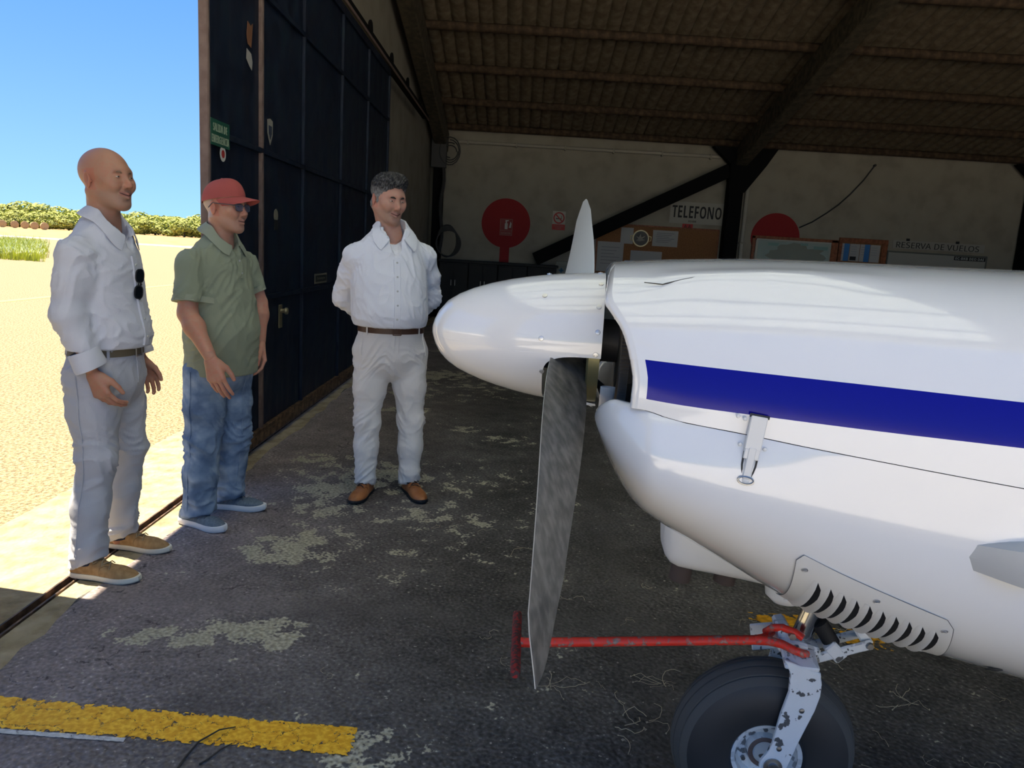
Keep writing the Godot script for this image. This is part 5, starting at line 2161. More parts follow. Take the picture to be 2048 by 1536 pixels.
	part("oleo_strut", st, M.chrome, root, "bright chromed oleo strut")
	var col := mb(30)
	col.tube([Vector3(0.7545 - 0.128, 0.50, cz), Vector3(0.762 - 0.128, 0.528, cz)], 0.034, 20)
	part("collar", col, M.dark, root)
	# scissor links
	var link := func(a: Vector3, b: Vector3, w: float) -> MB:
		var m := mb(30)
		var d := (b - a).normalized()
		var sd := Vector3.BACK
		m.box((a + b) / 2, Vector3((b - a).length() + 0.02, 0.026, w), 0.004, Basis(d, sd.cross(d), sd))
		return m
	var j0 := Vector3(0.795 - 0.128, 0.497, cz + 0.03)
	var j1 := Vector3(0.918 - 0.128, 0.548, cz + 0.03)
	var j2 := Vector3(0.862 - 0.128, 0.628, cz + 0.03)
	part("scissor_link", link.call(j0, j1, 0.010), M.worn_white, root)
	part("scissor_link", link.call(j1 + Vector3(0, 0, -0.012), j2 + Vector3(0, 0, -0.012), 0.010), M.worn_white, root)
	part("scissor_link", link.call(j0 + Vector3(0, 0, -0.06), j1 + Vector3(0, 0, -0.06), 0.010), M.worn_white, root)
	for j in [j0, j1]:
		var pn := mb(30)
		pn.lathe([Vector2(0.0, 0.012), Vector2(0.008, 0.012), Vector2(0.010, 0.006), Vector2(0.010, -0.07), Vector2(0.0, -0.07)], 8, Transform3D(ax.basis, j))
		part("pivot_bolt", pn, M.steel, root)
	var dm := mb(30)
	dm.tube([Vector3(0.800 - 0.128, 0.585, cz + 0.01), Vector3(0.838 - 0.128, 0.532, cz + 0.01)], 0.020, 16)
	part("shimmy_damper", dm, M.black, root)
	var db := mb(30)
	db.box(Vector3(0.842 - 0.128, 0.520, cz + 0.022), Vector3(0.05, 0.034, 0.03), 0.004, Basis(Vector3.BACK, -0.75))
	part("damper_bracket", db, M.worn_white, root)


func tow_bar() -> void:
	var cz := -1.75
	var t := thing("tow_bar", "scuffed red tow bar hooked to the nose wheel fork", "tow bar", Vector3(0.06, 0.47, cz))
	var red := M.red_bar as Material
	var b := mb(40)
	b.tube([Vector3(0.0, 0.012, 0.0), Vector3(0.02, 0.012, 0.0), Vector3(0.60, 0.064, 0.012)], 0.0118, 16)
	part("tube", b, red, t)
	var h := mb(40)
	h.tube([Vector3(-0.006, 0.012, -0.15), Vector3(-0.008, 0.012, -0.145), Vector3(-0.012, 0.010, 0.14), Vector3(-0.012, 0.010, 0.145)], [0.010, 0.0125, 0.0125, 0.010], 14)
	part("handle", h, M.handle_red, t, "worn black and red cross handle")
	for s in [-1.0, 1.0]:
		var f := mb(40)
		f.tube([Vector3(0.585, 0.063, 0.012), Vector3(0.612, 0.066 + s * 0.004, 0.012 + s * 0.014), Vector3(0.636, 0.070 + s * 0.006, 0.010 + s * 0.040), Vector3(0.662, 0.072, 0.010 + s * 0.062), Vector3(0.682, 0.066, 0.010 + s * 0.062), Vector3(0.694, 0.060, 0.010 + s * 0.05)], [0.012, 0.0115, 0.0105, 0.010, 0.010, 0.009], 10)
		part("fork_prong", f, red, t)
	var c := mb(40)
	c.tube([Vector3(0.620, 0.069, -0.022), Vector3(0.628, 0.092, 0.0), Vector3(0.648, 0.100, 0.012), Vector3(0.674, 0.098, 0.03), Vector3(0.690, 0.090, 0.04)], 0.0095, 10)
	part("hook", c, red, t)



# ---------------------------------------------------------------- people
func frame_of(fwd: Vector3, up := Vector3.UP) -> Basis:
	var z := fwd.normalized()
	var x := up.cross(z).normalized()
	return Basis(x, z.cross(x), z)


func az(deg: float, pitch := 0.0) -> Vector3:
	var a := deg_to_rad(deg)
	var b := deg_to_rad(pitch)
	return Vector3(cos(a) * cos(b), sin(b), sin(a) * cos(b))


func skin_mat() -> StandardMaterial3D:
	var m := vmat(0.5, 0.4)
	m.subsurf_scatter_enabled = true
	m.subsurf_scatter_strength = 0.12
	return m


# head in its own axes: x to the person's left, y up, z forward; 1 = a head of 0.235 m
func head_into(b: MB, xf: Transform3D, o: Dictionary) -> void:
	var f := Field.new(Vector3(-0.099, -0.215, -0.125), Vector3(0.099, 0.135, 0.135), 0.0030, 0.038)
	var sm: float = o.get("smile", 0.0)
	var jaw: float = o.get("jaw", 1.0)
	f.ell(Vector3(0, 0.038, -0.014), Vector3(0.0745, 0.084, 0.097), 0.0)
	f.ell(Vector3(0, 0.0, 0.020), Vector3(0.066, 0.085, 0.073), 0.03)
	f.ell(Vector3(0, -0.052, 0.028), Vector3(0.054 * jaw, 0.062, 0.060), 0.03)
	var nk: Vector3 = xf.affine_inverse() * (o.neck as Vector3)
	nk = Vector3(nk.x, minf(nk.y, -0.12), nk.z) + Vector3(0, -0.02, 0)
	f.cone(Vector3(0, -0.055, -0.030), nk, 0.056 * jaw, 0.058 * jaw, 0.025)
	for s in [-1.0, 1.0]:
		f.cone(Vector3(s * 0.054 * jaw, -0.042, -0.008), Vector3(s * 0.018, -0.097, 0.062), 0.019, 0.016, 0.03)
		f.ell(Vector3(s * 0.047, -0.014, 0.060), Vector3(0.021, 0.018, 0.021), 0.03)
	f.ell(Vector3(0, -0.100, 0.069), Vector3(0.020, 0.017, 0.017), 0.02)
	f.cone(Vector3(-0.036, 0.024, 0.074), Vector3(0.0, 0.026, 0.083), 0.011, 0.012, 0.022)
	f.cone(Vector3(0.036, 0.024, 0.074), Vector3(0.0, 0.026, 0.083), 0.011, 0.012, 0.022)
	for s in [-1.0, 1.0]:
		f.ell(Vector3(s * 0.031, 0.005, 0.098), Vector3(0.019, 0.013, 0.017), 0.018, true)
		f.ell(Vector3(s * 0.031, 0.004, 0.0765), Vector3(0.0165, 0.0115, 0.0125), 0.005)
		# lids
		f.cone(Vector3(s * 0.018, 0.0075, 0.0865), Vector3(s * 0.043, 0.0065, 0.079), 0.0036, 0.003, 0.004)
		f.cone(Vector3(s * 0.019, -0.0025, 0.0865), Vector3(s * 0.042, -0.0005 + sm * 0.002, 0.079), 0.0032, 0.003, 0.004)
		f.cone(Vector3(s * 0.020, -0.010, 0.083), Vector3(s * 0.040, -0.009, 0.075), 0.003, 0.003, 0.008)
	f.cone(Vector3(0, 0.014, 0.086), Vector3(0, -0.024, 0.106), 0.0085, 0.0105, 0.012)
	f.ell(Vector3(0, -0.030, 0.107), Vector3(0.0115, 0.010, 0.0105), 0.010)
	for s in [-1.0, 1.0]:
		f.ell(Vector3(s * 0.0135, -0.0345, 0.096), Vector3(0.008, 0.0075, 0.010), 0.007)
		f.ell(Vector3(s * 0.0065, -0.0425, 0.101), Vector3(0.0035, 0.003, 0.005), 0.003, true)
		# smile lines and smiling cheeks
		f.ell(Vector3(s * (0.036 + 0.003 * sm), -0.034 + 0.004 * sm, 0.074), Vector3(0.016, 0.017, 0.012 + 0.004 * sm), 0.018)
		f.cone(Vector3(s * 0.021, -0.036, 0.097), Vector3(s * (0.032 + 0.005 * sm), -0.066, 0.082), 0.0030 + 0.001 * sm, 0.0026, 0.007, true)
	var my: float = -0.067
	var up := 0.004 + 0.007 * sm
	var mw := 0.024 + 0.005 * sm
	for s in [-1.0, 1.0]:
		f.cone(Vector3(0, my + 0.0055, 0.0935), Vector3(s * mw, my + up, 0.0795), 0.0062, 0.0035, 0.007)
		f.cone(Vector3(0, my - 0.0065, 0.0925), Vector3(s * mw * 0.92, my + up - 0.004, 0.0795), 0.0070, 0.0035, 0.007)
	for s in [-1.0, 1.0]:
		f.cone(Vector3(0, my - 0.0005, 0.1005), Vector3(s * (mw + 0.002), my + up, 0.0850), 0.0018, 0.0026, 0.004, true)
	f.cone(Vector3(-0.012, my - 0.019, 0.091), Vector3(0.012, my - 0.019, 0.091), 0.004, 0.004, 0.01, true)
	f.ell(Vector3(0, -0.115, lerpf(-0.03, nk.z, 0.4) + 0.052), Vector3(0.011, 0.014, 0.010), 0.012)
	for s in [-1.0, 1.0]:
		f.cone(Vector3(s * 0.052, -0.045, -0.03), nk + Vector3(s * 0.022, 0.01, 0.040), 0.015, 0.010, 0.025)
		var eb := Basis(Vector3.UP, s * 0.38) * Basis(Vector3.RIGHT, -0.18)
		f.ell(Vector3(s * 0.079, -0.004, -0.014), Vector3(0.0085, 0.033, 0.0195), 0.004, false, eb)
		f.ell(Vector3(s * 0.0905, 0.003, -0.010), Vector3(0.0105, 0.021, 0.0115), 0.003, true, eb)
		f.cone(Vector3(s * 0.0775, -0.012, 0.001), Vector3(s * 0.080, -0.007, 0.000), 0.0045, 0.004, 0.003)
	if o.get("furrow", 0.0) > 0.0:
		for k in 3:
			f.cone(Vector3(-0.03, 0.052 + 0.011 * k, 0.088 - 0.006 * k), Vector3(0.03, 0.052 + 0.011 * k, 0.088 - 0.006 * k), 0.0016, 0.0016, 0.006, true)
	var base: Color = o.skin
	var red: Color = o.red
	var stub: Color = o.stubble
	var top: Color = o.get("top", base)
	var hair_at: float = o.get("nape", 9.0)
	var colr := func(p: Vector3, n: Vector3) -> Color:
		var c := base
		var v := fine.get_noise_3d(p.x * 60, p.y * 60, p.z * 60) * 0.8
		c = c.lerp(red, clampf(0.25 + v * 0.6, 0.0, 1.0))
		if absf(p.x) > 0.071 and p.z < 0.02 and absf(p.y + 0.004) < 0.04:
			c = c.lerp(red, 0.8)
		var nose_d := Vector3(p.x, p.y + 0.028, p.z - 0.104).length()
		c = c.lerp(red, 0.55 * clampf(1.0 - nose_d / 0.03, 0.0, 1.0))
		var ck := Vector3(absf(p.x) - 0.043, p.y + 0.026, p.z - 0.07).length()
		c = c.lerp(red, 0.4 * clampf(1.0 - ck / 0.03, 0.0, 1.0))
		var beard := smoothstep(-0.035, -0.06, p.y) * smoothstep(-0.01, 0.03, p.z) * (1.0 - smoothstep(-0.105, -0.13, p.y) * 1.0)
		c = c.lerp(stub, 0.5 * clampf(beard, 0.0, 1.0))
		if p.z > 0.079 and absf(p.x) < mw and absf(p.y - my - up * absf(p.x) / mw) < 0.0085:
			c = c.lerp(o.lip, 0.75)
		if p.y > 0.06:
			c = c.lerp(top, smoothstep(0.06, 0.11, p.y))
		if hair_at < 1.0 and p.z < -0.005 and p.y > hair_at and p.y < 0.06 and absf(p.x) < 0.079:
			c = c.lerp(o.get("nape_color", stub), 0.7 * smoothstep(-0.005, -0.03, p.z))
		return c
	f.mesh_into(b, xf, colr)


func face_parts(root: Node3D, xf: Transform3D, hair: Color, squint: float, sm: float, thick := 1.0) -> void:
	var white := mat(lin(0.50, 0.47, 0.44), 0.3)
	var iris := mat(lin(0.015, 0.012, 0.010), 0.15)
	var brow := mat(hair, 0.9)
	for s in [-1.0, 1.0]:
		var e := mb(0)
		var rows := []
		for j in 7:
			var row := []
			for i in 12:
				var a := TAU * i / 12.0
				var r := sin(PI / 2.0 * j / 6.0)
				row.append(xf * Vector3(s * 0.031 + cos(a) * r * 0.0108, 0.0030 + sin(a) * r * 0.0042 * squint, 0.0885 + 0.0028 * cos(PI / 2.0 * j / 6.0) - absf(cos(a) * r) * 0.0030))
			rows.append(row)
		e.grid(rows, true)
		var en := part("eye", e, white, root)
		var ir := mb(0)
		var rows2 := []
		for j in 5:
			var row := []
			for i in 12:
				var a := TAU * i / 12.0
				var r := sin(PI / 2.0 * j / 4.0)
				row.append(xf * Vector3(s * 0.031 + cos(a) * r * 0.0045, 0.0032 + sin(a) * r * 0.0040 * squint, 0.0900 + 0.0025 * cos(PI / 2.0 * j / 4.0)))
			rows2.append(row)
		ir.grid(rows2, true)
		part("iris", ir, iris, en)
		var bw := mb(40)
		bw.tube([xf * Vector3(s * 0.012, 0.0185, 0.0915), xf * Vector3(s * 0.024, 0.0225, 0.0900), xf * Vector3(s * 0.036, 0.0225, 0.0835), xf * Vector3(s * 0.048, 0.017, 0.0725)], [0.0034 * thick, 0.0046 * thick, 0.0044 * thick, 0.0024], 8)
		part("eyebrow", bw, brow, root)
	var ml := mb(40)
	var mp := []
	var mw := 0.024 + 0.005 * sm
	var up := 0.004 + 0.007 * sm
	for i in 13:
		var t := i / 6.0 - 1.0
		mp.append(xf * Vector3(t * mw, -0.0672 + up * absf(t) ** 1.3, lerpf(0.0985, 0.0838, absf(t) ** 1.6)))
	ml.tube(mp, [0.0008, 0.0014, 0.0015, 0.0014, 0.0014, 0.0014, 0.0014, 0.0014, 0.0014, 0.0014, 0.0015, 0.0014, 0.0008], 6)
	part("mouth_line", ml, mat(lin(0.06, 0.02, 0.016), 0.6), root)


# hand: fingers run along the local -y axis, palm faces local +z, thumb on local +x
func hand_into(b: MB, xf: Transform3D, col: Callable, curl := 0.5, scale := 1.0, sx := 1.0) -> void:
	var f := Field.new(Vector3(-0.065 if sx > 0 else -0.085, -0.215, -0.045), Vector3(0.085 if sx > 0 else 0.065, 0.035, 0.095), 0.0030, 0.035)
	f.cone(Vector3(0, 0.04, 0), Vector3(0, -0.004, 0), 0.028, 0.025, 0.0, false, Vector3.BACK, 0.72, 0.72)
	var kx := [0.031, 0.010, -0.011, -0.030]
	var ky := [-0.088, -0.093, -0.089, -0.079]
	for i in 4:
		f.cone(Vector3(sx * kx[i] * 0.45, -0.008, 0.0), Vector3(sx * kx[i], ky[i], -0.002), 0.0165, 0.0118, 0.014)
	f.ell(Vector3(sx * 0.026, -0.040, 0.012), Vector3(0.017, 0.030, 0.014), 0.015)
	f.ell(Vector3(sx * -0.022, -0.045, 0.010), Vector3(0.013, 0.032, 0.012), 0.015)
	var ln := [[0.043, 0.026, 0.020], [0.047, 0.030, 0.022], [0.043, 0.028, 0.021], [0.034, 0.021, 0.018]]
	for i in 4:
		var p := Vector3(sx * kx[i], ky[i], -0.002)
		var a := 0.18 + curl * 0.55 + 0.10 * i * curl
		var r := [0.0096, 0.0098, 0.0094, 0.0084][i] as float
		var side: float = kx[i] * 0.9 * sx
		for j in 3:
			var d := Vector3(side * (0.9 if j == 0 else 0.3), -cos(a), sin(a)).normalized()
			var q: Vector3 = p + d * ln[i][j]
			f.cone(p, q, r, r * 0.90, 0.004 if j == 0 else 0.003)
			p = q
			r *= 0.90
			a += curl * (0.75 if j == 0 else 0.5)
	var t0 := Vector3(sx * 0.020, -0.020, 0.010)
	var t1 := Vector3(sx * 0.045, -0.050, 0.024)
	var t2 := Vector3(sx * 0.054, -0.082, 0.034)
	var t3 := Vector3(sx * 0.055, -0.107, 0.042)
	f.cone(t0, t1, 0.016, 0.0125, 0.012)
	f.cone(t1, t2, 0.0118, 0.0102, 0.004)
	f.cone(t2, t3, 0.0100, 0.0082, 0.003)
	f.mesh_into(b, xf * Transform3D(Basis.from_scale(Vector3.ONE * scale), Vector3.ZERO), col)


# shoe: heel at local z = 0, toe towards +z, sole on y = 0, x across
func shoe(parent: Node3D, called: String, xf: Transform3D, len: float, up: Material, sole: Material, lace: Material, st: Dictionary) -> void:
	var k := len / 0.30
	var w := [Vector2(0.0, 0.020), Vector2(0.012, 0.031), Vector2(0.05, 0.036), Vector2(0.11, 0.036), Vector2(0.17, 0.043), Vector2(0.21, 0.046), Vector2(0.25, 0.041), Vector2(0.28, 0.027), Vector2(0.298, 0.008)]
	var sh: float = st.sole
	var h := [Vector2(0.0, 0.062), Vector2(0.01, 0.082), Vector2(0.04, 0.088), Vector2(0.09, 0.088), Vector2(0.125, 0.078), Vector2(0.17, 0.062), Vector2(0.21, st.toe + 0.010), Vector2(0.25, st.toe), Vector2(0.28, st.toe * 0.78), Vector2(0.298, 0.020)]
	var n := mb(0)
	var rows := []
	for j in 30:
		var z := 0.298 * (1.0 - cos(PI * j / 29.0)) / 2.0
		var ww := spl(w, z)
		var hh := spl(h, z)
		var row := []
		for i in 21:
			var a := PI * i / 20.0
			var cx := cos(a)
			var e := 0.75 if z > 0.14 else 0.55
			row.append(xf * (Vector3(signf(cx) * pow(absf(cx), 0.7) * ww * (1.0 - 0.22 * pow(sin(a), 3.0)) + 0.004 * sin(z * 12.0), sh * 0.6 + (hh - sh * 0.6) * pow(sin(a), e), z) * k))
		rows.append(row)
	n.grid(rows)
	n.fan(rows[0], true)
	n.fan(rows[29])
	var o := part(called, n, up, parent, st.label)
	var s := mb(35)
	var lev := [[0.0, -0.002], [sh * 0.3, 0.003], [sh * 0.75, 0.0035], [sh, 0.002]]
	var rings := []
	for l in lev:
		var ring := []
		for side in [1.0, -1.0]:
			for j in 24:
				var jj: int = j if side > 0 else 23 - j
				var z := 0.298 * (1.0 - cos(PI * jj / 23.0)) / 2.0
				var extra: float = l[1]
				var spring := 0.008 * pow(clampf((z - 0.20) / 0.098, 0.0, 1.0), 2.0)
				var zz := z + extra * (z / 0.149 - 1.0)
				ring.append(xf * (Vector3(side * (spl(w, z) + extra) + 0.004 * sin(z * 12.0), l[0] + spring, zz) * k))
		rings.append(ring)
	s.grid(rings, true)
	s.fan(rings[0], true)
	s.fan(rings[3])
	part("sole", s, sole, o)
	var op := mb(40)
	op.lathe([Vector2(0.0, 0.080), Vector2(0.033, 0.084), Vector2(0.036, 0.088), Vector2(0.033, 0.091)], 18, xf * Transform3D(Basis.from_scale(Vector3(k * 0.85, k, k * 1.25)), Vector3(0, 0, 0.050 * k)))
	part("ankle_collar", op, up, o)
	for q in st.laces:
		var l := mb(40)
		var z: float = 0.122 + 0.016 * q
		var pts := []
		for i in 9:
			var t := i / 8.0 * 2.0 - 1.0
			var hh := spl(h, z) + 0.005 - absf(t) ** 2.2 * 0.016
			pts.append(xf * (Vector3(t * 0.024, hh, z + 0.010 * t * (1.0 if q % 2 == 0 else -1.0)) * k))
		l.tube(pts, 0.0034, 6)
		part("lace", l, lace, o)
	var qs := mb(40)
	for s3 in [-1.0, 1.0]:
		var pts := []
		for q in [[0.95, 0.022, 0.150], [0.97, 0.036, 0.138], [0.86, 0.056, 0.140], [0.58, 0.068, 0.158], [0.40, 0.064, 0.176]]:
			var ww := spl(w, q[2])
			pts.append(xf * (Vector3(s3 * ww * q[0] * 0.99 + 0.004 * sin(q[2] * 12.0), q[1], q[2]) * k))
		qs.tube(pts, 0.0022, 6)
	part("quarter_seam", qs, up, o)
	var bow := mb(40)
	for s2 in [-1.0, 1.0]:
		bow.tube([xf * (Vector3(0, 0.084, 0.115) * k), xf * (Vector3(s2 * 0.022, 0.090, 0.108) * k), xf * (Vector3(s2 * 0.036, 0.076, 0.118) * k), xf * (Vector3(s2 * 0.018, 0.078, 0.124) * k), xf * (Vector3(0, 0.082, 0.118) * k)], 0.0026, 6)
	part("lace_bow", bow, lace, o)


func crease(p: Vector3, fx: float, fy: float, fz: float) -> float:
	var w := noise.get_noise_3d(p.x * 4.0, p.y * 4.0, p.z * 4.0) * 0.6
	var n := noise.get_noise_3d(p.x * fx + w, p.y * fy + w * 2.0, p.z * fz)
	return (pow(1.0 - absf(n), 2.5) - 0.4) * 1.9


# a strip that lies on a field: points from a to b, looked up along dir
func on_field(f: Field, a: Vector3, b: Vector3, n: int, dir: Vector3, far: float, lift: float) -> Array:
	var out := []
	for i in n:
		var p := a.lerp(b, float(i) / (n - 1))
		out.append(f.hit(p, dir, far) + dir * lift)
	return out


func ring_on(f: Field, c: Vector3, up: Vector3, n: int, lift: float) -> Array:
	var x := up.cross(Vector3.FORWARD).normalized()
	var z := x.cross(up)
	var out := []
	for i in n:
		var a := TAU * i / n
		var d := x * cos(a) + z * sin(a)
		out.append(f.hit(c, d, 0.32) + d * lift)
	# even the ring out a little
	for it in 2:
		var o2 := out.duplicate()
		for i in n:
			out[i] = o2[i] * 0.5 + (o2[(i + 1) % n] + o2[(i + n - 1) % n]) * 0.25
	return out


func belt_on(parent: Node3D, f: Field, c: Vector3, up: Vector3, h: float, m: Material, buckle: Material, front: Vector3, label: String) -> void:
	var r := []
	for l in [[-0.5, 0.001], [-0.5, 0.006], [0.5, 0.006], [0.5, 0.001]]:
		r.append(ring_on(f, c + up * h * l[0], up, 56, l[1]))
	var b := mb(35)
	b.grid(r, true)
	var o := part("belt", b, m, parent, label)
	var p := f.hit(c, front, 0.32) + front * 0.010
	var bk := mb(30)
	var side := up.cross(front).normalized()
	var bb := Basis(side, up, front)
	for q in [[0, 0.5, 0.045, 0.005], [0, -0.5, 0.045, 0.005]]:
		bk.box(p + up * q[1] * (h + 0.006), Vector3(q[2], q[3], 0.005), 0.001, bb)
	for s in [-1.0, 1.0]:
		bk.box(p + side * s * 0.022, Vector3(0.005, h + 0.008, 0.005), 0.001, bb)
	part("buckle", bk, buckle, o)
	for a in [-55.0, 48.0, 120.0, -120.0]:
		var d := front.rotated(up, deg_to_rad(a))
		var lp := mb(30)
		var lx := up.cross(d).normalized()
		lp.box(f.hit(c, d, 0.32) + d * 0.007, Vector3(0.011, h + 0.016, 0.004), 0.001, Basis(lx, up, d))
		part("belt_loop", lp, M.loop, o)


# turned-down collar round the neck; fr is the person's frame, open is the half angle of the gap at the throat
func collar(parent: Node3D, at: Vector3, fr: Basis, m: Material, open: float, spread: float, point: float, drop: float, sz: float, f: Field) -> void:
	var b := mb(40)
	var rows := []
	var n := 49
	for i in n:
		var t := float(i) / (n - 1)
		var th := lerpf(open, TAU - open, t)
		var fro := maxf(0.0, cos(th))
		var fk := pow(fro, 1.4)
		var d := fr * Vector3(-sin(th), 0, cos(th))
		var lat := fr * Vector3(-signf(sin(th)), 0, 0.25)
		var dl := d.lerp(lat.normalized(), pow(fro, 1.2) * 0.85).normalized()
		var yt := 0.050 - drop * fk
		var tipk := pow(fro, 3.0)
		var rt := (0.066 + 0.030 * fro * fro) * sz
		var rows_i := []
		for q in [[-0.003, -0.045], [0.0, -0.01], [0.001, 0.0], [0.007, 0.004], [0.012, -0.003]]:
			rows_i.append(at + d * (rt + q[0]) + fr.y * (yt + q[1]))
		var leaf := 0.037 + point * tipk
		for k in 4:
			var u := (k + 1) / 4.0
			rows_i.append(at + d * (rt + 0.014) + dl * (0.026 + spread * tipk) * u + fr.y * (yt - 0.004 - leaf * u))
		for k in 4:
			var u := (4 - k) / 4.0
			rows_i.append(at + d * (rt + 0.010) + dl * (0.028 + spread * tipk) * u + fr.y * (yt - 0.006 - leaf * u))
		# the fold lies on the shirt, not in it
		var out := (d + fr.y).normalized()
		for j in range(3, rows_i.size()):
			var clear := 0.009 if j < 9 else 0.005
			var tries := 0
			while tries < 30 and f.val(rows_i[j]) < clear:
				rows_i[j] += out * 0.003
				tries += 1
		rows.append(rows_i)
	b.grid(rows)
	part("collar", b, m, parent)


func torso_field(f: Field, rings: Array, fwd: Vector3, k := 0.03) -> void:
	for i in rings.size() - 1:
		var a: Array = rings[i]
		var b: Array = rings[i + 1]
		f.cone(a[0], b[0], a[1], b[1], k if i > 0 else 0.0, false, fwd, a[2] / a[1], b[2] / b[1])


func limb(f: Field, pts: Array, rs: Array, k := 0.025) -> void:
	for i in pts.size() - 1:
		f.cone(pts[i], pts[i + 1], rs[i], rs[i + 1], k)


# the body under the clothes, on a coarse grid, so that the figure is one surface from head to ankle
func inner_body(b: MB, col: Callable, J: Dictionary, fwd: Vector3) -> void:
	var lo: Vector3 = J.head
	var hi: Vector3 = J.head
	for q in J.values():
		lo = lo.min(q)
		hi = hi.max(q)
	var f := Field.new(lo - Vector3.ONE * 0.14, Vector3(hi.x + 0.14, J.neck.y + 0.04, hi.z + 0.14), 0.016)
	var ch: Vector3 = J.chest
	torso_field(f, [[J.pelvis, 0.125, 0.085], [J.waist, 0.115, 0.075], [ch, 0.130, 0.075], [ch.lerp(J.neck, 0.5), 0.10, 0.06]], fwd)
	f.cone(ch.lerp(J.neck, 0.6), J.neck + Vector3(0, 0.03, 0), 0.05, 0.050, 0.03)
	for s in ["l", "r"]:
		f.cone(J.neck.lerp(J[s + "sh"], 0.3) - Vector3(0, 0.03, 0), J[s + "sh"] - Vector3(0, 0.02, 0), 0.034, 0.034, 0.03)
		limb(f, [J[s + "sh"] - Vector3(0, 0.02, 0), J[s + "el"], J[s + "wr"]], [0.036, 0.032, 0.026])
		var hip: Vector3 = J.pelvis.lerp(J[s + "hip"], 0.9)
		limb(f, [hip, J[s + "knee"], J[s + "ank"]], [0.075, 0.048, 0.036])
		f.cone(J[s + "ank"], J[s + "ank"] + Vector3(0, -0.06, 0), 0.034, 0.030, 0.02)
	f.mesh_into(b, Transform3D(), col)


func rel(d: Dictionary, root: Vector3) -> Dictionary:
	var out := {}
	for k in d:
		out[k] = (d[k] as Vector3) - root
	return out


func skin_color(base: Color, red: Color) -> Callable:
	return func(p: Vector3, n: Vector3) -> Color:
		return base.lerp(red, clampf(0.35 + fine.get_noise_3d(p.x * 40, p.y * 40, p.z * 40) * 0.6, 0, 1))


func white_of(p: Vector3, n: Vector3) -> Color:
	return Color.WHITE


func people() -> void:
	M.loop = mat(lin(0.50, 0.50, 0.52), 0.9)
	bald_man()
	cap_man()
	grey_man()


func cloth(c: Color, rough := 0.9) -> StandardMaterial3D:
	var m := mat(c, rough, 0.0, 0.2)
	m.rim_enabled = true
	m.rim = 0.25
	m.rim_tint = 0.6
	bump(m, noise_tex(0.12, 2, [], [], 256, FastNoiseLite.TYPE_SIMPLEX_SMOOTH, 81), 0.05)
	m.uv1_triplanar = true
	m.uv1_scale = Vector3.ONE * 6.0
	return m


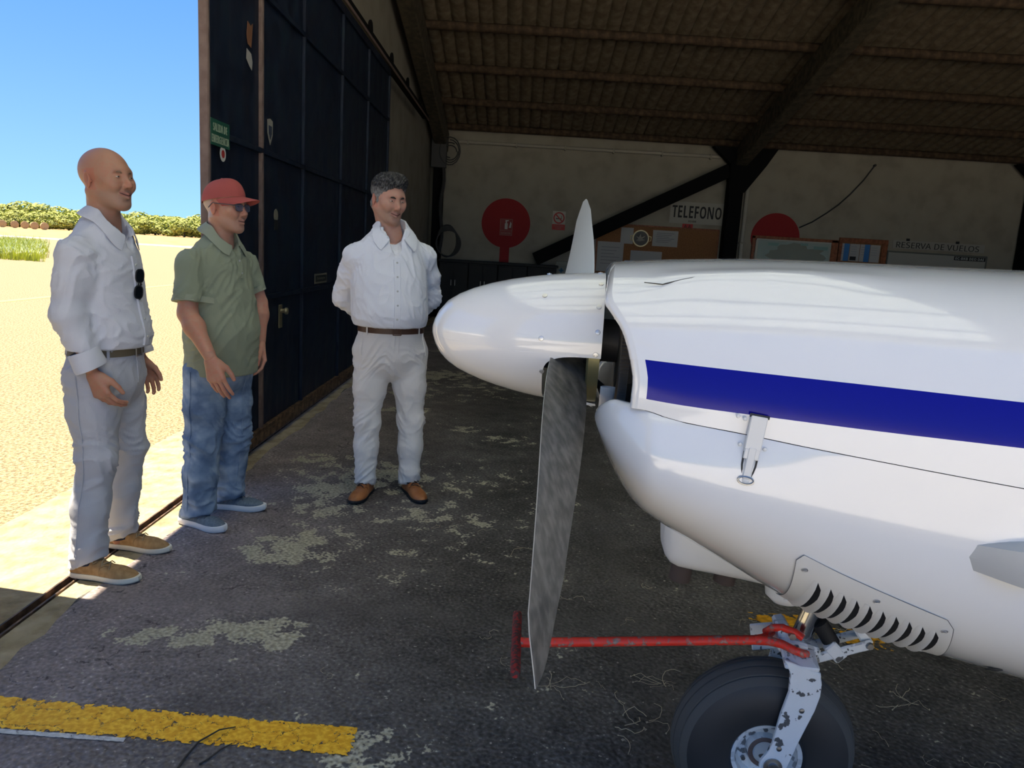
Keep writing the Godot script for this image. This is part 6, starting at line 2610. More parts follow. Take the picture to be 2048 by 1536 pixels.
# bald man in a pale shirt and grey trousers, facing the aeroplane
func bald_man() -> void:
	var at := Vector3(-1.71, 0, -3.09)
	var r := thing("person", "bald smiling man in a pale long sleeved shirt, light grey trousers and tan shoes", "person", at, "")
	var fwd := az(2.0)
	var fr := frame_of(fwd)
	var J := rel({"head": Vector3(-1.668, 1.634, -3.08), "neck": Vector3(-1.690, 1.44, -3.09), "chest": Vector3(-1.695, 1.22, -3.09), "waist": Vector3(-1.690, 1.03, -3.09), "pelvis": Vector3(-1.705, 0.88, -3.09),
		"rsh": Vector3(-1.715, 1.372, -2.915), "rel": Vector3(-1.722, 1.105, -2.875), "rwr": Vector3(-1.652, 0.890, -2.895), "lsh": Vector3(-1.715, 1.372, -3.265), "lel": Vector3(-1.73, 1.10, -3.31), "lwr": Vector3(-1.66, 0.89, -3.29),
		"rhip": Vector3(-1.705, 0.86, -2.995), "lhip": Vector3(-1.705, 0.86, -3.185), "rknee": Vector3(-1.683, 0.52, -2.965), "rank": Vector3(-1.738, 0.11, -2.952), "lknee": Vector3(-1.685, 0.50, -3.215), "lank": Vector3(-1.762, 0.10, -3.253)}, at)
	var base := Color(0.40, 0.225, 0.15)
	var red := Color(0.44, 0.17, 0.11)
	var hx := Transform3D(frame_of(az(17.0, 6.0)).scaled(Vector3.ONE * 1.03), J.head)
	var body := mb(0)
	var sk := skin_color(base, red)
	head_into(body, hx, {"skin": base, "red": red, "lip": Color(0.36, 0.13, 0.10), "stubble": Color(0.30, 0.20, 0.15), "smile": 1.0, "furrow": 0.0, "top": Color(0.44, 0.23, 0.16), "neck": J.neck})
	inner_body(body, sk, J, fwd)
	var dn: Vector3 = Vector3(0.42, -0.90, 0.05).normalized()
	var hxx := frame_hand(dn, Vector3(0.30, 0.1, -1.0))
	hand_into(body, Transform3D(hxx, J.rwr + dn * 0.015), sk, 0.62, 1.0, -1.0)
	var dl := Vector3(0.35, -0.93, 0.0).normalized()
	hand_into(body, Transform3D(frame_hand(dl, Vector3(0.3, 0.1, 1.0)), J.lwr + dl * 0.015), sk, 0.6, 1.0)
	part("body", body, skin_mat(), r)
	face_parts(r, hx, lin(0.20, 0.13, 0.09), 0.62, 1.0)

	var shirt := cloth(lin(0.60, 0.61, 0.67))
	var f := Field.new(Vector3(-0.27, 0.80, -0.34), Vector3(0.32, 1.53, 0.34), 0.0075)
	torso_field(f, [[J.pelvis + Vector3(0.005, 0.085, 0), 0.170, 0.132], [J.waist + Vector3(0.012, -0.01, 0), 0.180, 0.142], [J.waist.lerp(J.chest, 0.6) + Vector3(0.0, 0, 0), 0.180, 0.132], [J.chest + Vector3(-0.004, 0.05, 0), 0.178, 0.126], [J.chest.lerp(J.neck, 0.72), 0.130, 0.105]], fwd, 0.04)
	f.cone(J.chest.lerp(J.neck, 0.75), J.neck + Vector3(-0.008, 0.01, 0), 0.075, 0.055, 0.05)
	for s in ["r", "l"]:
		f.cone(J.neck.lerp(J[s + "sh"], 0.25) + Vector3(-0.01, -0.045, 0), J[s + "sh"] + Vector3(0, -0.035, 0), 0.058, 0.056, 0.05)
		f.cone(J[s + "sh"] + Vector3(0, -0.035, 0), J[s + "sh"].lerp(J[s + "el"], 0.5), 0.057, 0.060, 0.05)
		f.cone(J[s + "sh"].lerp(J[s + "el"], 0.5), J[s + "el"], 0.060, 0.059, 0.03)
		f.cone(J[s + "el"], J[s + "wr"] + (J[s + "wr"] - J[s + "el"]).normalized() * 0.03, 0.059, 0.051, 0.03)
		var d: Vector3 = (J[s + "wr"] - J[s + "el"]).normalized()
		f.cut(J[s + "wr"] - d * 0.015, d, 0.125)
	f.cone(J.neck + Vector3(0.01, 0.14, 0), J.neck + Vector3(0.014, 0.012, 0), 0.082, 0.072, 0.01, true)
	f.cone(J.neck + Vector3(0.05, 0.02, 0), J.neck + Vector3(0.125, -0.085, 0), 0.050, 0.008, 0.01, true)
	f.cut(J.pelvis + Vector3(0, 0.088, 0), Vector3.DOWN, 0.26)
	var rsh: Vector3 = J.rsh
	var disp := func(p: Vector3, n: Vector3) -> float:
		var low := 1.0 - smoothstep(0.95, 1.2, p.y)
		var arm := smoothstep(0.13, 0.17, absf(p.z))
		var a := 0.0045 * crease(p, 5.0, 17.0, 8.0) * (0.35 + 0.9 * low * (1.0 - arm)) + 0.0035 * crease(p + Vector3(3, 0, 0), 14.0, 7.0, 14.0) * arm
		a += 0.004 * crease(p + Vector3(p.y, 0, 0) * 1.2, 9.0, 9.0, 4.0) * smoothstep(1.05, 1.3, p.y) * (1.0 - arm) * 0.8
		return a * (0.25 + 0.75 * smoothstep(0.965, 1.03, p.y + arm))
	var sm := mb(0)
	f.mesh_into(sm, Transform3D(), white_of, disp)
	var sp := part("shirt", sm, shirt, r)
	collar(sp, J.neck + Vector3(0.006, 0.026, 0), frame_of(az(2.0, -16.0)), shirt, 0.30, 0.010, 0.012, 0.085, 1.0, f)
	# placket, buttons, cuff
	var front := on_field(f, J.neck + Vector3(0, -0.10, 0.0), J.waist + Vector3(0, -0.07, 0.0), 22, fwd, 0.3, 0.004)
	var pl := mb(30)
	var pr := []
	for i in front.size():
		var q: Vector3 = front[i]
		pr.append([q + Vector3(-0.006, 0, -0.018), q + Vector3(0.0015, 0, -0.016), q + Vector3(0.002, 0, 0.016), q + Vector3(-0.006, 0, 0.018)])
	pl.grid(pr)
	part("placket", pl, shirt, sp)
	for i in [2, 6, 10, 14, 18, 21]:
		var bt := mb(30)
		bt.lathe([Vector2(0, 0.003), Vector2(0.0045, 0.003), Vector2(0.0055, 0.0015), Vector2(0.005, 0.0)], 12, Transform3D(Basis(Vector3.UP, Vector3.RIGHT, Vector3.FORWARD), front[i] + Vector3(0.002, 0, 0)))
		part("button", bt, M.white_sign, sp)
	for s in ["r", "l"]:
		var d: Vector3 = (J[s + "wr"] - J[s + "el"]).normalized()
		var e1 := d.cross(Vector3.BACK).normalized()
		var e2 := d.cross(e1)
		var cf := mb(30)
		var cr := []
		for q in [[0.052, -0.075], [0.060, -0.072], [0.066, -0.01], [0.064, 0.002], [0.055, 0.003], [0.045, -0.03]]:
			var row := []
			for i in 28:
				var a := TAU * i / 28.0
				var rr: float = q[0] + 0.003 * sin(a * 3.0 + q[1] * 30.0)
				row.append(J[s + "wr"] + d * (q[1] - 0.012 + 0.006 * cos(a + 1.0)) + e1 * cos(a) * rr * 0.92 + e2 * sin(a) * rr)
			cr.append(row)
		cf.grid(cr, true)
		part("cuff", cf, shirt, sp, "rolled shirt cuff")

	var tr := cloth(lin(0.48, 0.49, 0.53))
	var g := Field.new(Vector3(-0.24, 0.04, -0.30), Vector3(0.24, 1.0, 0.30), 0.0075)
	torso_field(g, [[J.pelvis + Vector3(0, -0.03, 0), 0.170, 0.142], [J.pelvis + Vector3(0.004, 0.07, 0), 0.158, 0.132]], fwd)
	for s in ["r", "l"]:
		var hip: Vector3 = J[s + "hip"] + Vector3(-0.005, -0.02, 0)
		var th: Vector3 = hip.lerp(J[s + "knee"], 0.45) + Vector3(-0.005, 0, 0)
		limb(g, [hip, th, J[s + "knee"], J[s + "knee"].lerp(J[s + "ank"], 0.5) + Vector3(-0.004, 0, 0), J[s + "ank"] + Vector3(0.006, -0.075, 0)], [0.108, 0.092, 0.074, 0.070, 0.068], 0.035)
		g.cut(J[s + "ank"] + Vector3(0, -0.048, 0), Vector3(0.42, -1, 0).normalized(), 0.15)
	g.cut(J.pelvis + Vector3(0, 0.098, 0), Vector3.UP, 0.25)
	var kn: float = J.rknee.y
	var dis2 := func(p: Vector3, n: Vector3) -> float:
		var ank := 1.0 - smoothstep(0.06, 0.34, p.y)
		var knee := exp(-((p.y - kn) / 0.12) ** 2)
		var hipw := smoothstep(0.66, 0.8, p.y)
		return (0.0015 + 0.0055 * ank + 0.004 * knee + 0.002 * hipw) * crease(p, 5.5, 13.0, 5.5) + 0.0022 * crease(p + Vector3(0, p.z * 0.8, 0), 5.0, 8.0, 5.0)
	var tm := mb(0)
	g.mesh_into(tm, Transform3D(), white_of, dis2)
	var tp := part("trousers", tm, tr, r)
	var seam := mb(30)
	var sa: Vector3 = J.rhip + Vector3(-0.01, 0.02, 0)
	var pts := on_field(g, sa, J.rknee + Vector3(-0.012, 0, 0), 16, Vector3.BACK, 0.2, 0.002)
	pts.append_array(on_field(g, J.rknee + Vector3(-0.012, -0.02, 0), J.rank + Vector3(-0.01, -0.0, 0), 16, Vector3.BACK, 0.16, 0.002))
	seam.tube(pts, 0.0028, 6)
	part("side_seam", seam, tr, tp)
	var pk := mb(30)
	pk.tube(on_field(g, J.pelvis + Vector3(0.0, 0.07, 0.012), J.pelvis + Vector3(0.0, -0.06, 0.010), 8, Vector3.RIGHT, 0.25, 0.001), 0.003, 6)
	part("pocket_edge", pk, tr, tp)
	M.loop = tr
	belt_on(r, g, J.pelvis + Vector3(0, 0.072, 0), Vector3.UP, 0.034, mat(lin(0.16, 0.125, 0.075), 0.7), M.steel, fwd, "olive brown belt")
	var suede := tri_mat(noise_tex(0.03, 4, [lin(0.30, 0.175, 0.075), lin(0.42, 0.26, 0.12)], [0.25, 0.75], 256, FastNoiseLite.TYPE_SIMPLEX_SMOOTH, 83), 4.0, 0.9)
	var st := {"sole": 0.024, "toe": 0.050, "label": "tan suede lace up shoe", "laces": [0, 1, 2, 3]}
	shoe(r, "shoe", Transform3D(frame_of(az(7.0)), Vector3(-1.800, 0, -2.957) - at), 0.305, suede, mat(lin(0.70, 0.66, 0.55), 0.7), mat(lin(0.30, 0.22, 0.13), 0.9), st)
	shoe(r, "shoe", Transform3D(frame_of(az(8.0)), Vector3(-1.815, 0, -3.275) - at), 0.305, suede, mat(lin(0.70, 0.66, 0.55), 0.7), mat(lin(0.30, 0.22, 0.13), 0.9), st)
	for s in ["r", "l"]:
		var so := mb(40)
		so.tube([J[s + "ank"] + Vector3(0.0, 0.02, 0), J[s + "ank"] + Vector3(0.005, -0.05, 0)], 0.043, 16)
		part("sock", so, mat(lin(0.02, 0.025, 0.05), 0.9), r)
	# sunglasses hung in the shirt front
	var sg := thing("sunglasses", "dark sunglasses hanging from the shirt front of the bald man", "sunglasses", at + (front[5] as Vector3) + Vector3(0.012, -0.02, 0.015))
	var sb := Basis(Vector3(0, -1, 0), Vector3(0.35, 0, -0.93), Vector3(0.93, 0, 0.35)) * Basis(Vector3.FORWARD, 0.12)
	for k in 2:
		var c := sb * Vector3(-0.032 + 0.066 * k, 0, 0.004)
		var lens := mb(30)
		var lp := []
		for i in 20:
			var a := TAU * i / 20.0
			lp.append(Vector2(signf(cos(a)) * pow(absf(cos(a)), 0.75) * 0.026, signf(sin(a)) * pow(absf(sin(a)), 0.75) * 0.020))
		lens.prism(lp, 0.003, Transform3D(sb, c), 0.001)
		part("lens", lens, mat(lin(0.008, 0.010, 0.012), 0.06), sg)
		var rim := mb(40)
		var rp := []
		for i in 21:
			rp.append(c + sb * Vector3(lp[i % 20].x, lp[i % 20].y, 0.0015))
		rim.tube(rp, 0.0028, 6)
		part("rim", rim, M.black, sg)
	var br := mb(40)
	br.tube([sb * Vector3(-0.007, 0.006, 0.006), sb * Vector3(0.001, 0.010, 0.008), sb * Vector3(0.009, 0.006, 0.006)], 0.0025, 6)
	br.tube([sb * Vector3(-0.058, 0.012, 0.004), sb * Vector3(-0.062, 0.014, -0.006), sb * Vector3(0.02, 0.022, -0.010), sb * Vector3(0.06, 0.02, -0.008)], 0.0024, 6)
	br.tube([sb * Vector3(0.06, 0.012, 0.004), sb * Vector3(0.066, 0.014, -0.004), sb * Vector3(0.0, 0.010, -0.010), sb * Vector3(-0.04, 0.01, -0.010)], 0.0024, 6)
	part("temple", br, M.black, sg)


# hand axes: fingers along dn, palm towards pm
func frame_hand(dn: Vector3, pm: Vector3) -> Basis:
	var y := -dn.normalized()
	var z := (pm - y * pm.dot(y)).normalized()
	var x := y.cross(z)
	return Basis(x, y, z)


# older man in a red cap and green polo shirt
func cap_man() -> void:
	var at := Vector3(-1.48, 0, -3.71)
	var r := thing("person", "older man in a red cap, green polo shirt, blue jeans and grey trainers", "person", at, "")
	var fwd := az(20.0)
	var fr := frame_of(fwd)
	var rt := Vector3(-fwd.z, 0, fwd.x)
	var J := rel({"head": Vector3(-1.432, 1.575, -3.70), "neck": Vector3(-1.462, 1.405, -3.71), "chest": Vector3(-1.470, 1.20, -3.70), "waist": Vector3(-1.455, 0.98, -3.69), "pelvis": Vector3(-1.475, 0.84, -3.71),
		"rsh": Vector3(-1.535, 1.330, -3.53), "rel": Vector3(-1.525, 1.075, -3.475), "rwr": Vector3(-1.385, 0.892, -3.385), "lsh": Vector3(-1.405, 1.330, -3.875), "lel": Vector3(-1.345, 1.105, -3.915), "lwr": Vector3(-1.318, 0.915, -3.860),
		"rhip": Vector3(-1.505, 0.81, -3.625), "lhip": Vector3(-1.445, 0.81, -3.795), "rknee": Vector3(-1.520, 0.43, -3.62), "rank": Vector3(-1.545, 0.10, -3.595), "lknee": Vector3(-1.435, 0.42, -3.79), "lank": Vector3(-1.495, 0.10, -3.845)}, at)
	var base := Color(0.46, 0.255, 0.175)
	var red := Color(0.50, 0.185, 0.12)
	var hx := Transform3D(frame_of(az(14.0, 2.0)), J.head)
	var body := mb(0)
	var sk := skin_color(base, red)
	head_into(body, hx, {"skin": base, "red": red, "lip": Color(0.40, 0.17, 0.13), "stubble": Color(0.42, 0.25, 0.18), "smile": 0.1, "nape": -0.05, "nape_color": Color(0.42, 0.36, 0.32), "neck": J.neck})
	inner_body(body, sk, J, fwd)
	# bare arms on a finer grid
	for s in ["r", "l"]:
		var sh: Vector3 = J[s + "sh"]
		var el: Vector3 = J[s + "el"]
		var wr: Vector3 = J[s + "wr"]
		var lo := sh.min(el).min(wr) - Vector3.ONE * 0.09
		var hi := sh.max(el).max(wr) + Vector3.ONE * 0.09
		var f := Field.new(lo, hi, 0.006)
		f.cone(sh.lerp(el, 0.18), sh.lerp(el, 0.5), 0.042, 0.048, 0.0)
		f.cone(sh.lerp(el, 0.5), el, 0.050, 0.043, 0.02)
		f.cone(el, el.lerp(wr, 0.3), 0.042, 0.045, 0.02)
		f.cone(el.lerp(wr, 0.3), wr, 0.044, 0.0275, 0.03)
		f.ell(el - (wr - el).normalized() * 0.012 + Vector3(0, 0, 0), Vector3.ONE * 0.030, 0.02)
		f.mesh_into(body, Transform3D(), sk)
	var dn := Vector3(0.30, -0.94, 0.08).normalized()
	hand_into(body, Transform3D(frame_hand(dn, Vector3(0.05, 0.1, -1.0)), J.rwr + dn * 0.012), sk, 0.28, 1.06, -1.0)
	var dl := Vector3(0.14, -0.98, 0.06).normalized()
	hand_into(body, Transform3D(frame_hand(dl, Vector3(-0.75, 0.0, 0.5)), J.lwr + dl * 0.012), sk, 0.55, 1.0, 1.0)
	part("body", body, skin_mat(), r)
	face_parts(r, hx, lin(0.34, 0.26, 0.21), 0.8, 0.1)

	# polo shirt
	var polo := cloth(lin(0.25, 0.275, 0.195))
	var f := Field.new(Vector3(-0.30, 0.72, -0.34), Vector3(0.30, 1.50, 0.36), 0.0075)
	for s in ["r", "l"]:
		var d: Vector3 = (J[s + "el"] - J[s + "sh"]).normalized()
		f.cone(J[s + "sh"] + Vector3(0, -0.03, 0), J[s + "sh"] + d * 0.27, 0.058, 0.073 if s == "r" else 0.064, 0.0)
		f.cut(J[s + "sh"] + d * (0.205 if s == "r" else 0.17), d, 0.20)
	torso_field(f, [[Vector3(J.pelvis.x + 0.012, 0.74, J.pelvis.z), 0.188, 0.162], [J.waist + Vector3(0.006, 0, 0), 0.188, 0.162], [J.waist.lerp(J.chest, 0.6), 0.184, 0.150], [J.chest + Vector3(-0.004, 0.05, 0), 0.172, 0.132], [J.chest.lerp(J.neck, 0.66), 0.125, 0.095]], fwd, 0.03)
	f.cone(J.chest.lerp(J.neck, 0.72), J.neck + Vector3(-0.012, 0.01, 0), 0.075, 0.057, 0.05)
	for s in ["r", "l"]:
		f.cone(J.neck.lerp(J[s + "sh"], 0.25) + Vector3(0, -0.045, 0), J[s + "sh"] + Vector3(0, -0.035, 0), 0.056, 0.056, 0.05)
	f.cone(J.neck + Vector3(0.002, 0.15, 0), J.neck + Vector3(0.004, 0.014, 0), 0.082, 0.072, 0.01, true)
	f.cone(J.neck + fwd * 0.05 + Vector3(0, 0.01, 0), J.neck + fwd * 0.10 + Vector3(0, -0.05, 0), 0.04, 0.006, 0.01, true)
	f.cut(Vector3(J.pelvis.x, 0.768, J.pelvis.z), Vector3.DOWN, 0.30)
	var disp := func(p: Vector3, n: Vector3) -> float:
		var low := 1.0 - smoothstep(0.9, 1.25, p.y)
		var k := 0.0030 * crease(p + Vector3(0, p.z * 0.7 - p.x * 0.8, 0), 5.0, 11.0, 5.0)
		k += 0.004 * crease(p + Vector3(5, p.z * 0.9, 0), 7.0, 8.0, 7.0) * smoothstep(0.95, 1.25, p.y)
		return (k + 0.002 * low * crease(p, 10.0, 5.0, 10.0)) * (0.2 + 0.8 * smoothstep(0.768, 0.85, p.y))
	var sm := mb(0)
	f.mesh_into(sm, Transform3D(), white_of, disp)
	var sp := part("polo_shirt", sm, polo, r)
	collar(sp, J.neck + Vector3(-0.004, 0.030, -0.002), frame_of(az(20.0, -18.0)), cloth(lin(0.29, 0.315, 0.235)), 0.26, 0.008, 0.006, 0.066, 1.02, f)
	var rim := cloth(lin(0.29, 0.31, 0.23))
	for s in ["r", "l"]:
		var d: Vector3 = (J[s + "el"] - J[s + "sh"]).normalized()
		var c: Vector3 = J[s + "sh"] + d * (0.200 if s == "r" else 0.165)
		var rows := []
		for q in [[-0.022, 0.001], [-0.022, 0.003], [0.006, 0.0035], [0.006, -0.004]]:
			var ring := ring_on(f, c + d * minf(q[0], -0.004), d, 30, q[1])
			for i in ring.size():
				ring[i] += d * (q[0] - minf(q[0], -0.004))
			rows.append(ring)
		var b := mb(35)
		b.grid(rows, true)
		part("sleeve_rib", b, rim, sp)
	var front := on_field(f, J.neck + Vector3(0, -0.055, 0), J.neck + Vector3(0, -0.16, 0), 10, fwd, 0.3, 0.003)
	var pl := mb(30)
	var pr := []
	for q in front:
		pr.append([q - rt * 0.016 - fwd * 0.006, q - rt * 0.014, q + rt * 0.014, q + rt * 0.016 - fwd * 0.006])
	pl.grid(pr)
	part("placket", pl, polo, sp)
	for i in [2, 7]:
		var bt := mb(30)
		bt.lathe([Vector2(0, 0.003), Vector2(0.0045, 0.003), Vector2(0.0055, 0.0)], 12, Transform3D(Basis(rt, fwd, rt.cross(fwd)), front[i]))
		part("button", bt, M.paper, sp)

	# jeans
	var jn := tri_mat(noise_tex(0.008, 4, [lin(0.10, 0.155, 0.25), lin(0.21, 0.29, 0.41), lin(0.38, 0.46, 0.56)], [0.25, 0.55, 0.85], 512, FastNoiseLite.TYPE_SIMPLEX_SMOOTH, 91), 1.6, 0.9, false, 0.2)
	bump(jn, noise_tex(0.2, 2, [], [], 256), 0.04)
	var g := Field.new(Vector3(-0.30, 0.03, -0.30), Vector3(0.30, 0.93, 0.32), 0.0075)
	torso_field(g, [[J.pelvis + Vector3(0.002, -0.04, 0), 0.166, 0.146], [J.pelvis + Vector3(0.004, 0.07, 0), 0.160, 0.140]], fwd)
	for s in ["r", "l"]:
		var hip: Vector3 = J[s + "hip"] + Vector3(0, -0.03, 0)
		var th: Vector3 = hip.lerp(J[s + "knee"], 0.5)
		limb(g, [hip, th, J[s + "knee"], J[s + "knee"].lerp(J[s + "ank"], 0.5), J[s + "ank"] + Vector3(0.01, -0.05, 0.0)], [0.104, 0.094, 0.083, 0.080, 0.076], 0.03)
		g.cut(J[s + "ank"] + Vector3(0, -0.045, 0), Vector3(0.25, -1, 0.08).normalized(), 0.13)
	g.cut(J.pelvis + Vector3(0, 0.06, 0), Vector3.UP, 0.25)
	var kn: float = J.rknee.y
	var dis2 := func(p: Vector3, n: Vector3) -> float:
		var ank := 1.0 - smoothstep(0.06, 0.26, p.y)
		var knee := exp(-((p.y - kn) / 0.14) ** 2)
		return (0.0020 + 0.0065 * ank + 0.0055 * knee) * crease(p + Vector3(0, p.x * 0.5, 0), 5.0, 11.0, 5.0) + 0.003 * crease(p, 5.0, 5.0, 5.0)
	var tm := mb(0)
	g.mesh_into(tm, Transform3D(), white_of, dis2)
	var tp := part("jeans", tm, jn, r)
	for s in ["r", "l"]:
		var seam := mb(30)
		var dir := rt if s == "r" else (rt * 0.35 + fwd * 0.94)
		var k0: Vector3 = J[s + "knee"]
		var pts := on_field(g, J[s + "hip"] + Vector3(0, -0.02, 0), k0, 16, dir, 0.18, 0.002)
		pts.append_array(on_field(g, k0 - Vector3(0, 0.02, 0), J[s + "ank"] - Vector3(0, 0.02, 0), 14, dir, 0.14, 0.002))
		seam.tube(pts, 0.003, 6)
		part("leg_seam", seam, jn, tp)
	var knit := tri_mat(noise_tex(0.05, 3, [lin(0.10, 0.135, 0.17), lin(0.17, 0.21, 0.255)], [0.2, 0.8], 256, FastNoiseLite.TYPE_SIMPLEX_SMOOTH, 93), 5.0, 0.95, false, 0.2)
	var st := {"sole": 0.032, "toe": 0.055, "label": "grey blue knit trainer", "laces": [0, 1, 2, 3]}
	var wsole := mat(lin(0.72, 0.73, 0.75), 0.7)
	shoe(r, "trainer", Transform3D(frame_of(az(24.0)), Vector3(-1.635, 0, -3.62) - at), 0.295, knit, wsole, mat(lin(0.09, 0.11, 0.14), 0.9), st)
	shoe(r, "trainer", Transform3D(frame_of(az(2.0)), Vector3(-1.575, 0, -3.850) - at), 0.295, knit, wsole, mat(lin(0.09, 0.11, 0.14), 0.9), st)

	# cap
	var cm := cloth(lin(0.36, 0.085, 0.075))
	var cx := hx * Transform3D(Basis(Vector3.RIGHT, -0.06), Vector3(0, 0.040, -0.008))
	var cr := mb(0)
	var rows := []
	for j in 13:
		var a := PI / 2.0 * j / 12.0
		var row := []
		for i in 48:
			var b := TAU * i / 48.0
			var rr := cos(a) ** 0.86
			var seam6 := 1.0 - 0.012 * pow(absf(cos(b * 3.0)), 24.0)
			var fro := maxf(0.0, sin(b))
			row.append(cx * Vector3(cos(b) * 0.085 * rr * seam6, -0.004 + 0.010 * fro * (1.0 - j / 12.0) * 1.0 - 0.010 * maxf(0.0, -sin(b)) * (1.0 - j / 12.0) + 0.098 * sin(a) + 0.008 * fro * sin(2.0 * a), sin(b) * 0.108 * rr * seam6))
		rows.append(row)
	cr.grid(rows, true)
	var cap := part("cap", cr, cm, r, "faded red baseball cap")
	var bt := mb(40)
	bt.lathe([Vector2(0.0, 0.006), Vector2(0.006, 0.004), Vector2(0.008, 0.0)], 12, cx * Transform3D(Basis(), Vector3(0, 0.0935, 0)))
	part("top_button", bt, cm, cap)
	var br := mb(30)
	var br_rows := []
	for lay in 2:
		for j in 9:
			var jj: int = j if lay == 0 else 8 - j
			var t := jj / 8.0
			var row := []
			for i in 21:
				var b := lerpf(0.16, PI - 0.16, i / 20.0)
				var ext := pow(sin(b), 0.7) * 0.082 * t
				var x := cos(b) * (0.0845 - 0.010 * t)
				var zz := sin(b) * 0.1065 + ext
				var droop := x * x * 3.2 * (0.35 + 0.65 * t) + 0.020 * t
				row.append(cx * Vector3(x, 0.006 * sin(b) - droop - (0.003 if lay == 1 else 0.0), zz))
			br_rows.append(row)
	br.grid(br_rows)
	part("cap_brim", br, cm, cap)
	# spectacles
	var gl := Node3D.new()
	gl.name = "spectacles"
	gl.set_meta("label", "dark framed tinted spectacles")
	r.add_child(gl, true)
	var lens_m := mat(Color(0.45, 0.50, 0.62, 0.35), 0.03)
	lens_m.transparency = BaseMaterial3D.TRANSPARENCY_ALPHA
	lens_m.metallic_specular = 1.0
	for s in [-1.0, 1.0]:
		var lp := []
		for i in 20:
			var a := TAU * i / 20.0
			lp.append(Vector2(s * 0.032 + signf(cos(a)) * pow(absf(cos(a)), 0.6) * 0.025, 0.0 + signf(sin(a)) * pow(absf(sin(a)), 0.6) * 0.017))
		var lx := hx * Transform3D(Basis(Vector3.UP, s * 0.12), Vector3(0, 0.0, 0.103 - 0.003))
		var l := mb(30)
		l.prism(lp, 0.002, lx, 0.0005)
		part("lens", l, lens_m, gl)
		var rp := []
		for i in 21:
			rp.append(lx * Vector3(lp[i % 20].x, lp[i % 20].y, 0.001))
		var rm := mb(40)
		rm.tube(rp, 0.0022, 6)
		rm.tube([lx * Vector3(s * 0.056, 0.008, 0.0), hx * Vector3(s * 0.076, 0.010, 0.075), hx * Vector3(s * 0.081, 0.014, 0.02), hx * Vector3(s * 0.083, 0.018, -0.012), hx * Vector3(s * 0.084, -0.004, -0.034)], 0.0022, 6)
		part("rim", rm, mat(lin(0.07, 0.075, 0.085), 0.3), gl)
	var bg := mb(40)
	bg.tube([hx * Vector3(-0.009, 0.004, 0.1035), hx * Vector3(0, 0.008, 0.106), hx * Vector3(0.009, 0.004, 0.1035)], 0.002, 6)
	part("bridge", bg, mat(lin(0.07, 0.075, 0.085), 0.3), gl)


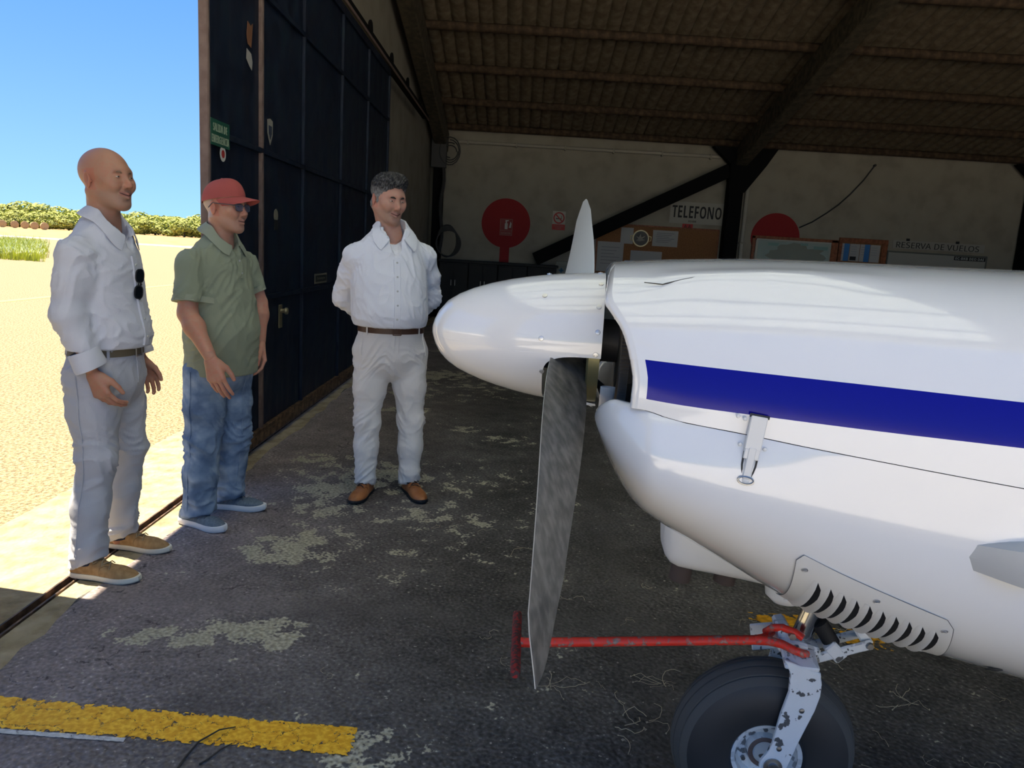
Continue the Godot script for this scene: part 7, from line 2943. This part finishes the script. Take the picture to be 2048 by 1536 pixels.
# dark haired man in a white shirt, hands behind his back
func grey_man() -> void:
	var at := Vector3(-0.71, 0, -4.27)
	var r := thing("person", "grey haired man in a white shirt, white trousers and brown shoes, hands behind his back", "person", at, "")
	var fwd := az(70.0)
	var rt := Vector3(-fwd.z, 0, fwd.x)
	var J := rel({"head": Vector3(-0.742, 1.690, -4.255), "neck": Vector3(-0.722, 1.495, -4.28), "chest": Vector3(-0.725, 1.29, -4.26), "waist": Vector3(-0.712, 1.09, -4.24), "pelvis": Vector3(-0.708, 0.90, -4.27),
		"rsh": Vector3(-0.905, 1.405, -4.215), "rel": Vector3(-1.005, 1.135, -4.36), "rwr": Vector3(-0.845, 0.955, -4.475), "lsh": Vector3(-0.545, 1.420, -4.365), "lel": Vector3(-0.515, 1.150, -4.475), "lwr": Vector3(-0.655, 0.965, -4.49),
		"rhip": Vector3(-0.805, 0.87, -4.245), "lhip": Vector3(-0.612, 0.87, -4.305), "rknee": Vector3(-0.826, 0.44, -4.235), "rank": Vector3(-0.826, 0.115, -4.225), "lknee": Vector3(-0.582, 0.44, -4.305), "lank": Vector3(-0.576, 0.115, -4.285)}, at)
	var base := Color(0.47, 0.275, 0.20)
	var red := Color(0.50, 0.21, 0.15)
	var hx := Transform3D(frame_of(az(50.0, -9.0)).scaled(Vector3.ONE * 1.06), J.head)
	var body := mb(0)
	var sk := skin_color(base, red)
	head_into(body, hx, {"skin": base, "red": red, "lip": Color(0.40, 0.17, 0.14), "stubble": Color(0.30, 0.20, 0.16), "smile": 0.75, "jaw": 1.06, "neck": J.neck})
	inner_body(body, sk, J, fwd)
	var dr: Vector3 = Vector3(0.75, -0.55, -0.15).normalized()
	hand_into(body, Transform3D(frame_hand(dr, Vector3(0.2, 0.1, -1.0)), J.rwr + dr * 0.015), sk, 0.6, 1.0, -1.0)
	var dl: Vector3 = Vector3(-0.75, -0.60, -0.12).normalized()
	hand_into(body, Transform3D(frame_hand(dl, Vector3(-0.2, 0.1, -1.0)), J.lwr + dl * 0.015), sk, 0.6, 1.0, 1.0)
	part("body", body, skin_mat(), r)
	face_parts(r, hx, lin(0.03, 0.026, 0.024), 0.55, 0.75, 1.35)
	# hair
	var h := Field.new(Vector3(-0.11, -0.085, -0.14), Vector3(0.11, 0.165, 0.125), 0.0028, 0.03)
	h.ell(Vector3(0, 0.052, -0.016), Vector3(0.084, 0.086, 0.106), 0.0)
	h.ell(Vector3(0.008, 0.098, 0.034), Vector3(0.066, 0.044, 0.060), 0.02)
	for s in [-1.0, 1.0]:
		h.ell(Vector3(s * 0.066, 0.012, -0.004), Vector3(0.016, 0.045, 0.030), 0.015)
	h.ell(Vector3(0, -0.030, -0.075), Vector3(0.058, 0.05, 0.045), 0.02)
	h.ell(Vector3(0, -0.012, 0.080), Vector3(0.076, 0.080, 0.068), 0.010, true)
	h.ell(Vector3(0, -0.10, 0.03), Vector3(0.12, 0.085, 0.10), 0.010, true)
	for s in [-1.0, 1.0]:
		h.ell(Vector3(s * 0.080, -0.012, -0.014), Vector3(0.02, 0.034, 0.022), 0.006, true)
	var hd := func(p: Vector3, n: Vector3) -> float:
		var w := noise.get_noise_3d(p.x * 22.0, p.y * 22.0, p.z * 22.0) * 0.5
		var lock := 1.0 - absf(noise.get_noise_3d(p.x * 60.0 + w * 3.0, p.y * 34.0 + w, p.z * 22.0 + w))
		return 0.0075 * (lock * lock - 0.5) * (0.45 + 0.55 * smoothstep(0.03, 0.09, p.y)) + 0.0022 * fine.get_noise_3d(p.x * 190, p.y * 90, p.z * 70)
	var hc := func(p: Vector3, n: Vector3) -> Color:
		var v := fine.get_noise_3d(p.x * 120, p.y * 50, p.z * 60)
		var g := clampf(0.06 + 0.6 * v + smoothstep(0.085, 0.01, p.y) * 0.75, 0.0, 1.0)
		return Color(0.014, 0.013, 0.013).lerp(Color(0.23, 0.225, 0.22), g)
	var hm := mb(0)
	h.mesh_into(hm, hx, hc, hd)
	part("hair", hm, vmat(0.6, 0.4), r, "wavy dark hair greying at the sides")

	var shirt := cloth(lin(0.76, 0.77, 0.82))
	var f := Field.new(Vector3(-0.42, 0.86, -0.36), Vector3(0.34, 1.60, 0.32), 0.0075)
	torso_field(f, [[J.pelvis + Vector3(0.0, 0.075, 0.01), 0.195, 0.165], [J.waist + Vector3(0.0, -0.01, 0.015), 0.205, 0.185], [J.waist.lerp(J.chest, 0.6) + Vector3(0, 0, 0.01), 0.205, 0.172], [J.chest + Vector3(0, 0.05, 0), 0.192, 0.145], [J.chest.lerp(J.neck, 0.72), 0.135, 0.105]], fwd, 0.04)
	f.cone(J.chest.lerp(J.neck, 0.72), J.neck + Vector3(0, -0.01, -0.015), 0.078, 0.050, 0.05)
	for s in ["r", "l"]:
		f.cone(J.neck.lerp(J[s + "sh"], 0.25) + Vector3(0, -0.045, 0), J[s + "sh"] + Vector3(0, -0.035, 0), 0.060, 0.058, 0.06)
		f.cone(J[s + "sh"] + Vector3(0, -0.035, 0), J[s + "sh"].lerp(J[s + "el"], 0.5), 0.060, 0.066, 0.05)
		f.cone(J[s + "sh"].lerp(J[s + "el"], 0.5), J[s + "el"], 0.066, 0.062, 0.03)
		f.cone(J[s + "el"], J[s + "wr"], 0.060, 0.042, 0.03)
	f.cone(J.neck + Vector3(0, 0.15, 0), J.neck + fwd * 0.012 + Vector3(0, 0.012, 0), 0.085, 0.074, 0.01, true)
	f.cone(J.neck + fwd * 0.06 + Vector3(0, 0.02, 0), J.neck + fwd * 0.158 + Vector3(0, -0.095, 0), 0.055, 0.016, 0.01, true)
	f.cut(J.pelvis + Vector3(0, 0.096, 0), Vector3.DOWN, 0.30)
	var cen: Vector3 = J.waist
	var disp := func(p: Vector3, n: Vector3) -> float:
		var lat := absf((p - cen).dot(rt))
		var arm := smoothstep(0.20, 0.25, lat)
		var low := 1.0 - smoothstep(0.98, 1.15, p.y)
		var k := 0.0042 * crease(p + Vector3(0, p.x * 0.9, 0), 5.0, 12.0, 5.0) * (0.4 + 0.8 * low + 0.5 * smoothstep(1.2, 1.35, p.y)) * (1.0 - arm)
		k += 0.0045 * crease(p + Vector3(2, p.x * 0.5, 0), 8.0, 11.0, 8.0) * arm
		return (k + 0.002 * crease(p, 14.0, 6.0, 14.0)) * (0.25 + 0.75 * smoothstep(0.995, 1.06, p.y + arm))
	var sm := mb(0)
	f.mesh_into(sm, Transform3D(), white_of, disp)
	var sp := part("shirt", sm, shirt, r)
	collar(sp, J.neck + Vector3(0.0, 0.032, 0.004), frame_of(az(66.0, -16.0)), shirt, 0.30, 0.030, 0.020, 0.105, 1.04, f)
	var front := on_field(f, J.neck + Vector3(0, -0.128, 0), J.waist + Vector3(0, -0.10, 0), 26, fwd, 0.34, 0.004)
	var pl := mb(30)
	var pr := []
	for q in front:
		pr.append([q - rt * 0.018 - fwd * 0.007, q - rt * 0.016, q + rt * 0.016, q + rt * 0.018 - fwd * 0.007])
	pl.grid(pr)
	part("placket", pl, shirt, sp)
	for i in [1, 6, 11, 16, 21, 25]:
		var bt := mb(30)
		bt.lathe([Vector2(0, 0.003), Vector2(0.0045, 0.003), Vector2(0.0055, 0.0015), Vector2(0.005, 0.0)], 12, Transform3D(Basis(rt, fwd, rt.cross(fwd)), front[i]))
		part("button", bt, M.white_sign, sp)

	var tr := cloth(lin(0.72, 0.69, 0.66))
	var g := Field.new(Vector3(-0.28, 0.04, -0.26), Vector3(0.30, 1.02, 0.28), 0.0075)
	torso_field(g, [[J.pelvis + Vector3(0, -0.04, 0), 0.190, 0.150], [J.pelvis + Vector3(0, 0.09, 0.008), 0.184, 0.160]], fwd)
	for s in ["r", "l"]:
		var hip: Vector3 = J[s + "hip"] + Vector3(0, -0.03, 0)
		var th: Vector3 = hip.lerp(J[s + "knee"], 0.5)
		limb(g, [hip, th, J[s + "knee"], J[s + "knee"].lerp(J[s + "ank"], 0.5), J[s + "ank"] + Vector3(0, -0.085, 0)], [0.112, 0.092, 0.073, 0.068, 0.058], 0.03)
		g.cut(J[s + "ank"] + Vector3(0, -0.06, 0), Vector3(0, -1, 0.35).normalized(), 0.13)
	g.cut(J.pelvis + Vector3(0, 0.098, 0), Vector3(0.0, 1, 0.0).normalized(), 0.27)
	var kn: float = J.rknee.y
	var dis2 := func(p: Vector3, n: Vector3) -> float:
		var ank := 1.0 - smoothstep(0.07, 0.26, p.y)
		var knee := exp(-((p.y - kn) / 0.09) ** 2)
		var cro := smoothstep(0.62, 0.78, p.y) * (1.0 - smoothstep(0.86, 0.93, p.y))
		return (0.0015 + 0.005 * ank + 0.005 * knee + 0.003 * cro) * crease(p + Vector3(0, absf(p.x) * 0.8, 0), 5.0, 13.0, 5.0) + 0.002 * crease(p, 5.0, 5.0, 5.0)
	var tm := mb(0)
	g.mesh_into(tm, Transform3D(), white_of, dis2)
	var tp := part("trousers", tm, tr, r)
	var fly := mb(30)
	fly.tube(on_field(g, J.pelvis + Vector3(0, 0.08, 0), J.pelvis + Vector3(0, -0.06, 0), 12, (fwd - rt * 0.10).normalized(), 0.3, 0.001), 0.0025, 6)
	fly.tube(on_field(g, J.pelvis + Vector3(0, 0.08, 0), J.pelvis + Vector3(0, -0.05, 0), 12, (fwd + rt * 0.05).normalized(), 0.3, 0.001), 0.0025, 6)
	part("fly_seam", fly, tr, tp)
	var pk := mb(30)
	for s in [-1.0, 1.0]:
		pk.tube(on_field(g, J.pelvis + Vector3(0, 0.075, 0), J.pelvis + Vector3(0, -0.07, 0) + rt * s * 0.02, 10, (rt * s * 0.92 + fwd * 0.42).normalized(), 0.3, 0.001), 0.0028, 6)
	part("pocket_edge", pk, tr, tp)
	M.loop = tr
	belt_on(r, g, J.pelvis + Vector3(0, 0.078, 0), Vector3.UP, 0.034, mat(lin(0.075, 0.032, 0.018), 0.45), mat(lin(0.10, 0.05, 0.03), 0.4, 0.4), fwd, "dark brown leather belt")
	var lea := tri_mat(noise_tex(0.02, 3, [lin(0.28, 0.10, 0.035), lin(0.40, 0.165, 0.065)], [0.2, 0.8], 256, FastNoiseLite.TYPE_SIMPLEX_SMOOTH, 95), 3.0, 0.35)
	var st := {"sole": 0.018, "toe": 0.048, "label": "polished tan leather shoe", "laces": [0, 1, 2]}
	var ds := mat(lin(0.012, 0.012, 0.014), 0.6)
	shoe(r, "shoe", Transform3D(frame_of(az(97.0)), Vector3(-0.815, 0, -4.300) - at), 0.305, lea, ds, mat(lin(0.03, 0.015, 0.01), 0.8), st)
	shoe(r, "shoe", Transform3D(frame_of(az(62.0)), Vector3(-0.605, 0, -4.355) - at), 0.305, lea, ds, mat(lin(0.03, 0.015, 0.01), 0.8), st)
	for s in ["r", "l"]:
		var so := mb(40)
		so.tube([J[s + "ank"] + Vector3(0.0, 0.02, 0), J[s + "ank"] + Vector3(0.0, -0.05, 0.005)], 0.042, 16)
		part("sock", so, M.dark, r)



func straw_mesh(sd: int, dense: int) -> ArrayMesh:
	var r := RandomNumberGenerator.new()
	r.seed = sd
	var b := mb(0)
	for k in dense:
		var a := r.randf() * TAU
		var p := Vector3(r.randf_range(-0.03, 0.03), 0.004, r.randf_range(-0.03, 0.03)) * (0.0 if k == 0 else 1.0)
		var pts := [p]
		var n := 5 + r.randi() % 4
		var turn := r.randf_range(-0.5, 0.5)
		for i in n:
			p += Vector3(cos(a), 0, sin(a)) * r.randf_range(0.008, 0.018)
			p.y = 0.003 + 0.012 * r.randf() * sin(PI * i / n)
			pts.append(p)
			a += turn + r.randf_range(-0.25, 0.25)
		b.tube(pts, r.randf_range(0.0005, 0.0010), 5)
		if k % 2 == 0:
			b.lathe([Vector2(0, -0.002), Vector2(0.002, 0), Vector2(0.0015, 0.002), Vector2(0, 0.004)], 6, Transform3D(Basis(), p))
	return b.mesh()


func litter() -> void:
	var pale := mat(lin(0.42, 0.36, 0.25), 0.9)
	var kinds := []
	for k in 8:
		kinds.append(straw_mesh(300 + k, 1 + k % 3))
	var r := RandomNumberGenerator.new()
	r.seed = 21
	var first: MeshInstance3D = null
	for i in 42:
		var x := r.randf_range(-0.6, 2.4)
		var z := r.randf_range(-4.4, -1.75)
		if r.randf() < 0.6:
			x = r.randf_range(0.0, 2.0)
			z = r.randf_range(-3.3, -1.9)
		if Vector2(x - 0.70, z + 1.76).length() < 0.30:
			continue
		var o: MeshInstance3D
		if first == null:
			first = solo("dry_straw", kinds[0], pale, "thin pale dry straw stalk lying loose on the dark hangar floor", "straw", Vector3.ZERO, "dry straw stalks on the floor")
			o = first
		else:
			o = first.duplicate()
			o.name = numbered("dry_straw")
			o.mesh = kinds[i % 8]
			add_child(o, true)
		o.position = Vector3(x, 0.0005, z)
		o.rotation.y = r.randf() * TAU
		o.scale = Vector3.ONE * r.randf_range(0.45, 1.15)
	var spots := [[0.57, -2.39, "tangled clump of dry roots on the floor beside the nose wheel"], [1.42, -2.35, "tangle of dry straw on the floor behind the nose wheel, under the cowl"], [1.02, -2.42, "small nest of straw right of the scissor links on the floor"], [0.18, -2.33, "dry stalk tuft lying under the tip of the lower propeller blade"], [0.50, -2.17, "little forked root lying left of the nose wheel"]]
	for k in spots.size():
		var w := solo("straw_clump", straw_mesh(400 + k, 5 + k % 3), pale, spots[k][2], "straw", Vector3(spots[k][0], 0.0005, spots[k][1]))
		w.scale = Vector3.ONE * 1.35
	# dust, chips and chaff nobody could count
	var chip := mb(0)
	chip.face([Vector3(-0.5, 0, -0.3), Vector3(0.1, 0.15, -0.5), Vector3(0.5, 0.05, 0.2), Vector3(-0.1, 0.0, 0.5)])
	var mm := MultiMesh.new()
	mm.transform_format = MultiMesh.TRANSFORM_3D
	mm.mesh = chip.mesh()
	mm.instance_count = 2600
	for i in 2600:
		var s := pow(r.randf(), 3.0) * 0.011 + 0.0022
		mm.set_instance_transform(i, Transform3D(Basis(Vector3.UP, r.randf() * TAU).scaled(Vector3.ONE * s), Vector3(r.randf_range(-1.5, 3.0), 0.001, -1.6 - 4.6 * pow(r.randf(), 1.3))))
	var mi := MultiMeshInstance3D.new()
	mi.name = "floor_chaff"
	mi.multimesh = mm
	mi.material_override = mat(lin(0.30, 0.28, 0.24), 0.9)
	add_child(mi)
	mi.set_meta("kind", "stuff")
	mi.set_meta("label", "pale chips and chaff strewn over the dark floor")
	mi.set_meta("category", "debris")
	var dk := mat(lin(0.035, 0.03, 0.025), 0.9)
	var t1 := mb(40)
	t1.tube([Vector3(-0.85, 0.006, -1.80), Vector3(-0.848, 0.008, -1.87), Vector3(-0.838, 0.011, -1.935), Vector3(-0.80, 0.012, -1.992), Vector3(-0.762, 0.006, -2.018)].map(func(p): return p - Vector3(-0.82, 0, -1.92)), [0.0032, 0.003, 0.0028, 0.0022, 0.0014], 6)
	solo("twig", t1, dk, "longer dark curved twig lying across the yellow line", "twig", Vector3(-0.82, 0, -1.92))
	var t2 := mb(40)
	t2.tube([Vector3(-0.80, 0.005, -1.85), Vector3(-0.784, 0.007, -1.87), Vector3(-0.765, 0.009, -1.91), Vector3(-0.745, 0.005, -1.945)].map(func(p): return p - Vector3(-0.77, 0, -1.90)), [0.0028, 0.0026, 0.0022, 0.0014], 6)
	solo("twig", t2, dk, "shorter dark twig lying beside the yellow line's lower edge", "twig", Vector3(-0.77, 0, -1.90))
	var t3 := mb(40)
	t3.tube([Vector3(0.246, 1.4055, -1.480), Vector3(0.280, 1.404, -1.468), Vector3(0.286, 1.406, -1.469), Vector3(0.315, 1.4145, -1.472), Vector3(0.350, 1.423, -1.474), Vector3(0.378, 1.427, -1.473)].map(func(p): return p - Vector3(0.31, 1.41, -1.473)), [0.0009, 0.0012, 0.0013, 0.0013, 0.0015, 0.001], 6)
	solo("twig", t3, dk, "thin bent twig lying on top of the white engine cowl", "twig", Vector3(0.31, 1.41, -1.473))
